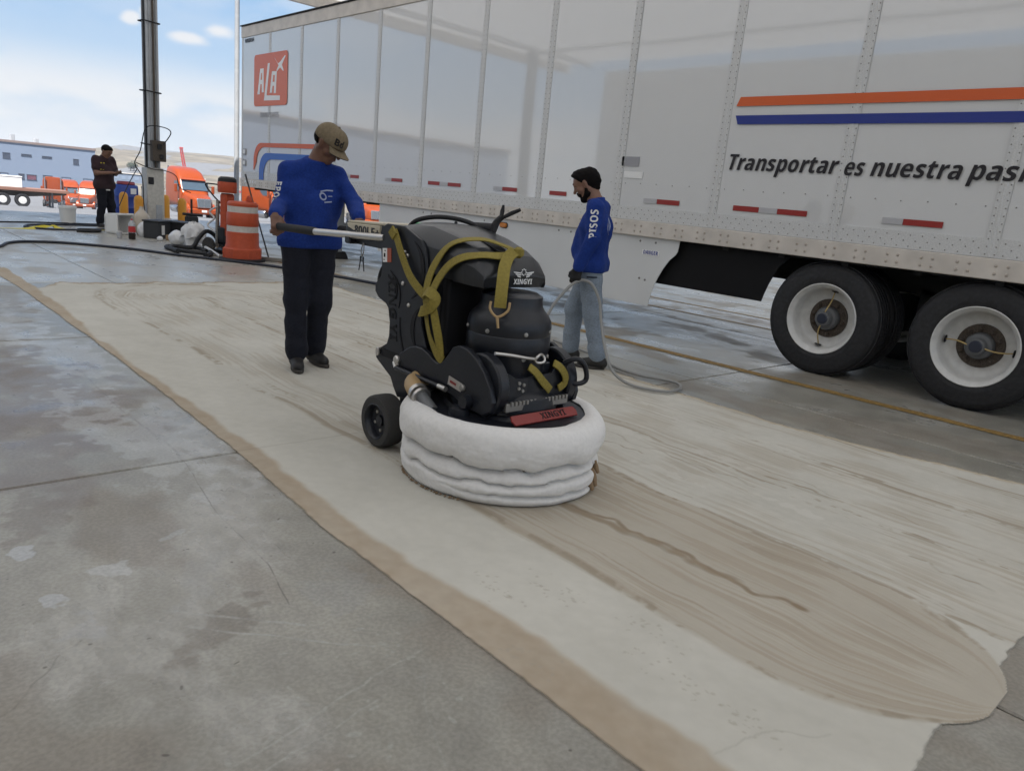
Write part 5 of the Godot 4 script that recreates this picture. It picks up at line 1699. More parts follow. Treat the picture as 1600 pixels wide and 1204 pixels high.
	put("strap", ribbon([Vector3(-0.3, 0.8, 0.31), Vector3(-0.29, 0.9, 0.272), Vector3(-0.24, 0.98, 0.248), Vector3(-0.17, 1.025, 0.225), Vector3(-0.1, 1.045, 0.17), Vector3(-0.075, 1.045, 0.1), Vector3(-0.06, 1.05, 0.03)], [zf, Vector3(0, 0.2, 1), Vector3(0, 0.4, 1), Vector3(0.1, 0.7, 0.8), Vector3(0.4, 1, 0.4), Vector3(0.7, 1, 0.2), Vector3(0.7, 1, 0)], 0.046, 0.006), MT.strap, g)
	put("strap", ribbon([Vector3(-0.05, 1.07, 0.02), Vector3(-0.045, 1.045, 0.06), Vector3(-0.01, 1.0, 0.11), Vector3(0.03, 0.94, 0.15), Vector3(0.055, 0.875, 0.175), Vector3(0.06, 0.83, 0.18)], [Vector3(1, 1, 0.5), Vector3(1, 0.8, 0.6), Vector3(1, 0.6, 0.8), Vector3(1, 0.3, 0.9), Vector3(0.9, 0.1, 1), Vector3(0.9, 0.1, 1)], 0.055, 0.006), MT.strap, g)
	put("strap_knot", MB.new().box(Vector3(-0.055, 1.065, -0.01), Vector3(0.05, 0.05, 0.06), 0.014, rot(Vector3(0, 1, 0), 40)), MT.strap, g)
	put("strap_knot", ribbon([Vector3(-0.36, 0.83, 0.29), Vector3(-0.3, 0.85, 0.312), Vector3(-0.25, 0.825, 0.305), Vector3(-0.27, 0.78, 0.318), Vector3(-0.34, 0.75, 0.315), Vector3(-0.37, 0.745, 0.3)], [Vector3(0, 0.6, 1), Vector3(0.2, 0.7, 1), Vector3(1, 0.2, 0.6), Vector3(0.2, -0.3, 1), Vector3(-0.2, 0.1, 1), Vector3(-0.3, 0.3, 1)], 0.05, 0.007), MT.strap, g)
	put("strap", ribbon([Vector3(-0.33, 0.8, 0.3), Vector3(-0.33, 0.72, 0.29), Vector3(-0.29, 0.63, 0.29), Vector3(-0.23, 0.56, 0.285), Vector3(-0.2, 0.54, 0.275)], [zf, Vector3(-0.3, 0, 1), Vector3(-0.4, 0, 1), Vector3(0, 0, 1), zf], 0.045, 0.006), MT.strap, g)
	put("strap", ribbon([Vector3(-0.27, 0.8, 0.305), Vector3(-0.245, 0.72, 0.3), Vector3(-0.225, 0.64, 0.29), Vector3(-0.21, 0.56, 0.28)], [zf, Vector3(0.5, 0, 1), Vector3(0.5, 0, 1), zf], 0.04, 0.006), MT.strap, g)
	put("strap_hook", MB.new().tube(spline([Vector3(0.025, 0.855, 0.205), Vector3(0.03, 0.82, 0.21), Vector3(0.06, 0.79, 0.192), Vector3(0.095, 0.82, 0.165), Vector3(0.1, 0.86, 0.16)]), 0.006, 6).tube([Vector3(0.06, 0.79, 0.192), Vector3(0.065, 0.74, 0.185)], [0.008, 0.006], 6), MT.tan_hose, g)
	for q in [[Vector3(0.16, 0.575, 0.06), Vector3(0.175, 0.55, 0.03), Vector3(0.18, 0.51, -0.01), Vector3(0.182, 0.475, -0.05), Vector3(0.178, 0.455, -0.075)], [Vector3(0.16, 0.58, -0.1), Vector3(0.175, 0.56, -0.13), Vector3(0.18, 0.52, -0.165), Vector3(0.175, 0.48, -0.175), Vector3(0.17, 0.455, -0.14)]]:
		put("tow_strap", ribbon(q, [Vector3(1, 0.6, 0), Vector3(1, 0.3, 0), Vector3(1, 0, 0), Vector3(1, 0, 0), Vector3(1, 0, 0)], 0.038, 0.008), MT.strap, g)
	# chrome chain and shackle on top of the frame
	put("latch_rod", MB.new().tube(spline([Vector3(0.12, 0.64, 0.24), Vector3(0.14, 0.63, 0.16), Vector3(0.15, 0.615, 0.08), Vector3(0.15, 0.605, 0.02)]), 0.008, 8), MT.bright_steel, g)
	var ring := []
	for k in 14:
		var a := TAU * k / 14
		ring.append(Vector3(0.155 + 0.006 * sin(a * 2.0), 0.605 + 0.02 * sin(a), -0.01 + 0.03 * cos(a)))
	put("shackle", MB.new().tube(ring, 0.007, 8, true), MT.bright_steel, g)

# ---------------------------------------------------------------- people
# palm and five bent fingers; d along the hand, n where the palm faces, t towards the thumb
func hand_bones(w: Vector3, d: Vector3, n: Vector3, t: Vector3, curl: float, s := 1.0) -> Array:
	var out := []
	var lens := [0.036, 0.044, 0.041, 0.032]
	for k in 4:
		var side := t * (0.027 - 0.018 * k) * s
		var kn: Vector3 = w + d * (0.088 - 0.004 * absf(k - 1.2)) * s + side * 1.05
		out.append([w + d * 0.012 * s + side * 0.7, kn, 0.015 * s, 0.0115 * s])
		var p := kn
		var ang := 0.0
		for j in 3:
			ang += deg_to_rad(curl * [0.8, 1.0, 0.75][j])
			var dir := (d * cos(ang) + n * sin(ang)).normalized()
			var q: Vector3 = p + dir * lens[k] * [1.0, 0.68, 0.55][j] * s
			out.append([p, q, (0.0098 - 0.0008 * j) * s, (0.0092 - 0.0009 * j) * s])
			p = q
	var b := w + d * 0.025 * s + t * 0.025 * s
	var m := b + (t * 0.6 + d * 0.7 + n * 0.35).normalized() * 0.042 * s
	var e := m + (d * 0.75 + n * 0.75 + t * 0.1).normalized() * 0.032 * s
	out.append([b, m, 0.015 * s, 0.0115 * s])
	out.append([m, e, 0.011 * s, 0.0095 * s])
	out.append([e, e + (d * 0.4 + n * 0.9 - t * 0.2).normalized() * 0.022 * s, 0.0095 * s, 0.008 * s])
	return out

func head_bones(c: Vector3, F: Vector3, U: Vector3, neck: Vector3) -> Array:
	var S := U.cross(F).normalized()
	var h := func(f: float, u: float, l: float) -> Vector3: return c + F * f + U * u + S * l
	var b := [[h.call(-0.032, 0.028, 0), h.call(0.018, 0.038, 0), 0.083, 0.077], [h.call(0.03, -0.015, 0), h.call(0.034, -0.07, 0), 0.06, 0.044], [h.call(0.06, -0.092, -0.008), h.call(0.06, -0.092, 0.008), 0.024, 0.024], [h.call(0.095, 0.012, 0), h.call(0.114, -0.02, 0), 0.008, 0.0135], [h.call(0.082, 0.034, -0.032), h.call(0.082, 0.034, 0.032), 0.014, 0.014], [h.call(0.083, -0.055, -0.012), h.call(0.083, -0.055, 0.012), 0.0145, 0.0145], [neck, h.call(-0.022, -0.06, 0), 0.062, 0.056]]
	for s in [-1.0, 1.0]:
		b.append([h.call(-0.012, -0.045, 0.05 * s), h.call(0.04, -0.088, 0.028 * s), 0.026, 0.022])
		b.append([h.call(0.062, -0.018, 0.036 * s), h.call(0.045, -0.03, 0.05 * s), 0.02, 0.018])
		b.append([h.call(-0.008, 0.018, 0.08 * s), h.call(-0.004, -0.018, 0.077 * s), 0.014, 0.01])
	return b

# puts flat print on a surface: every point slides along dir until it meets the cloth
var reach_now := 0.022

func depth_on(verts: PackedVector3Array, p: Vector3, dir: Vector3, reach := reach_now) -> float:
	var best := -1e9
	var sum := 0.0
	var wt := 0.0
	for q in verts:
		var r := q - p
		var a := r.dot(dir)
		if a < -0.12 or a > 0.2:
			continue
		var o := (r - dir * a).length_squared()
		if o < reach * reach:
			if a > best + 0.03:
				best = a
				sum = 0.0
				wt = 0.0
			if a > best - 0.03:
				var w := 1.0 / (o + 2e-5)
				sum += a * w
				wt += w
				best = maxf(best, a)
	return sum / wt if wt > 0.0 else 0.0

func print_text(s: String, font: Font, size: float, verts: PackedVector3Array, o: Vector3, ax: Vector3, ay: Vector3, dir: Vector3) -> MB:
	var seen := {}
	return MB.new().text(s, font, size, 0.003, func(p: Vector3) -> Vector3:
		var q := o + ax * p.x + ay * p.y
		var key := Vector2(snappedf(p.x, 0.006), snappedf(p.y, 0.006))
		if not seen.has(key):
			seen[key] = depth_on(verts, o + ax * key.x + ay * key.y, dir)
		return q + dir * (seen[key] + 0.0035 + p.z))

func print_shape(poly_: PackedVector2Array, verts: PackedVector3Array, o: Vector3, ax: Vector3, ay: Vector3, dir: Vector3) -> MB:
	var m := MB.new().prism(poly_, 0.003)
	for k in m.v.size():
		var p := m.v[k]
		var q := o + ax * p.x + ay * p.y
		m.v[k] = q + dir * (depth_on(verts, q, dir) + 0.0035 + p.z)
		m.n[k] = (ax * m.n[k].x + ay * m.n[k].y + dir * m.n[k].z).normalized()
	m.ix = PackedInt32Array()
	var t := MB.new().prism(poly_, 0.003)
	for k in range(0, t.ix.size(), 3):
		m.tri(t.ix[k], t.ix[k + 1], t.ix[k + 2])
	return m

func person(label: String, base: Vector3, fw: Vector3, J: Dictionary, o: Dictionary) -> Node3D:
	var t := thing("person", label, "person", base)
	fw = fw.normalized()
	var le := Vector3(fw.z, 0, -fw.x)
	var j := {}
	for k in J:
		var a: Array = J[k]
		j[k] = fw * a[0] + le * a[2] + Vector3(0, a[1], 0) if a.size() == 3 else Vector3(a[0], a[1], a[2]) - base
	var st: float = o.get("stout", 1.0)
	var up := Vector3.UP
	var hc: Vector3 = (j.hipL + j.hipR) * 0.5
	var sc: Vector3 = (j.shL + j.shR) * 0.5
	var torso := [[j.hipR + up * 0.02, j.hipL + up * 0.02, 0.112 * st, 0.112 * st, fw, 1.12]]
	for s in [[j.hipR, j.shR, -1.0], [j.hipL, j.shL, 1.0]]:
		torso.append([s[0].lerp(hc, 0.25) + up * 0.06, s[1].lerp(sc, 0.4) - up * 0.16, 0.098 * st, 0.11 * st, fw, 1.08])
		torso.append([s[1].lerp(sc, 0.44) - up * 0.17, s[1].lerp(sc, 0.55) - up * 0.1, 0.112 * st, 0.088 * st, fw, 1.1])
	torso.append([hc + up * 0.12 + fw * o.get("belly", 0.02), hc.lerp(sc, 0.5) + fw * o.get("belly", 0.02) * 0.8, 0.118 * st, 0.118 * st])
	for s in [j.shR, j.shL]:
		torso.append([j.neck - up * 0.06, s - up * 0.015, 0.056, 0.052])
	torso.append([sc - up * 0.05, j.neck, 0.075, 0.06])
	var arms := []
	var sleeves := []
	for s in ["R", "L"]:
		arms.append([j["sh" + s], j["el" + s], 0.058 * st, 0.045 * st])
		arms.append([j["el" + s], j["wr" + s], 0.044 * st, 0.034])
		sleeves.append([j["sh" + s] - up * 0.015, j["el" + s], 0.056 * st, 0.044 * st])
		var e: float = o.get("sleeve", 0.94)
		sleeves.append([j["el" + s], j["el" + s].lerp(j["wr" + s], e), 0.043 * st, 0.035 * st] if e > 0.0 else [j["sh" + s], j["sh" + s].lerp(j["el" + s], 0.72), 0.066 * st, 0.066 * st])
	if o.get("sleeve", 0.94) <= 0.0:
		sleeves = [[j.shR, j.shR.lerp(j.elR, 0.62), 0.066, 0.064], [j.shL, j.shL.lerp(j.elL, 0.62), 0.066, 0.064]]
	var legs := []
	var pants := []
	for s in ["R", "L"]:
		legs.append([j["hip" + s], j["knee" + s], 0.088, 0.06])
		legs.append([j["knee" + s], j["ank" + s], 0.056, 0.04])
		legs.append([j["ank" + s] - up * 0.01, j["ank" + s].lerp(j["toe" + s], 0.5), 0.03, 0.022])
		pants.append([j["hip" + s] + up * 0.02, j["knee" + s], 0.1, 0.078])
		pants.append([j["knee" + s], j["ank" + s] + up * 0.03, 0.072, o.get("cuff", 0.066)])
	# body: one surface
	var cell: float = o.get("cell", 0.013)
	var body := MB.new()
	var slim := []
	for b in torso + arms + legs:
		var c: Array = b.duplicate()
		c[2] *= 0.86
		c[3] *= 0.86
		slim.append(c)
	flesh(body, slim, cell, 0.04)
	var hb := head_bones(j.head, o.face, o.crown, j.neck - up * 0.03)
	flesh(body, hb, o.get("head_cell", 0.0065), 0.022)
	var hands := {}
	for s in ["R", "L"]:
		var h: Array = o["hand" + s]
		hands[s] = hand_bones(j["wr" + s], h[0].normalized(), h[1].normalized(), h[2].normalized(), h[3])
		hands[s].append([j["wr" + s].lerp(j["el" + s], 0.14), j["wr" + s] + h[0].normalized() * 0.015, 0.028, 0.026])
		flesh(body, hands[s], o.get("hand_cell", 0.0045), 0.009)
	var bd := put("body", body, o.skin, t)
	bd.position = Vector3.ZERO
	# clothes
	var sh := MB.new()
	flesh(sh, torso + sleeves + [[j.hipR, j.hipL, 0.122 * st, 0.122 * st, fw, 1.05]], cell * 0.85, 0.035, 0.012, [[Vector3.DOWN, Vector3(0, o.hem, 0)], [(up * 0.9 + fw * 0.25).normalized(), j.neck + up * o.get("collar", 0.012)]], 0.01, 3.6, 3)
	put("shirt", sh, o.shirt, t)
	var pa := MB.new()
	flesh(pa, pants + [torso[0]], cell * 0.85, 0.05, 0.002, [[up, Vector3(0, o.hem + 0.06, 0)]], 0.01, 3.2, 8)
	put("trousers", pa, o.trousers, t)
	for s in ["R", "L"]:
		var a: Vector3 = j["ank" + s]
		var e: Vector3 = j["toe" + s]
		var d := Vector3(e.x - a.x, 0, e.z - a.z).normalized()
		var heel := Vector3(a.x, 0.045, a.z) - d * 0.045
		var tip := Vector3(e.x, 0.038, e.z)
		var sm := MB.new()
		flesh(sm, [[heel, tip - d * 0.03, 0.04, 0.036], [heel + up * 0.02, a + up * 0.01, 0.042, 0.048], [a - up * 0.02, tip - d * 0.05, 0.045, 0.033]], 0.009, 0.03, 0.0, [[Vector3.DOWN, Vector3(0, 0.014, 0)]])
		var so := put("shoe", sm, MT.shoe_black, t)
		var sd := Vector3.UP.cross(d)
		var op := PackedVector2Array()
		for k in 20:
			var q := TAU * k / 20.0
			var ln := (tip - heel).length() * 0.5 + 0.028
			op.append(Vector2(cos(q) * ln, sin(q) * (0.043 + 0.006 * cos(q))))
		put("sole", MB.new().prism(op, 0.024, X((heel + tip) * 0.5 * Vector3(1, 0, 1) + up * 0.0125, Basis(d, sd, up)), 0.004), MT.sole, so)
	# face
	var F: Vector3 = o.face
	var U: Vector3 = o.crown
	var S := U.cross(F).normalized()
	for s in [-1.0, 1.0]:
		var c: Vector3 = j.head + F * 0.079 + U * 0.012 + S * 0.031 * s
		var ey := put("eye", MB.new().lathe([Vector2(0, -0.011), Vector2(0.008, -0.007), Vector2(0.011, 0), Vector2(0.008, 0.007), Vector2(0, 0.011)], 10, X(c)), MT.eye_white, t)
		put("pupil", MB.new().lathe([Vector2(0.0055, 0.0), Vector2(0.004, 0.002), Vector2(0, 0.0026)], 8, X(c + F * 0.0095 - U * 0.002, Basis(S, F, -U))), MT.hair, ey)
		put("eyebrow", MB.new().tube([j.head + F * 0.092 + U * 0.04 + S * 0.014 * s, j.head + F * 0.094 + U * 0.045 + S * 0.032 * s, j.head + F * 0.082 + U * 0.04 + S * 0.05 * s], [0.004, 0.006, 0.003], 6), MT.hair, t)
	put("mouth", MB.new().tube([j.head + F * 0.092 - U * 0.056 + S * 0.022, j.head + F * 0.0985 - U * 0.054, j.head + F * 0.092 - U * 0.056 - S * 0.022], [0.003, 0.0055, 0.003], 6), MT.lip, t)
	keep = {"j": j, "fw": fw, "le": le, "head": hb, "hands": hands, "shirt": sh.v, "S": S, "t": t}
	return t

var keep := {}

func build_people() -> void:
	var up := Vector3.UP
	# the operator behind the handle
	var fw := Vector3(0.998, 0, 0.05)
	var base := Vector3(-4.82, 0.005, -2.56)
	var F := Vector3(0.72, -0.62, -0.34).normalized()
	var U := (up - F * up.dot(F)).normalized()
	var gR := Vector3(-4.51, 1.01, -2.165)
	var gL := Vector3(-4.34, 1.03, -2.65)
	var t := person("man in blue shirt and beige cap gripping the grinder handle", base, fw, {"hipR": [-0.02, 0.89, -0.1], "hipL": [-0.02, 0.89, 0.1], "kneeR": [0.03, 0.48, -0.12], "kneeL": [0.03, 0.49, 0.06], "ankR": [0.04, 0.09, -0.11], "ankL": [-0.06, 0.09, 0.08], "toeR": [0.2, 0.03, -0.16], "toeL": [0.1, 0.03, 0.09], "shR": [-0.03, 1.355, -0.168], "shL": [-0.01, 1.35, 0.185], "elR": [0.0, 1.12, -0.225], "elL": [0.19, 1.16, 0.225], "wrR": [gR.x - 0.045, gR.y + 0.062, gR.z + 0.0, 0], "wrL": [gL.x - 0.05, gL.y + 0.062, gL.z - 0.02, 0], "neck": [0.0, 1.445, 0.02], "head": [0.07, 1.545, 0.075]}, {"face": F, "crown": U, "skin": MT.skin, "shirt": MT.shirt_blue, "trousers": MT.jeans_black, "hem": 0.845, "stout": 0.93, "belly": 0.05, "cuff": 0.076, "collar": 0.0, "handR": [Vector3(0.55, -0.75, 0.1), Vector3(-0.75, -0.6, -0.1), Vector3(0.1, 0.1, -1), 62.0], "handL": [Vector3(0.55, -0.75, 0.0), Vector3(-0.75, -0.6, 0.0), Vector3(0, 0, 1), 62.0]})
	var j: Dictionary = keep.j
	var S: Vector3 = keep.S
	# cap: crown, brim, button, letters
	var cm := MB.new()
	flesh(cm, [[j.head + F * -0.034 + U * 0.036, j.head + F * 0.022 + U * 0.046, 0.088, 0.083]], 0.007, 0.03, 0.006, [[(-U + F * 0.12).normalized(), j.head + U * 0.022 + F * 0.02]])
	var cap := put("cap", cm, MT.cap_beige, t)
	var rows := []
	for r in 7:
		var row := []
		for c in 13:
			var a := deg_to_rad(-62.0 + 124.0 * c / 12.0)
			var q := r / 6.0
			var rad := lerpf(0.088, 0.168, q)
			row.append(j.head + U * (0.03 - 0.012 * q - 0.028 * pow(absf(sin(a)), 2.0) * q) + F * (0.008 + cos(a) * rad) + S * (sin(a) * lerpf(0.088, 0.098, q)))
		rows.append(row)
	var br := MB.new().sheet(rows, false)
	if br.n[45].dot(U) < 0.0:
		br = MB.new().sheet(rows, true)
	var low := []
	for r in rows:
		var row := []
		for p in r:
			row.append(p - U * 0.005)
		low.append(row)
	var br2 := MB.new().sheet(low, true)
	if br2.n[45].dot(U) > 0.0:
		br2 = MB.new().sheet(low, false)
	put("brim", br, MT.cap_beige, cap)
	put("brim_lining", br2, MT.jeans_black, cap)
	put("cap_button", MB.new().lathe([Vector2(0.009, 0), Vector2(0.007, 0.006), Vector2(0, 0.008)], 8, X(j.head + U * 0.134 - F * 0.006, Basis(S, U, F))), MT.cap_beige, cap)
	put("cap_letters", print_text("Bd", bold, 0.055, cm.v, j.head + U * 0.075 + F * 0.04 - S * 0.03, (F * 0.35 + S * 0.94).normalized() * 1.0, U, (F * 0.94 - S * 0.35).normalized()), MT.print_black, cap)
	var hm := MB.new()
	flesh(hm, [[j.head + F * -0.036 + U * 0.02, j.head + F * -0.03 + U * 0.01, 0.086, 0.082]], 0.008, 0.02, 0.004, [[(F * 0.95 + U * 0.3).normalized(), j.head - F * 0.035 - U * 0.01], [-U, j.head - U * 0.03]])
	put("hair", hm, MT.hair, t)
	# print on the chest and the sleeve
	var dir: Vector3 = (fw * 0.95 - keep.le * 0.15).normalized()
	var ax := up.cross(dir).normalized()
	var o: Vector3 = j.shL.lerp(j.shR, 0.34) - up * 0.15 + fw * 0.08
	var ringp := PackedVector2Array()
	for k in 16:
		ringp.append(Vector2(cos(TAU * k / 16), sin(TAU * k / 16)) * 0.026)
	var lg := put("chest_emblem", print_shape(ringp, keep.shirt, o - ax * 0.035, ax, up, dir), MT.logo_pale, t)
	var inner := PackedVector2Array()
	for q in ringp:
		inner.append(q * 0.6)
	var im := print_shape(inner, keep.shirt, o - ax * 0.035, ax, up, dir)
	for k in im.v.size():
		im.v[k] += dir * 0.002
	put("emblem_centre", im, MT.shirt_blue, lg)
	put("chest_line", print_shape(poly([-0.045, 0.034, 0.0, 0.046, 0.045, 0.046, 0.045, 0.037, 0.0, 0.037, -0.045, 0.026]), keep.shirt, o, ax, up, dir), MT.logo_pale, t)
	put("chest_line", print_shape(poly([0.005, 0.006, 0.035, 0.008, 0.035, 0.002, 0.005, 0.0]), keep.shirt, o, ax, up, dir), MT.logo_pale, t)
	put("chest_line", print_shape(poly([-0.03, -0.034, 0.03, -0.028, 0.03, -0.036, -0.03, -0.042]), keep.shirt, o, ax, up, dir), MT.logo_pale, t)
	var arm: Vector3 = (j.elR - j.shR).normalized()
	var od := (Vector3(0.35, 0, 0.94)).normalized()
	od = (od - arm * od.dot(arm)).normalized()
	put("sleeve_letters", print_text("EPOX", bold, 0.062, keep.shirt, j.shR.lerp(j.elR, 0.72) - od * 0.02, arm, od.cross(arm) * 1.0, od), MT.letter_white, t)

	# the helper with the hose
	fw = Vector3(-0.86, 0, 0.43).normalized()
	base = Vector3(-4.1, 0.004, -4.74)
	F = Vector3(-0.78, -0.52, 0.46).normalized()
	U = (up - F * up.dot(F)).normalized()
	var le := Vector3(fw.z, 0, -fw.x)
	t = person("bearded man in blue shirt and pale jeans holding a hose", base, fw, {"hipR": [0.03, 0.83, -0.085], "hipL": [0.02, 0.83, 0.085], "kneeR": [0.15, 0.45, -0.09], "kneeL": [-0.06, 0.45, 0.1], "ankR": [0.15, 0.09, -0.09], "ankL": [-0.14, 0.09, 0.1], "toeR": [0.29, 0.03, -0.1], "toeL": [0.01, 0.03, 0.13], "shR": [0.04, 1.315, -0.18], "shL": [0.0, 1.315, 0.18], "elR": [0.02, 1.06, -0.23], "elL": [-0.03, 1.06, 0.26], "wrR": [0.06, 0.83, -0.22], "wrL": [0.06, 0.825, 0.265], "neck": [0.045, 1.365, 0.0], "head": [0.145, 1.475, 0.0]}, {"face": F, "crown": U, "skin": MT.skin_pale, "shirt": MT.shirt_blue, "trousers": MT.jeans_pale, "hem": 0.79, "stout": 1.02, "belly": 0.05, "cuff": 0.07, "handR": [Vector3(-0.3, -0.9, 0.2), fw, le, 40.0], "handL": [Vector3(-0.15, -0.98, 0.1), (fw * 0.2 - le).normalized(), fw, 48.0]})
	j = keep.j
	S = keep.S
	var gm := MB.new()
	flesh(gm, keep.hands.L, 0.005, 0.012, 0.005)
	put("glove", gm, MT.glove, t)
	hm = MB.new()
	flesh(hm, [[j.head + F * -0.036 + U * 0.036, j.head + F * 0.026 + U * 0.054, 0.088, 0.08], [j.head + F * 0.05 + U * 0.085, j.head + F * 0.098 + U * 0.066, 0.036, 0.022], [j.head - F * 0.055 - U * 0.01, j.head - F * 0.05 - U * 0.035, 0.062, 0.05]], 0.008, 0.03, 0.004, [[(F * 0.78 - U * 0.62).normalized(), j.head + F * 0.012 + U * 0.012]], 0.006, 16.0)
	put("hair", hm, MT.hair, t)
	hm = MB.new()
	var jaw := []
	for s in [-1.0, 1.0]:
		jaw.append([j.head - F * 0.006 - U * 0.02 + S * 0.062 * s, j.head + F * 0.008 - U * 0.07 + S * 0.048 * s, 0.016, 0.024])
		jaw.append([j.head + F * 0.008 - U * 0.075 + S * 0.042 * s, j.head + F * 0.062 - U * 0.1 + S * 0.012 * s, 0.026, 0.027])
		jaw.append([j.head + F * 0.09 - U * 0.04 + S * 0.008 * s, j.head + F * 0.078 - U * 0.06 + S * 0.03 * s, 0.01, 0.012])
	flesh(hm, jaw, 0.006, 0.014, 0.003, [], 0.003, 20.0)
	put("beard", hm, MT.hair, t)
	arm = (j.shL - j.elL).normalized()
	od = (keep.le * 1.0 - fw * 0.05).normalized()
	od = (od - arm * od.dot(arm)).normalized()
	put("sleeve_letters", print_text("PISOS", bold, 0.085, keep.shirt, j.shL.lerp(j.elL, 0.62) - od * 0.02 - fw * 0.01, arm, arm.cross(od) * -1.0, od), MT.letter_white, t)
	dir = (-fw * 0.8 + keep.le * 0.6).normalized()
	ax = up.cross(dir).normalized()
	ringp = PackedVector2Array()
	for k in 18:
		ringp.append(Vector2(cos(TAU * k / 18), sin(TAU * k / 18)) * 0.07)
	lg = put("back_emblem", print_shape(ringp, keep.shirt, (j.shL + j.shR) * 0.5 - up * 0.15 - fw * 0.08 + keep.le * 0.02, ax, up, dir), MT.logo_pale, t)
	put("pocket_seam", MB.new().tube([j.hipL + keep.le * 0.118 - fw * 0.02 - up * 0.075, j.hipL + keep.le * 0.09 - fw * 0.1 - up * 0.07], 0.006, 6), MT.jeans_black, t)

	# the man with the telephone by the column
	fw = Vector3(0.86, 0, -0.5).normalized()
	le = Vector3(fw.z, 0, -fw.x)
	base = Vector3(-16.85, 0.0, -4.4)
	F = Vector3(0.72, -0.55, -0.42).normalized()
	U = (up - F * up.dot(F)).normalized()
	t = person("man in dark red jersey looking down at a telephone beside the steel column", base, fw, {"hipR": [0.0, 0.83, -0.085], "hipL": [0.0, 0.83, 0.085], "kneeR": [0.03, 0.45, -0.1], "kneeL": [0.05, 0.45, 0.1], "ankR": [-0.03, 0.09, -0.11], "ankL": [0.04, 0.09, 0.13], "toeR": [0.1, 0.03, -0.15], "toeL": [0.18, 0.03, 0.16], "shR": [0.0, 1.32, -0.19], "shL": [0.0, 1.32, 0.19], "elR": [0.05, 1.05, -0.24], "elL": [0.05, 1.06, 0.24], "wrR": [0.27, 1.08, -0.07], "wrL": [0.27, 1.08, 0.07], "neck": [0.02, 1.385, 0.0], "head": [0.09, 1.47, 0.0]}, {"face": F, "crown": U, "skin": MT.skin_pale, "shirt": MT.jersey, "trousers": MT.trousers_dark, "hem": 0.74, "stout": 1.05, "belly": 0.03, "sleeve": 0.0, "cell": 0.02, "head_cell": 0.01, "hand_cell": 0.007, "cuff": 0.075, "handR": [fw * 0.9 + le * 0.4, up, le, 25.0], "handL": [fw * 0.9 - le * 0.4, up, -le, 25.0]})
	j = keep.j
	S = keep.S
	hm = MB.new()
	flesh(hm, [[j.head + F * -0.036 + U * 0.036, j.head + F * 0.02 + U * 0.046, 0.088, 0.082]], 0.01, 0.03, 0.003, [[(F * 0.7 - U * 0.7).normalized(), j.head + F * 0.012 + U * 0.022]])
	put("hair", hm, MT.hair, t)
	var rs := (-le * 0.85 + fw * 0.5).normalized()
	reach_now = 0.045
	for q in [0.0, 0.035]:
		put("jersey_stripe", print_shape(poly([-0.009 + q, -0.07, 0.009 + q, -0.07, 0.009 + q, 0.07, -0.009 + q, 0.07]), keep.shirt, j.shR.lerp(j.shL, 0.25) - up * 0.13 + fw * 0.06, up.cross(rs).normalized(), up, rs), MT.tape_yellow, t)
	put("shirt_hem", MB.new().tube(spline([j.hipR * Vector3(1, 0, 1) + up * 0.745 - le * 0.06 - fw * 0.08, j.hipR * Vector3(1, 0, 1) + up * 0.74 - le * 0.075 + fw * 0.03, (j.hipR + j.hipL) * 0.5 * Vector3(1, 0, 1) + up * 0.74 + fw * 0.135]), 0.014, 6), MT.letter_white, t)
	var ph := put("telephone", MB.new().box(Vector3.ZERO, Vector3(0.075, 0.009, 0.15), 0.004), MT.rubber_black, self)
	ph.transform = X(base + (j.wrR + j.wrL) * 0.5 + fw * 0.1 + up * 0.028, Basis(le, rot(le, 25) * up, (le.cross(rot(le, 25) * up)).normalized()))
	tag(ph, "black telephone held in both hands by the man in the jersey", "telephone")

# ---------------------------------------------------------------- the yard outside
func land(x: float, z: float) -> float:
	var y := -0.06 + 0.0535 * minf(0.0, x + 20.5) + 0.008 * (z + 6.0) * smoothstep(-20.5, -45.0, x)
	y = maxf(y, -7.6)
	if x > -20.5:
		y = -0.06
	var r := Vector2(x, z).length()
	y = lerpf(y, 8.6 + 3.0 * fz[0].get_noise_2d(x * 0.01, z * 0.01), smoothstep(205.0, 440.0, r) * smoothstep(-80.0, -74.8, rad_to_deg(atan2(x, -z))) * smoothstep(60.0, -40.0, x))
	if r > 60.0 and x < -150.0:
		y += 1.2 * fz[0].get_noise_2d(x * 0.03, z * 0.03) * smoothstep(200.0, 280.0, r)
	return y

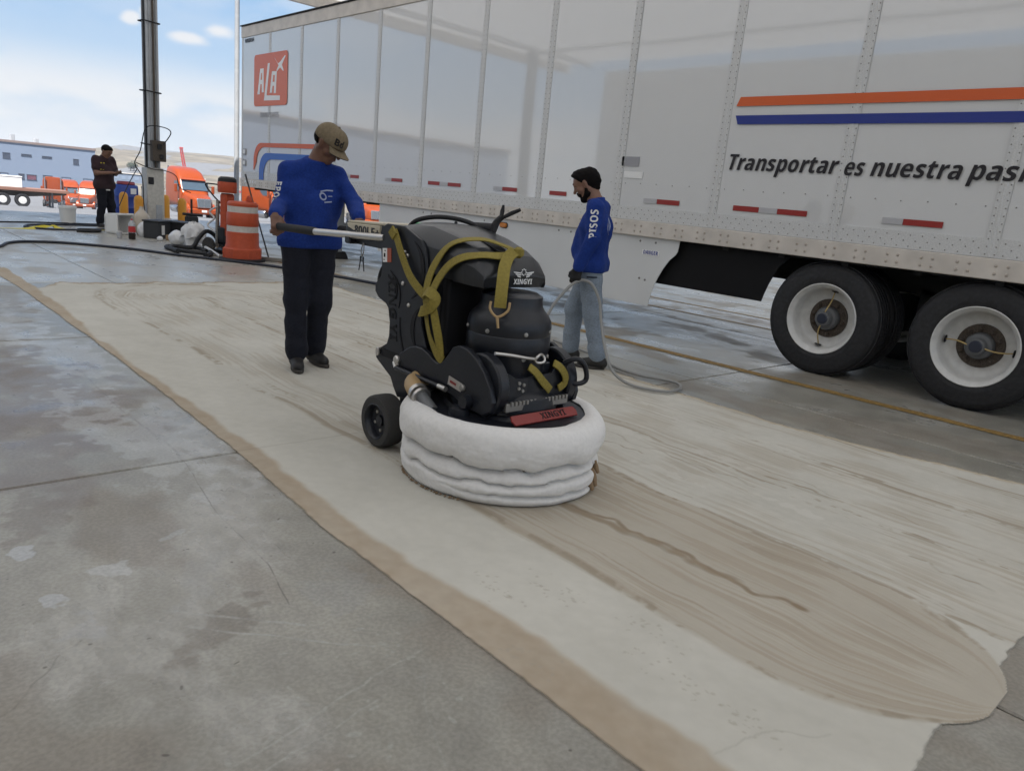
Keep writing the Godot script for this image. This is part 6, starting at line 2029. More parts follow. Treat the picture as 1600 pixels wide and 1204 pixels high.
func build_yard() -> void:
	var nx := 90
	var rows := []
	for r in 90:
		var row := []
		for c in 97:
			var a := TAU * c / 96.0
			var d := 3.0 + 21.0 * pow(r / 40.0, 3.4) if r < 40 else 24.0 * pow(1.089, r - 40)
			# the ring passes below the floor slab near the camera
			var x := cos(a) * d - 3.3
			var z := sin(a) * d - 6.0
			var y := land(x, z)
			if x > -20.7 and x < 14.2 and z < 7.6 and z > -40.4:
				y = -0.35
			row.append(Vector3(x, y, z))
		rows.append(row)
	var mb := MB.new().sheet(rows, false)
	if mb.n[50 * 97].y < 0.0:
		mb = MB.new().sheet(rows, true)
	var near := MB.new()
	struct("yard_ground", mb, MT.yard)
	# bare dry slope laid over the ground from where the yard ends
	var hill := []
	for r in 26:
		var row := []
		for c in 61:
			var a := deg_to_rad(-150.0 + 130.0 * c / 60.0)
			var d := lerpf(212.0 + 6.0 * fz[1].get_noise_2d(c * 0.2, 1.0), 900.0, pow(r / 25.0, 1.6))
			var x := sin(a) * d
			var z := -cos(a) * d
			row.append(Vector3(x, land(x, z) + 0.12, z))
		hill.append(row)
	var hm := MB.new().sheet(hill, false)
	if hm.n[200].y < 0.0:
		hm = MB.new().sheet(hill, true)
	struct("hill", hm, MT.soil)

	# office building
	var P := Vector3(-195.3, 0, -43.04)
	var fac := thing("office_building", "blue-grey two-storey office building with small dark windows", "building", P, 0.0)
	fac.basis = Basis(Vector3(0.2152, 0, -0.9766), Vector3.UP, Vector3(0.9766, 0, 0.2152))
	var Y := func(y: float) -> float: return 1.305 + (y - 1.305) * 2.0
	put("wall", MB.new().box(Vector3(-12.0, -3.0, -6.0), Vector3(36.2, 12.6, 12.0), 0.02), MT.facade, fac)
	put("parapet", MB.new().box(Vector3(-12.0, 3.38, -6.0), Vector3(36.6, 0.5, 12.4), 0.02), MT.facade_trim, fac)
	var wins := [[-5.65, -5.03, 0.51, 1.1, 0], [-3.96, -3.09, 0.94, 1.12, 0], [-2.05, -1.2, 0.94, 1.1, 0], [0.9, 1.37, 0.53, 1.1, 0], [-5.98, -5.32, -1.56, -1.01, 1], [-4.33, -3.85, -1.54, -0.98, 0], [-3.58, -2.72, -1.54, -0.99, 2], [-2.07, -1.21, -1.47, -0.94, 0], [-0.29, 0.54, -1.52, -0.97, 1], [1.81, 2.67, -1.46, -0.94, 1], [-7.4, -6.7, 0.5, 1.1, 0], [-7.6, -6.8, -1.5, -1.0, 0]]
	for w in wins:
		var c := Vector3((w[0] + w[1]), (Y.call(w[2]) + Y.call(w[3])) * 0.5, 0.0)
		var s := Vector2((w[1] - w[0]) * 2.0, Y.call(w[3]) - Y.call(w[2]))
		var fr := put("window", MB.new().box(c + Vector3(0, s.y * 0.5, 0.02), Vector3(s.x + 0.2, 0.1, 0.14)).box(c - Vector3(0, s.y * 0.5, -0.02), Vector3(s.x + 0.2, 0.1, 0.16)).box(c - Vector3(s.x * 0.5, 0, -0.02), Vector3(0.1, s.y, 0.12)).box(c + Vector3(s.x * 0.5, 0, 0.02), Vector3(0.1, s.y, 0.12)), MT.tinted_glass, fac)
		put("pane", MB.new().box(c + Vector3(0, 0, 0.005), Vector3(s.x, s.y, 0.03)), [MT.tinted_glass, MT.blind_glass, MT.red_glass][w[4]], fr)
	for a in [[-9.98, -9.04, 3.66, 4.9], [-5.68, -4.62, 3.56, 4.45]]:
		var ac := thing("rooftop_unit", "pale air unit on the office roof" if a[0] < -8.0 else "smaller pale air unit on the office roof", "air unit", P + fac.basis * Vector3((a[0] + a[1]) * 0.5, 3.62, -1.6))
		ac.basis = fac.basis
		put("casing", MB.new().box(Vector3(-0.28, (a[3] - 3.62) * 0.5, 0), Vector3(0.42, a[3] - 3.62, 0.8), 0.03), MT.steel_pale, ac)
		put("casing", MB.new().box(Vector3(0.25, (a[3] - 3.62) * 0.5, 0), Vector3(0.46, a[3] - 3.62, 0.8), 0.03), MT.steel_grey, ac)
	# long hall that the trailer side mirrors
	var hall := thing("warehouse", "long blue-grey warehouse across the yard", "building", Vector3(-86, -4.0, 37))
	put("wall", MB.new().box(Vector3(0, 5.6, 0), Vector3(11.8, 11.6, 44), 0.05), MT.facade, hall)
	put("roof", MB.new().box(Vector3(0, 11.55, 0), Vector3(12.4, 0.35, 44.6), 0.05), MT.facade_trim, hall)
	for k in 5:
		put("gate", MB.new().box(Vector3(5.95, 1.8, -17.0 + 8.5 * k), Vector3(0.12, 4.2, 4.0), 0.03), MT.steel_pale, hall)
	# walls and sheds on the slope
	var n := Vector3(-0.942, 0, -0.337)
	var R := Vector3(0.337, 0, -0.942)
	var B := Basis(R, Vector3.UP, -n)
	var base := Vector3(-0.942, 0, -0.337) * 262.0
	for a in [["pale glazed shed on the foot of the slope", -15.0, 11.0, -4.2, 3.0, "facade", "shed"], ["grey door block let into the slope wall", 3.2, 3.6, -4.4, 3.9, "steel_pale", "shed"]]:
		var p = base + R * a[1]
		var sh := thing("slope_shed", a[0], a[6], Vector3(p.x, land(p.x, p.z) - 0.4, p.z))
		sh.basis = B
		put("wall", MB.new().box(Vector3(0, a[4] * 0.5, 0), Vector3(a[2], a[4], 3.0), 0.03), MT[a[5]], sh)
		put("roof", MB.new().box(Vector3(0, a[4] + 0.08, 0), Vector3(a[2] + 0.4, 0.16, 3.4), 0.02), MT.rail_paint, sh)
		for k in int(a[2] / 1.8):
			put("window", MB.new().box(Vector3(-a[2] * 0.5 + 0.9 + 1.8 * k, a[4] * 0.58, 1.52), Vector3(1.1, 1.0, 0.06)), MT.blind_glass, sh)
	var wp := base * 0.98 + R * 4.0
	var rw := thing("retaining_wall", "long pale retaining wall along the foot of the slope", "wall", Vector3(wp.x, land(wp.x, wp.z) - 1.0, wp.z))
	rw.basis = B
	for k in 14:
		put("wall_panel", MB.new().box(Vector3(-24.0 + 4.0 * k, 1.1, 0), Vector3(3.95, 2.2 + 0.1 * (k % 3), 0.5), 0.03), MT.warehouse, rw)
	var bp := base * 0.93 + R * 13.0
	var bn := thing("red_sign_boards", "row of dark red boards standing in for sign lettering below the slope", "fence", Vector3(bp.x, land(bp.x, bp.z), bp.z))
	bn.basis = B
	for k in 7:
		put("board", MB.new().box(Vector3(-3.6 + 1.2 * k, 2.6, 0), Vector3(0.85, 0.75 if k % 2 else 0.6, 0.08), 0.01), MT.lid_red, bn)  # boards stand in for the red letters of a sign
	for k in 4:
		put("post", MB.new().box(Vector3(-4.2 + 2.8 * k, 1.4, -0.1), Vector3(0.12, 2.8, 0.12), 0.01), MT.steel_grey, bn)
	# crane mast beyond
	var cp := Vector3(-282.7, 0, -100.5)
	var cr := thing("crane_mast", "leaning red crane mast rising behind the orange truck", "crane", Vector3(cp.x, land(cp.x, cp.z) - 0.5, cp.z))
	var hgt: float = 7.8 - cr.position.y
	var foot := Vector3.ZERO
	var top := Vector3(-0.4, hgt, 1.4)
	var mid := MB.new()
	for s in [[-0.4, -0.4], [0.4, -0.4], [0.4, 0.4], [-0.4, 0.4]]:
		put("mast_leg", MB.new().tube([foot + Vector3(s[0], 0, s[1]), top + Vector3(s[0], 0, s[1]) * 0.75], 0.16, 5), MT.crane_red, cr)
	for k in 6:
		var q0 := foot.lerp(top, k / 6.0)
		var q1 := foot.lerp(top, (k + 1) / 6.0)
		put("mast_brace", MB.new().tube([q0 + Vector3(-0.4, 0, 0.4), q1 + Vector3(0.4, 0, 0.4), q1 + Vector3(0.4, 0, -0.4)], 0.1, 5), MT.crane_red, cr)
	put("mast_head", MB.new().box(top + Vector3(0, 0.2, 0), Vector3(1.0, 0.6, 1.0), 0.05), MT.crane_red, cr)
	# small trees on the skyline
	rng.seed = 15
	for a in [[203.0, 3.0, "round dark tree alone on the slope skyline"], [199.0, 2.6, "narrow dark tree next to the round tree on the skyline"], [268.0, 2.0, "low bush on the skyline beside the crane mast"], [277.0, 1.7, "lowest bush on the skyline beside the crane mast"]]:
		var az := deg_to_rad(-73.6 + (a[0] - 203.0) * 0.047)
		var d := 300.0
		var p := Vector3(sin(az) * d, 0, -cos(az) * d)
		p.y = land(p.x, p.z)
		var tr := thing("skyline_tree", a[2], "tree", p)
		var hh: float = a[1] + 0.6
		put("trunk", MB.new().tube([Vector3.ZERO, Vector3(0.05, hh * 0.5, 0), Vector3(0.0, hh * 0.8, 0.05)], [0.16, 0.11, 0.05], 6), MT.bark, tr)
		var cw := MB.new()
		for k in 260:
			var dir := Vector3(rng.randfn(), rng.randfn(), rng.randfn()).normalized()
			var q := dir * pow(rng.randf(), 0.4) * Vector3(a[1] * 0.5, a[1] * 0.48, a[1] * 0.5) + Vector3(0, hh * 0.72, 0)
			var u := Vector3(rng.randfn(), rng.randfn(), rng.randfn()).normalized() * 0.22
			var w := u.cross(dir).normalized() * 0.16
			cw.quad(q - u, q + w, q + u, q - w, (dir + Vector3.UP * 0.4).normalized())
		put("crown", cw, MT.leaf, tr)

	# orange tractor units
	var tk := tractor("orange road tractor with chrome grille parked facing the canopy", Vector3(-64.0, 0, -22.9), deg_to_rad(-1.0))
	for a in [[Vector3(-59.9, 0, -27.8), 0.35, "orange road tractor seen below the trailer front, showing its tank"], [Vector3(-57.7, 0, -36.0), -0.35, "orange road tractor seen between landing leg and trailer skirt"], [Vector3(-124.9, 0, -28.1), -0.1, "small far orange tractor beside the flatbed trailer end"], [Vector3(-122.4, 0, -29.9), -0.4, "far orange tractor standing alone before the office building"], [Vector3(-117.5, 0, -24.5), 2.9, "far orange tractor with its cab back turned, behind the flatbed"]]:
		var c := copy(tk, "road_tractor", a[0], a[1], a[2])
		c.position.y = land(a[0].x, a[0].z) + 0.02
	# flatbed trailer
	var fb := thing("flatbed_trailer", "long rusty flatbed trailer standing empty on its legs", "trailer", Vector3(-68.8, land(-68.8, -13.0), -13.0))
	fb.basis = Basis(Vector3(0.1856, 0, -0.9826), Vector3.UP, Vector3(0.9826, 0, 0.1856)).rotated(Vector3.UP, 0.12)
	put("deck", MB.new().box(Vector3(-4.5, 1.32, 0), Vector3(13.4, 0.14, 2.5), 0.02), MT.deck_wood, fb)
	for s in [-0.5, 0.5]:
		put("beam", MB.new().prism(poly([-11.0, 1.25, 2.1, 1.25, 2.1, 1.05, -0.5, 0.78, -8.6, 0.78, -11.0, 1.0]), 0.14, X(Vector3(0, 0, s))), MT.hub_rust, fb)
	put("side_rail", MB.new().box(Vector3(-4.5, 1.3, 1.27), Vector3(13.4, 0.2, 0.05), 0.01), MT.deck_wood, fb)
	put("support_leg", MB.new().box(Vector3(1.1, 0.6, 0.7), Vector3(0.14, 1.16, 0.14), 0.01).box(Vector3(1.1, 0.03, 0.7), Vector3(0.4, 0.06, 0.3), 0.01), MT.hub_grey, fb)
	put("support_leg", MB.new().box(Vector3(1.1, 0.6, -0.7), Vector3(0.14, 1.16, 0.14), 0.01).box(Vector3(1.1, 0.03, -0.7), Vector3(0.4, 0.06, 0.3), 0.01), MT.hub_grey, fb)
	for x in [-0.9, -2.15, -7.5]:
		put("wheel", MB.new().lathe([Vector2(0.0, 0.06), Vector2(0.22, 0.06), Vector2(0.28, 0.13), Vector2(0.46, 0.14), Vector2(0.5, 0.08), Vector2(0.5, -0.4), Vector2(0.0, -0.4)].map(func(p): return Vector2(p.x, -p.y)), 20, X(Vector3(x, 0.5, 1.1), Basis(Vector3.RIGHT, -PI / 2))), MT.tyre, fb)
		put("rim", MB.new().lathe([Vector2(0.27, 0.0), Vector2(0.25, 0.02), Vector2(0.0, 0.03)], 16, X(Vector3(x, 0.5, 1.235), Basis(Vector3.RIGHT, PI / 2))), MT.rim_white, fb)
	var bx := thing("white_crate", "white box crate sitting on the flatbed trailer deck", "crate", Vector3.ZERO)
	bx.transform = fb.transform * X(Vector3(-1.5, 1.4, 0))
	put("shell", MB.new().box(Vector3(0, 0.38, 0), Vector3(1.4, 0.76, 1.2), 0.03), MT.plastic_white, bx)
	put("lid", MB.new().box(Vector3(0, 0.79, 0), Vector3(1.46, 0.06, 1.26), 0.02), MT.plastic_white, bx)
	bx.visible = true

func tractor(label: String, where: Vector3, turn: float) -> Node3D:
	where.y = land(where.x, where.z) + 0.02
	var t := thing("road_tractor", label, "truck", where, turn, "orange tractors parked in the yard")
	# cross-sections: x, half width, bottom, top, roundness
	var secs := [[3.62, 0.42, 0.95, 1.4], [3.56, 0.62, 0.82, 1.56], [3.2, 0.8, 0.72, 1.72], [2.5, 0.96, 0.72, 1.86], [1.75, 1.06, 0.72, 2.0], [1.68, 1.1, 0.72, 2.06]]
	var cab := [[1.7, 1.1, 0.72, 2.04], [1.5, 1.14, 0.72, 2.3], [1.15, 1.17, 0.72, 2.86], [0.95, 1.19, 0.72, 3.12], [0.3, 1.21, 0.72, 3.62], [-0.6, 1.22, 0.72, 3.86], [-1.6, 1.22, 0.72, 3.92], [-1.72, 1.18, 0.76, 3.86], [-1.73, 0.02, 2.2, 2.4]]
	for part in [["hood", secs], ["cab", cab]]:
		var rows := []
		for s in part[1]:
			var ring := []
			for k in 24:
				var a := TAU * k / 24.0
				var cx := signf(cos(a)) * pow(absf(cos(a)), 0.35)
				var cy := signf(sin(a)) * pow(absf(sin(a)), 0.35)
				var taper := 1.0 - 0.12 * maxf(0.0, cy) * (1.0 if part[0] == "hood" else 0.5)
				ring.append(Vector3(s[0], (s[2] + s[3]) * 0.5 + cy * (s[3] - s[2]) * 0.5, cx * s[1] * taper))
			rows.append(ring)
		var m := MB.new().sheet(rows, false, true)
		var q := 3 * 24 + 6
		if m.n[q].y < 0.0:
			m = MB.new().sheet(rows, true, true)
		put(part[0], m, MT.truck_orange, t)
	put("windshield", MB.new().quad(Vector3(1.6, 2.12, -0.98), Vector3(1.6, 2.12, 0.98), Vector3(1.1, 2.92, 0.92), Vector3(1.1, 2.92, -0.92), Vector3(0.85, 0.53, 0)), MT.truck_glass, t).position = Vector3(0.06, 0.05, 0)
	for s in [-1.0, 1.0]:
		put("side_window", MB.new().prism(poly([0.35, 2.05, 1.45, 2.1, 1.05, 2.78, 0.35, 2.78]), 0.02, X(Vector3(0, 0, 1.185 * s))), MT.truck_glass, t)
		put("headlight", MB.new().prism(poly([2.75, 1.15, 3.45, 0.98, 3.4, 1.28, 2.85, 1.45]), 0.06, X(Vector3(0, 0, 0.0), rot(Vector3.UP, -14.0 * s)).translated(Vector3(0.08, 0, 0.02 * s)) * X(Vector3(0, 0, 0.92 * s - 0.72 * s * 0.0))), MT.lamp_clear, t)
		put("fender", MB.new().lathe([Vector2(0.64, -0.2), Vector2(0.66, 0.0), Vector2(0.64, 0.2), Vector2(0.56, 0.2), Vector2(0.56, -0.2)], 28, X(Vector3(2.35, 0.55, 0.96 * s), Basis(Vector3.RIGHT, PI / 2))), MT.truck_orange, t)
		var mi := put("mirror", MB.new().box(Vector3(1.5, 2.25, 1.45 * s), Vector3(0.14, 0.62, 0.24), 0.05), MT.truck_orange, t)
		put("mirror_arm", MB.new().tube([Vector3(1.45, 2.5, 1.1 * s), Vector3(1.5, 2.45, 1.42 * s)], 0.03, 6), MT.rubber_black, mi)
		put("fuel_tank", MB.new().lathe([Vector2(0, -0.75), Vector2(0.3, -0.74), Vector2(0.33, -0.7), Vector2(0.33, 0.7), Vector2(0.3, 0.74), Vector2(0, 0.75)], 20, X(Vector3(0.1, 0.62, 0.92 * s), Basis(Vector3(0, 0, 1), PI / 2))), MT.chrome, t)
		for a in [[2.35, 1.05], [-2.6, 1.0], [-3.9, 1.0]]:
			var w := put("wheel", MB.new().lathe([Vector2(0.0, -0.16), Vector2(0.44, -0.16), Vector2(0.51, -0.1), Vector2(0.51, 0.1), Vector2(0.45, 0.15), Vector2(0.3, 0.15), Vector2(0.27, 0.1), Vector2(0.12, 0.09), Vector2(0.1, 0.14), Vector2(0.0, 0.15)], 24, X(Vector3(a[0], 0.51, a[1] * s), Basis(Vector3.RIGHT, PI / 2 * s))), MT.tyre, t)
			put("rim", MB.new().lathe([Vector2(0.29, 0.1), Vector2(0.295, 0.155), Vector2(0.28, 0.158), Vector2(0.25, 0.115), Vector2(0.1, 0.1), Vector2(0.0, 0.15)], 24, X(Vector3(a[0], 0.51, a[1] * s), Basis(Vector3.RIGHT, PI / 2 * s))), MT.chrome, w)
		put("exhaust", MB.new().tube([Vector3(-1.95, 1.0, 0.9 * s), Vector3(-1.95, 3.9, 0.9 * s)], 0.07, 10), MT.chrome, t)
	var gr := put("grille_frame", MB.new().prism(poly([-0.5, 0.92, 0.5, 0.92, 0.56, 1.55, 0.5, 1.62, -0.5, 1.62, -0.56, 1.55]), 0.12, X(Vector3(3.58, 0, 0), Basis(Vector3(0, 0, -1), Vector3.UP, Vector3(1, 0, 0))), 0.02), MT.chrome, t)
	put("grille_mesh", MB.new().prism(poly([-0.43, 0.98, 0.43, 0.98, 0.48, 1.52, 0.44, 1.55, -0.44, 1.55, -0.48, 1.52]), 0.04, X(Vector3(3.64, 0, 0), Basis(Vector3(0, 0, -1), Vector3.UP, Vector3(1, 0, 0)))), MT.grille, gr)
	put("grille_bar", MB.new().box(Vector3(3.665, 1.26, 0), Vector3(0.03, 0.54, 0.05), 0.01), MT.chrome, gr)
	put("bumper", MB.new().box(Vector3(3.4, 0.62, 0), Vector3(0.5, 0.46, 2.3), 0.12), MT.truck_orange, t)
	put("number_plate", MB.new().box(Vector3(3.66, 0.66, 0), Vector3(0.02, 0.16, 0.4)), MT.print_white, t)
	put("chassis", MB.new().box(Vector3(-1.9, 0.82, 0), Vector3(5.2, 0.26, 0.9), 0.02), MT.chassis_black, t)
	put("fifth_wheel", MB.new().box(Vector3(-3.2, 1.05, 0), Vector3(1.0, 0.12, 0.9), 0.03), MT.chassis_black, t)
	put("sun_visor", MB.new().box(Vector3(1.22, 2.98, 0), Vector3(0.3, 0.05, 1.9), 0.02, rot(Vector3(0, 0, 1), -20)), MT.truck_orange, t)
	return t

# ---------------------------------------------------------------- things lying about near the column
func hose(called: String, label: String, category: String, pts: Array, r: float, m: Material, group := "", sides := 8) -> MeshInstance3D:
	var v := []
	for p in pts:
		v.append(Vector3(p[0], p[1], p[2]))
	var o := put(called, MB.new().tube(spline(v, 7), r, sides), m, self)
	tag(o, label, category, group)
	return o

func crumple(c: Vector3, s: Vector3, seed_: int, mat_: Material, called: String, label: String, knot := 0.0) -> Node3D:
	# a filled plastic bag: lumpy, wrinkled, standing on the floor
	var nz := FastNoiseLite.new()
	nz.seed = seed_
	nz.frequency = 1.1
	nz.noise_type = FastNoiseLite.TYPE_CELLULAR
	nz.fractal_octaves = 2
	var rows := []
	for r in 15:
		var row := []
		var v := r / 14.0
		for k in 24:
			var a := TAU * k / 24.0
			var rad := pow(sin(clampf(v * 0.86 + 0.14, 0, 1) * PI), 0.55) if v > 0.0 else 0.6
			if knot > 0.0 and v > 0.7:
				rad = maxf(rad * (1.0 - (v - 0.7) * 2.2), 0.12) + (v - 0.85) * 0.8 * float(v > 0.85)
			var d := 1.0 + 0.3 * nz.get_noise_3d(cos(a) * 1.2, v * 2.0, sin(a) * 1.2)
			row.append(Vector3(cos(a) * rad * d * s.x * 0.5, v * s.y * (1.0 + 0.1 * nz.get_noise_2d(a, v) * v), sin(a) * rad * d * s.z * 0.5))
		rows.append(row)
	var m := MB.new().sheet(rows, false, true)
	if (m.v[24 * 6] * Vector3(1, 0, 1)).dot(m.n[24 * 6]) < 0.0:
		m = MB.new().sheet(rows, true, true)
	var o := put(called, m, mat_, self)
	o.position = c
	tag(o, label, "bag")
	return o

func build_clutter() -> void:
	# traffic barrel
	var b := thing("traffic_barrel", "orange traffic barrel with two pale bands beside the upright machine", "barrel", Vector3(-11.42, 0, -4.9), 0.3)
	put("shell", MB.new().lathe([Vector2(0.26, 0.06), Vector2(0.255, 0.22), Vector2(0.245, 0.24), Vector2(0.24, 0.43), Vector2(0.232, 0.44)], 24), MT.barrel_orange, b)
	put("band", MB.new().lathe([Vector2(0.231, 0.44), Vector2(0.231, 0.53)], 24), MT.barrel_white, b)
	put("shell", MB.new().lathe([Vector2(0.232, 0.53), Vector2(0.238, 0.54), Vector2(0.232, 0.72), Vector2(0.224, 0.73)], 24), MT.barrel_orange, b)
	put("band", MB.new().lathe([Vector2(0.223, 0.73), Vector2(0.223, 0.82)], 24), MT.barrel_white, b)
	put("shell", MB.new().lathe([Vector2(0.224, 0.82), Vector2(0.226, 0.86), Vector2(0.2, 0.89), Vector2(0, 0.895)], 24), MT.barrel_orange, b)
	var oct := PackedVector2Array()
	for k in 8:
		oct.append(Vector2.from_angle(TAU * (k + 0.5) / 8) * 0.3)
	put("foot", MB.new().prism(oct, 0.2, X(Vector3(0, 0.1, 0), Basis(Vector3.RIGHT, -PI / 2)), 0.02), MT.barrel_orange, b)
	put("handle", MB.new().prism(poly([-0.02, 0.88, 0.12, 0.88, 0.09, 0.97, 0.05, 0.99, 0.02, 0.97]), 0.04, X(Vector3(0.02, 0, -0.06)), 0.006), MT.barrel_orange, b)
	put("base_ring", MB.new().lathe([Vector2(0, 0), Vector2(0.34, 0), Vector2(0.34, 0.035), Vector2(0.3, 0.045)], 20), MT.rubber_black, b)
	# squeegee
	var q := thing("floor_squeegee", "long black-handled floor squeegee leaning beside the traffic barrel", "squeegee", Vector3(-11.35, 0, -5.3))
	put("pole", MB.new().tube([Vector3(0, 0.04, 0), Vector3(-0.28, 0.9, 0.15), Vector3(-0.41, 1.3, 0.215)], [0.013, 0.012, 0.014], 8), MT.wood_handle, q)
	put("blade", MB.new().box(Vector3(0.05, 0.035, -0.05), Vector3(0.5, 0.06, 0.04), 0.006, rot(Vector3.UP, 45)), MT.dull_steel, q)
	put("rubber_edge", MB.new().box(Vector3(0.05, 0.012, -0.05), Vector3(0.52, 0.024, 0.015), 0.002, rot(Vector3.UP, 45)), MT.rubber_black, q)
	# upright edging machine
	var e := thing("edge_grinder", "upright wheeled machine with orange motor beside the traffic barrel", "machine", Vector3(-12.3, 0, -5.02), 0.4)
	put("motor", MB.new().lathe([Vector2(0.0, 0.98), Vector2(0.14, 0.98), Vector2(0.15, 1.0), Vector2(0.15, 1.14), Vector2(0.14, 1.16)], 20), MT.barrel_orange, e)
	put("motor_cap", MB.new().lathe([Vector2(0.145, 1.15), Vector2(0.14, 1.2), Vector2(0.1, 1.23), Vector2(0, 1.235)], 20), MT.rubber_black, e)
	put("body", MB.new().box(Vector3(0, 0.62, 0), Vector3(0.16, 0.7, 0.2), 0.03), MT.barrel_orange, e)
	put("frame_tube", MB.new().tube(spline([Vector3(-0.14, 0.1, 0.08), Vector3(-0.13, 0.55, 0.08), Vector3(-0.12, 0.85, 0.08)]), 0.03, 8), MT.dull_steel, e)
	put("frame_tube", MB.new().tube(spline([Vector3(-0.14, 0.1, -0.08), Vector3(-0.13, 0.55, -0.08), Vector3(-0.12, 0.85, -0.08)]), 0.03, 8), MT.rubber_black, e)
	put("handle", MB.new().tube(spline([Vector3(-0.08, 0.8, 0.05), Vector3(-0.18, 0.92, 0.12), Vector3(-0.26, 1.08, 0.2), Vector3(-0.2, 1.1, 0.14), Vector3(-0.05, 1.09, 0.05)]), 0.012, 7), MT.rubber_black, e)
	put("gear_box", MB.new().box(Vector3(-0.03, 0.3, 0.02), Vector3(0.2, 0.3, 0.2), 0.04), MT.coat_black, e)
	put("foot_plate", MB.new().box(Vector3(0.02, 0.05, 0), Vector3(0.5, 0.05, 0.34), 0.012), MT.coat_black, e)
	put("grinding_cup", MB.new().lathe([Vector2(0, 0.0), Vector2(0.14, 0.0), Vector2(0.15, 0.08), Vector2(0.08, 0.14), Vector2(0, 0.15)], 18, X(Vector3(0.12, 0, 0))), MT.dull_steel, e)
	for s in [-1.0, 1.0]:
		put("wheel", MB.new().lathe([Vector2(0, -0.025), Vector2(0.12, -0.025), Vector2(0.13, 0.0), Vector2(0.12, 0.025), Vector2(0.07, 0.028), Vector2(0, 0.02)], 20, X(Vector3(-0.2, 0.13, 0.2 * s), Basis(Vector3.RIGHT, PI / 2))), MT.grey_tyre, e)
	put("cable_bundle", MB.new().tube(spline([Vector3(-0.1, 0.75, 0.12), Vector3(-0.22, 0.66, 0.16), Vector3(-0.16, 0.56, 0.12), Vector3(-0.24, 0.45, 0.18), Vector3(-0.12, 0.35, 0.14)]), 0.016, 6), MT.pipe_white, e)
	# bollards
	var y0 := thing("yellow_bollard", "short yellow round-topped bollard before the blue drum", "bollard", Vector3(-20.3, 0, -5.72), 0.0, "yellow bollards round the column")
	put("post", MB.new().lathe([Vector2(0, 0), Vector2(0.1, 0), Vector2(0.1, 0.5), Vector2(0.085, 0.56), Vector2(0.05, 0.595), Vector2(0, 0.605)], 18), MT.bollard_yellow, y0)
	put("collar", MB.new().lathe([Vector2(0.13, 0.0), Vector2(0.13, 0.02), Vector2(0.1, 0.03)], 18), MT.plinth, y0)
	copy(y0, "yellow_bollard", Vector3(-18.75, 0, -5.6), 0, "short yellow round-topped bollard hugging the column plinth, behind the pale bag")
	copy(y0, "yellow_bollard", Vector3(-18.85, 0, -6.6), 0, "short yellow round-topped bollard standing free behind the dark tub")
	copy(y0, "yellow_bollard", Vector3(-20.3, 0, -6.7), 0, "short yellow round-topped bollard behind the column plinth")
	# drums
	var dr := thing("plastic_drum", "blue plastic drum with dark red lid near the column", "drum", Vector3(-21.35, -0.1, -6.08), 0.0, "drums near the column")
	put("shell", MB.new().lathe([Vector2(0, 0.0), Vector2(0.25, 0.0), Vector2(0.28, 0.03), Vector2(0.285, 0.26), Vector2(0.295, 0.28), Vector2(0.285, 0.3), Vector2(0.285, 0.54), Vector2(0.295, 0.56), Vector2(0.285, 0.58), Vector2(0.28, 0.82), Vector2(0.26, 0.85), Vector2(0, 0.85)], 24), MT.drum_blue, dr)
	put("lid", MB.new().lathe([Vector2(0.2, 0.85), Vector2(0.22, 0.87), Vector2(0.2, 0.93), Vector2(0, 0.94)], 20), MT.lid_red, dr)
	put("label", MB.new().box(Vector3(0.272, 0.7, -0.1), Vector3(0.01, 0.14, 0.16), 0.002, rot(Vector3.UP, 20)), MT.print_white, dr)
	var d2 := thing("plastic_drum", "black drum half hidden between blue drum and column", "drum", Vector3(-21.3, -0.1, -6.72), 0.0, "drums near the column")
	put("shell", MB.new().lathe([Vector2(0, 0.0), Vector2(0.25, 0.0), Vector2(0.27, 0.03), Vector2(0.27, 0.8), Vector2(0.25, 0.83), Vector2(0, 0.83)], 22), MT.jersey, d2)
	put("rim", MB.new().lathe([Vector2(0.27, 0.79), Vector2(0.285, 0.81), Vector2(0.27, 0.84), Vector2(0.25, 0.84)], 22), MT.rubber_black, d2)
	# bucket far left
	var bu := thing("white_bucket", "white plastic bucket standing alone on the floor", "bucket", Vector3(-17.4, 0, -3.85))
	put("shell", MB.new().lathe([Vector2(0, 0), Vector2(0.135, 0), Vector2(0.155, 0.34), Vector2(0.16, 0.35), Vector2(0.152, 0.352), Vector2(0.148, 0.34), Vector2(0.13, 0.02), Vector2(0, 0.02)], 24), MT.plastic_white, bu)
	put("rim", MB.new().lathe([Vector2(0.153, 0.3), Vector2(0.168, 0.302), Vector2(0.168, 0.335), Vector2(0.155, 0.34)], 24), MT.plastic_white, bu)
	# white tub, bag, bottle, cup
	var tb := thing("white_tub", "white plastic tub lying on its side near the beige bag", "tub", Vector3(-15.45, 0, -4.26), 0.5)
	var tm := MB.new()
	tm.prism(rounded(0.36, 0.36, 0.05), 0.03, X(Vector3(-0.14, 0.185, 0), Basis(Vector3(0, 0, -1), Vector3.UP, Vector3(1, 0, 0))))
	for a in [[Vector3(0, 0.355, 0), Vector3(0.3, 0.02, 0.34)], [Vector3(0, 0.015, 0), Vector3(0.3, 0.02, 0.34)], [Vector3(0, 0.185, 0.17), Vector3(0.3, 0.32, 0.02)], [Vector3(0, 0.185, -0.17), Vector3(0.3, 0.32, 0.02)]]:
		tm.box(a[0], a[1], 0.006)
	put("shell", tm, MT.plastic_white, tb)
	put("rim", MB.new().box(Vector3(0.15, 0.365, 0), Vector3(0.03, 0.04, 0.4), 0.008).box(Vector3(0.15, 0.02, 0), Vector3(0.03, 0.035, 0.4), 0.008).box(Vector3(0.15, 0.19, 0.185), Vector3(0.03, 0.32, 0.03), 0.008).box(Vector3(0.15, 0.19, -0.185), Vector3(0.03, 0.32, 0.03), 0.008), MT.plastic_white, tb)
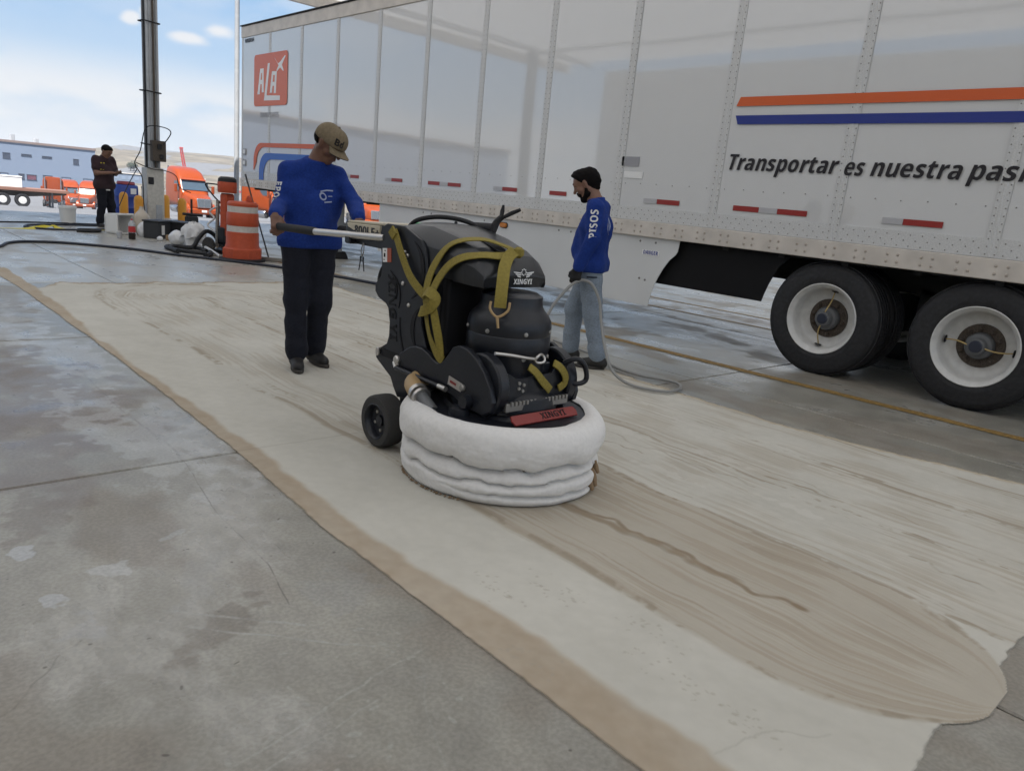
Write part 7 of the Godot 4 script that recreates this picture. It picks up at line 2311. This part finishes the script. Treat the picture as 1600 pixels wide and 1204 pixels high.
	crumple(Vector3(-15.3, 0, -4.62), Vector3(0.34, 0.56, 0.34), 3, MT.bag_beige, "filled_bag", "tall beige filled bag next to the white tub", 1.0)
	crumple(Vector3(-14.95, 0, -4.55), Vector3(0.34, 0.3, 0.28), 6, MT.bag_white, "plastic_bag", "low pale bag of rubbish behind the cola bottle", 0.0)
	var co := thing("cola_bottle", "cola bottle with red label and dark drink on the floor", "bottle", Vector3(-14.34, 0, -4.16))
	put("drink", MB.new().lathe([Vector2(0, 0.003), Vector2(0.052, 0.004), Vector2(0.058, 0.02), Vector2(0.057, 0.12), Vector2(0, 0.12)], 18), MT.cola, co)
	put("label", MB.new().lathe([Vector2(0.059, 0.13), Vector2(0.059, 0.23)], 18), MT.cola_label, co)
	put("shell", MB.new().lathe([Vector2(0.058, 0.12), Vector2(0.058, 0.24), Vector2(0.05, 0.28), Vector2(0.025, 0.32), Vector2(0.016, 0.34)], 18), MT.clear_plastic, co)
	put("cap", MB.new().lathe([Vector2(0.018, 0.335), Vector2(0.018, 0.36), Vector2(0, 0.362)], 12), MT.cola_label, co)
	var cu := thing("plastic_cup", "small clear plastic cup next to the cola bottle", "cup", Vector3(-14.5, 0, -4.0))
	put("shell", MB.new().lathe([Vector2(0, 0.002), Vector2(0.035, 0.002), Vector2(0.045, 0.12), Vector2(0.047, 0.122), Vector2(0.042, 0.12), Vector2(0.033, 0.006), Vector2(0, 0.006)], 16), MT.steel_pale, cu)
	put("rim", MB.new().lathe([Vector2(0.045, 0.115), Vector2(0.05, 0.12), Vector2(0.045, 0.125)], 16), MT.plastic_white, cu)
	# crates
	var cr := thing("storage_crate", "black crate with a white paper label near the column", "crate", Vector3(-14.78, 0, -4.72), 0.75, "dark crates on the floor")
	put("shell", MB.new().box(Vector3(0, 0.15, 0), Vector3(0.3, 0.3, 0.42), 0.015), MT.crate_black, cr)
	put("lid", MB.new().box(Vector3(0, 0.315, 0), Vector3(0.33, 0.03, 0.46), 0.01), MT.crate_black, cr)
	put("label", MB.new().box(Vector3(0.153, 0.16, 0.06), Vector3(0.004, 0.17, 0.1)), MT.print_white, cr)
	var c2 := thing("storage_crate", "dark grey open tub to the side of the labelled crate", "tub", Vector3(-14.95, 0, -5.2), 0.6, "dark crates on the floor")
	put("shell", MB.new().prism(poly([-0.2, 0, 0.2, 0, 0.24, 0.3, -0.24, 0.3]), 0.34, X(), 0.01), MT.rubber_black, c2)
	put("rim", MB.new().box(Vector3(0, 0.3, 0), Vector3(0.52, 0.03, 0.39), 0.01), MT.crate_black, c2)
	var cb := thing("cardboard_box", "torn brown cardboard piece before the dark tub", "box", Vector3(-14.35, 0, -4.83), 0.4)
	put("carton", MB.new().box(Vector3(0, 0.05, 0), Vector3(0.16, 0.1, 0.12), 0.004), MT.card_brown, cb)
	put("flap", MB.new().box(Vector3(0.09, 0.09, 0.03), Vector3(0.1, 0.006, 0.12), 0.001, rot(Vector3(0, 0, 1), -20)), MT.card_brown, cb)
	crumple(Vector3(-14.25, 0, -4.6), Vector3(0.14, 0.09, 0.12), 13, MT.bag_white, "plastic_bag", "little crumpled white bag lying before the cardboard piece")
	crumple(Vector3(-13.75, 0, -4.72), Vector3(0.4, 0.26, 0.3), 9, MT.bag_white, "plastic_bag", "slumped white bag leaning on the bag-covered bucket")
	var wb := thing("lined_bucket", "white bucket covered with a crumpled bag beside the black hose", "bucket", Vector3(-13.3, 0, -4.85))
	put("shell", MB.new().lathe([Vector2(0, 0), Vector2(0.13, 0), Vector2(0.155, 0.26), Vector2(0, 0.26)], 20), MT.bag_white, wb)
	var lr := []
	for r in 6:
		var row := []
		for k in 28:
			var a := TAU * k / 28.0
			var rad: float = [0.19, 0.185, 0.175, 0.13, 0.08, 0.02][r] * (1.0 + 0.12 * sin(a * 7.0 + r) + 0.08 * sin(a * 4.0))
			row.append(Vector3(cos(a) * rad, [0.17, 0.24, 0.3, 0.36, 0.4, 0.42][r] + 0.025 * sin(a * 5.0 + r * 2.0), sin(a) * rad))
		lr.append(row)
	var lm := MB.new().sheet(lr, false, true)
	if lm.n[70].dot(Vector3(lm.v[70].x, 0.1, lm.v[70].z)) < 0.0:
		lm = MB.new().sheet(lr, true, true)
	put("liner", lm, MT.bag_white, wb)
	var va := thing("hand_pump", "small black hand pump with cross handle behind the white bags", "pump", Vector3(-18.1, 0, -6.55))
	put("stem", MB.new().tube([Vector3(0, 0, 0), Vector3(0, 0.62, 0)], 0.025, 8), MT.rubber_black, va)
	put("cross_handle", MB.new().tube([Vector3(0.0, 0.26, -0.25), Vector3(0.0, 0.28, 0.2)], 0.03, 8), MT.rubber_black, va)
	put("body", MB.new().box(Vector3(0, 0.12, 0), Vector3(0.2, 0.24, 0.26), 0.03), MT.rubber_black, va)
	# hoses and cables
	hose("black_hose", "long black hose lying across the floor past the traffic barrel", "hose", [[-11.9, 0.02, -1.6], [-12.505, 0.02, -1.922], [-12.978, 0.02, -2.091], [-13.242, 0.02, -2.361], [-13.212, 0.02, -2.859], [-12.589, 0.02, -3.592], [-11.903, 0.02, -4.026], [-11.323, 0.02, -4.479], [-10.536, 0.02, -5.023], [-9.434, 0.02, -5.458], [-8.2, 0.02, -5.75]], 0.02, MT.cable_blue_black)
	hose("vacuum_hose", "thick black vacuum hose arching up between white bucket and machine", "hose", [[-12.2, 0.04, -4.2], [-12.7, 0.04, -4.25], [-12.95, 0.04, -4.45], [-12.75, 0.05, -4.62], [-12.74, 0.2, -4.72], [-12.76, 0.32, -4.86], [-12.8, 0.24, -5.02], [-12.84, 0.05, -5.12], [-12.6, 0.04, -5.0], [-12.3, 0.04, -4.75], [-11.9, 0.04, -4.6], [-11.6, 0.04, -4.4]], 0.035, MT.rubber_black, "", 10)
	hose("vacuum_hose", "flat coil of black hose lying before the white bucket", "hose", [[-12.35, 0.035, -4.7], [-12.75, 0.035, -4.72], [-13.0, 0.035, -4.5], [-12.95, 0.035, -4.28], [-12.6, 0.035, -4.22], [-12.2, 0.035, -4.35], [-11.95, 0.035, -4.55]], 0.03, MT.rubber_black, "", 10)
	hose("white_pipe", "thin white pipe lying from the bucket towards the traffic barrel", "pipe", [[-13.0, 0.1, -4.75], [-12.4, 0.085, -4.72], [-11.75, 0.02, -4.68]], 0.022, MT.pipe_white)
	hose("thin_cable", "thin dark cable lying straight along the canopy edge", "cable", [[-16.8, 0.014, -2.0], [-16.937, 0.014, -2.63], [-17.19, 0.014, -3.298], [-17.348, 0.014, -4.353], [-17.6, 0.014, -5.2]], 0.013, MT.rubber_black)
	hose("coiled_cable", "dark cable looped on the floor before the man with the telephone", "cable", [[-17.3, 0.016, -4.75], [-17.006, 0.016, -4.266], [-16.82, 0.016, -3.656], [-16.495, 0.016, -3.059], [-16.1, 0.016, -2.86], [-15.887, 0.016, -2.895], [-15.659, 0.016, -3.197], [-15.79, 0.016, -3.743], [-16.0, 0.016, -4.0], [-16.1, 0.016, -4.2]], 0.018, MT.cable_blue_black)
	hose("rolled_cable", "small dark roll of cable on the floor by the looped cable", "cable", [[-15.45, 0.02, -3.55], [-15.4, 0.03, -3.75], [-15.5, 0.035, -3.95], [-15.6, 0.03, -3.8], [-15.55, 0.035, -3.6], [-15.42, 0.05, -3.68], [-15.45, 0.05, -3.86]], 0.028, MT.rubber_black)
	hose("water_hose", "pale grey hose hanging from the helper's glove and looping on the floor", "hose", [[-4.9, 0.03, -3.75], [-4.5, 0.03, -3.85], [-4.25, 0.15, -4.1], [-4.137, 0.396, -4.251], [-4.11, 0.53, -4.32], [-4.064, 0.668, -4.415], [-4.03, 0.722, -4.48], [-4.0, 0.735, -4.52], [-3.94, 0.705, -4.56], [-3.864, 0.588, -4.58], [-3.806, 0.442, -4.56], [-3.66, 0.24, -4.48], [-3.54, 0.1, -4.45], [-3.4, 0.03, -4.48], [-3.214, 0.026, -4.511], [-3.113, 0.026, -4.614], [-3.137, 0.026, -4.796], [-3.253, 0.026, -4.918], [-3.398, 0.026, -4.9], [-3.572, 0.026, -4.83], [-3.85, 0.026, -4.86], [-4.2, 0.026, -5.05], [-4.9, 0.026, -5.2]], 0.012, MT.hose_grey)
	# caution tape
	var ct := put("caution_tape", ribbon([Vector3(-15.5, 0.012, -2.0), Vector3(-15.578, 0.012, -2.413), Vector3(-15.66, 0.012, -2.801), Vector3(-15.9, 0.03, -3.1), Vector3(-15.8, 0.05, -3.2), Vector3(-15.95, 0.04, -3.3), Vector3(-15.75, 0.02, -3.42), Vector3(-15.852, 0.012, -3.757), Vector3(-15.95, 0.012, -4.15)], [Vector3.UP, Vector3.UP, Vector3(0.3, 1, 0), Vector3(1, 0.4, 0), Vector3(0.2, 1, 0.5), Vector3(1, 0.5, 0), Vector3(0.3, 1, 0), Vector3.UP, Vector3.UP], 0.07, 0.002), MT.tape_yellow, self)
	tag(ct, "crumpled yellow caution tape trailing over the floor", "tape")

func _ready() -> void:
	rng.seed = 4
	camera_and_light()
	make_noises()
	make_materials()
	make_fonts()
	build_floor()
	build_dust()
	build_canopy()
	build_yard()
	build_trailer()
	build_grinder()
	build_people()
	build_clutter()
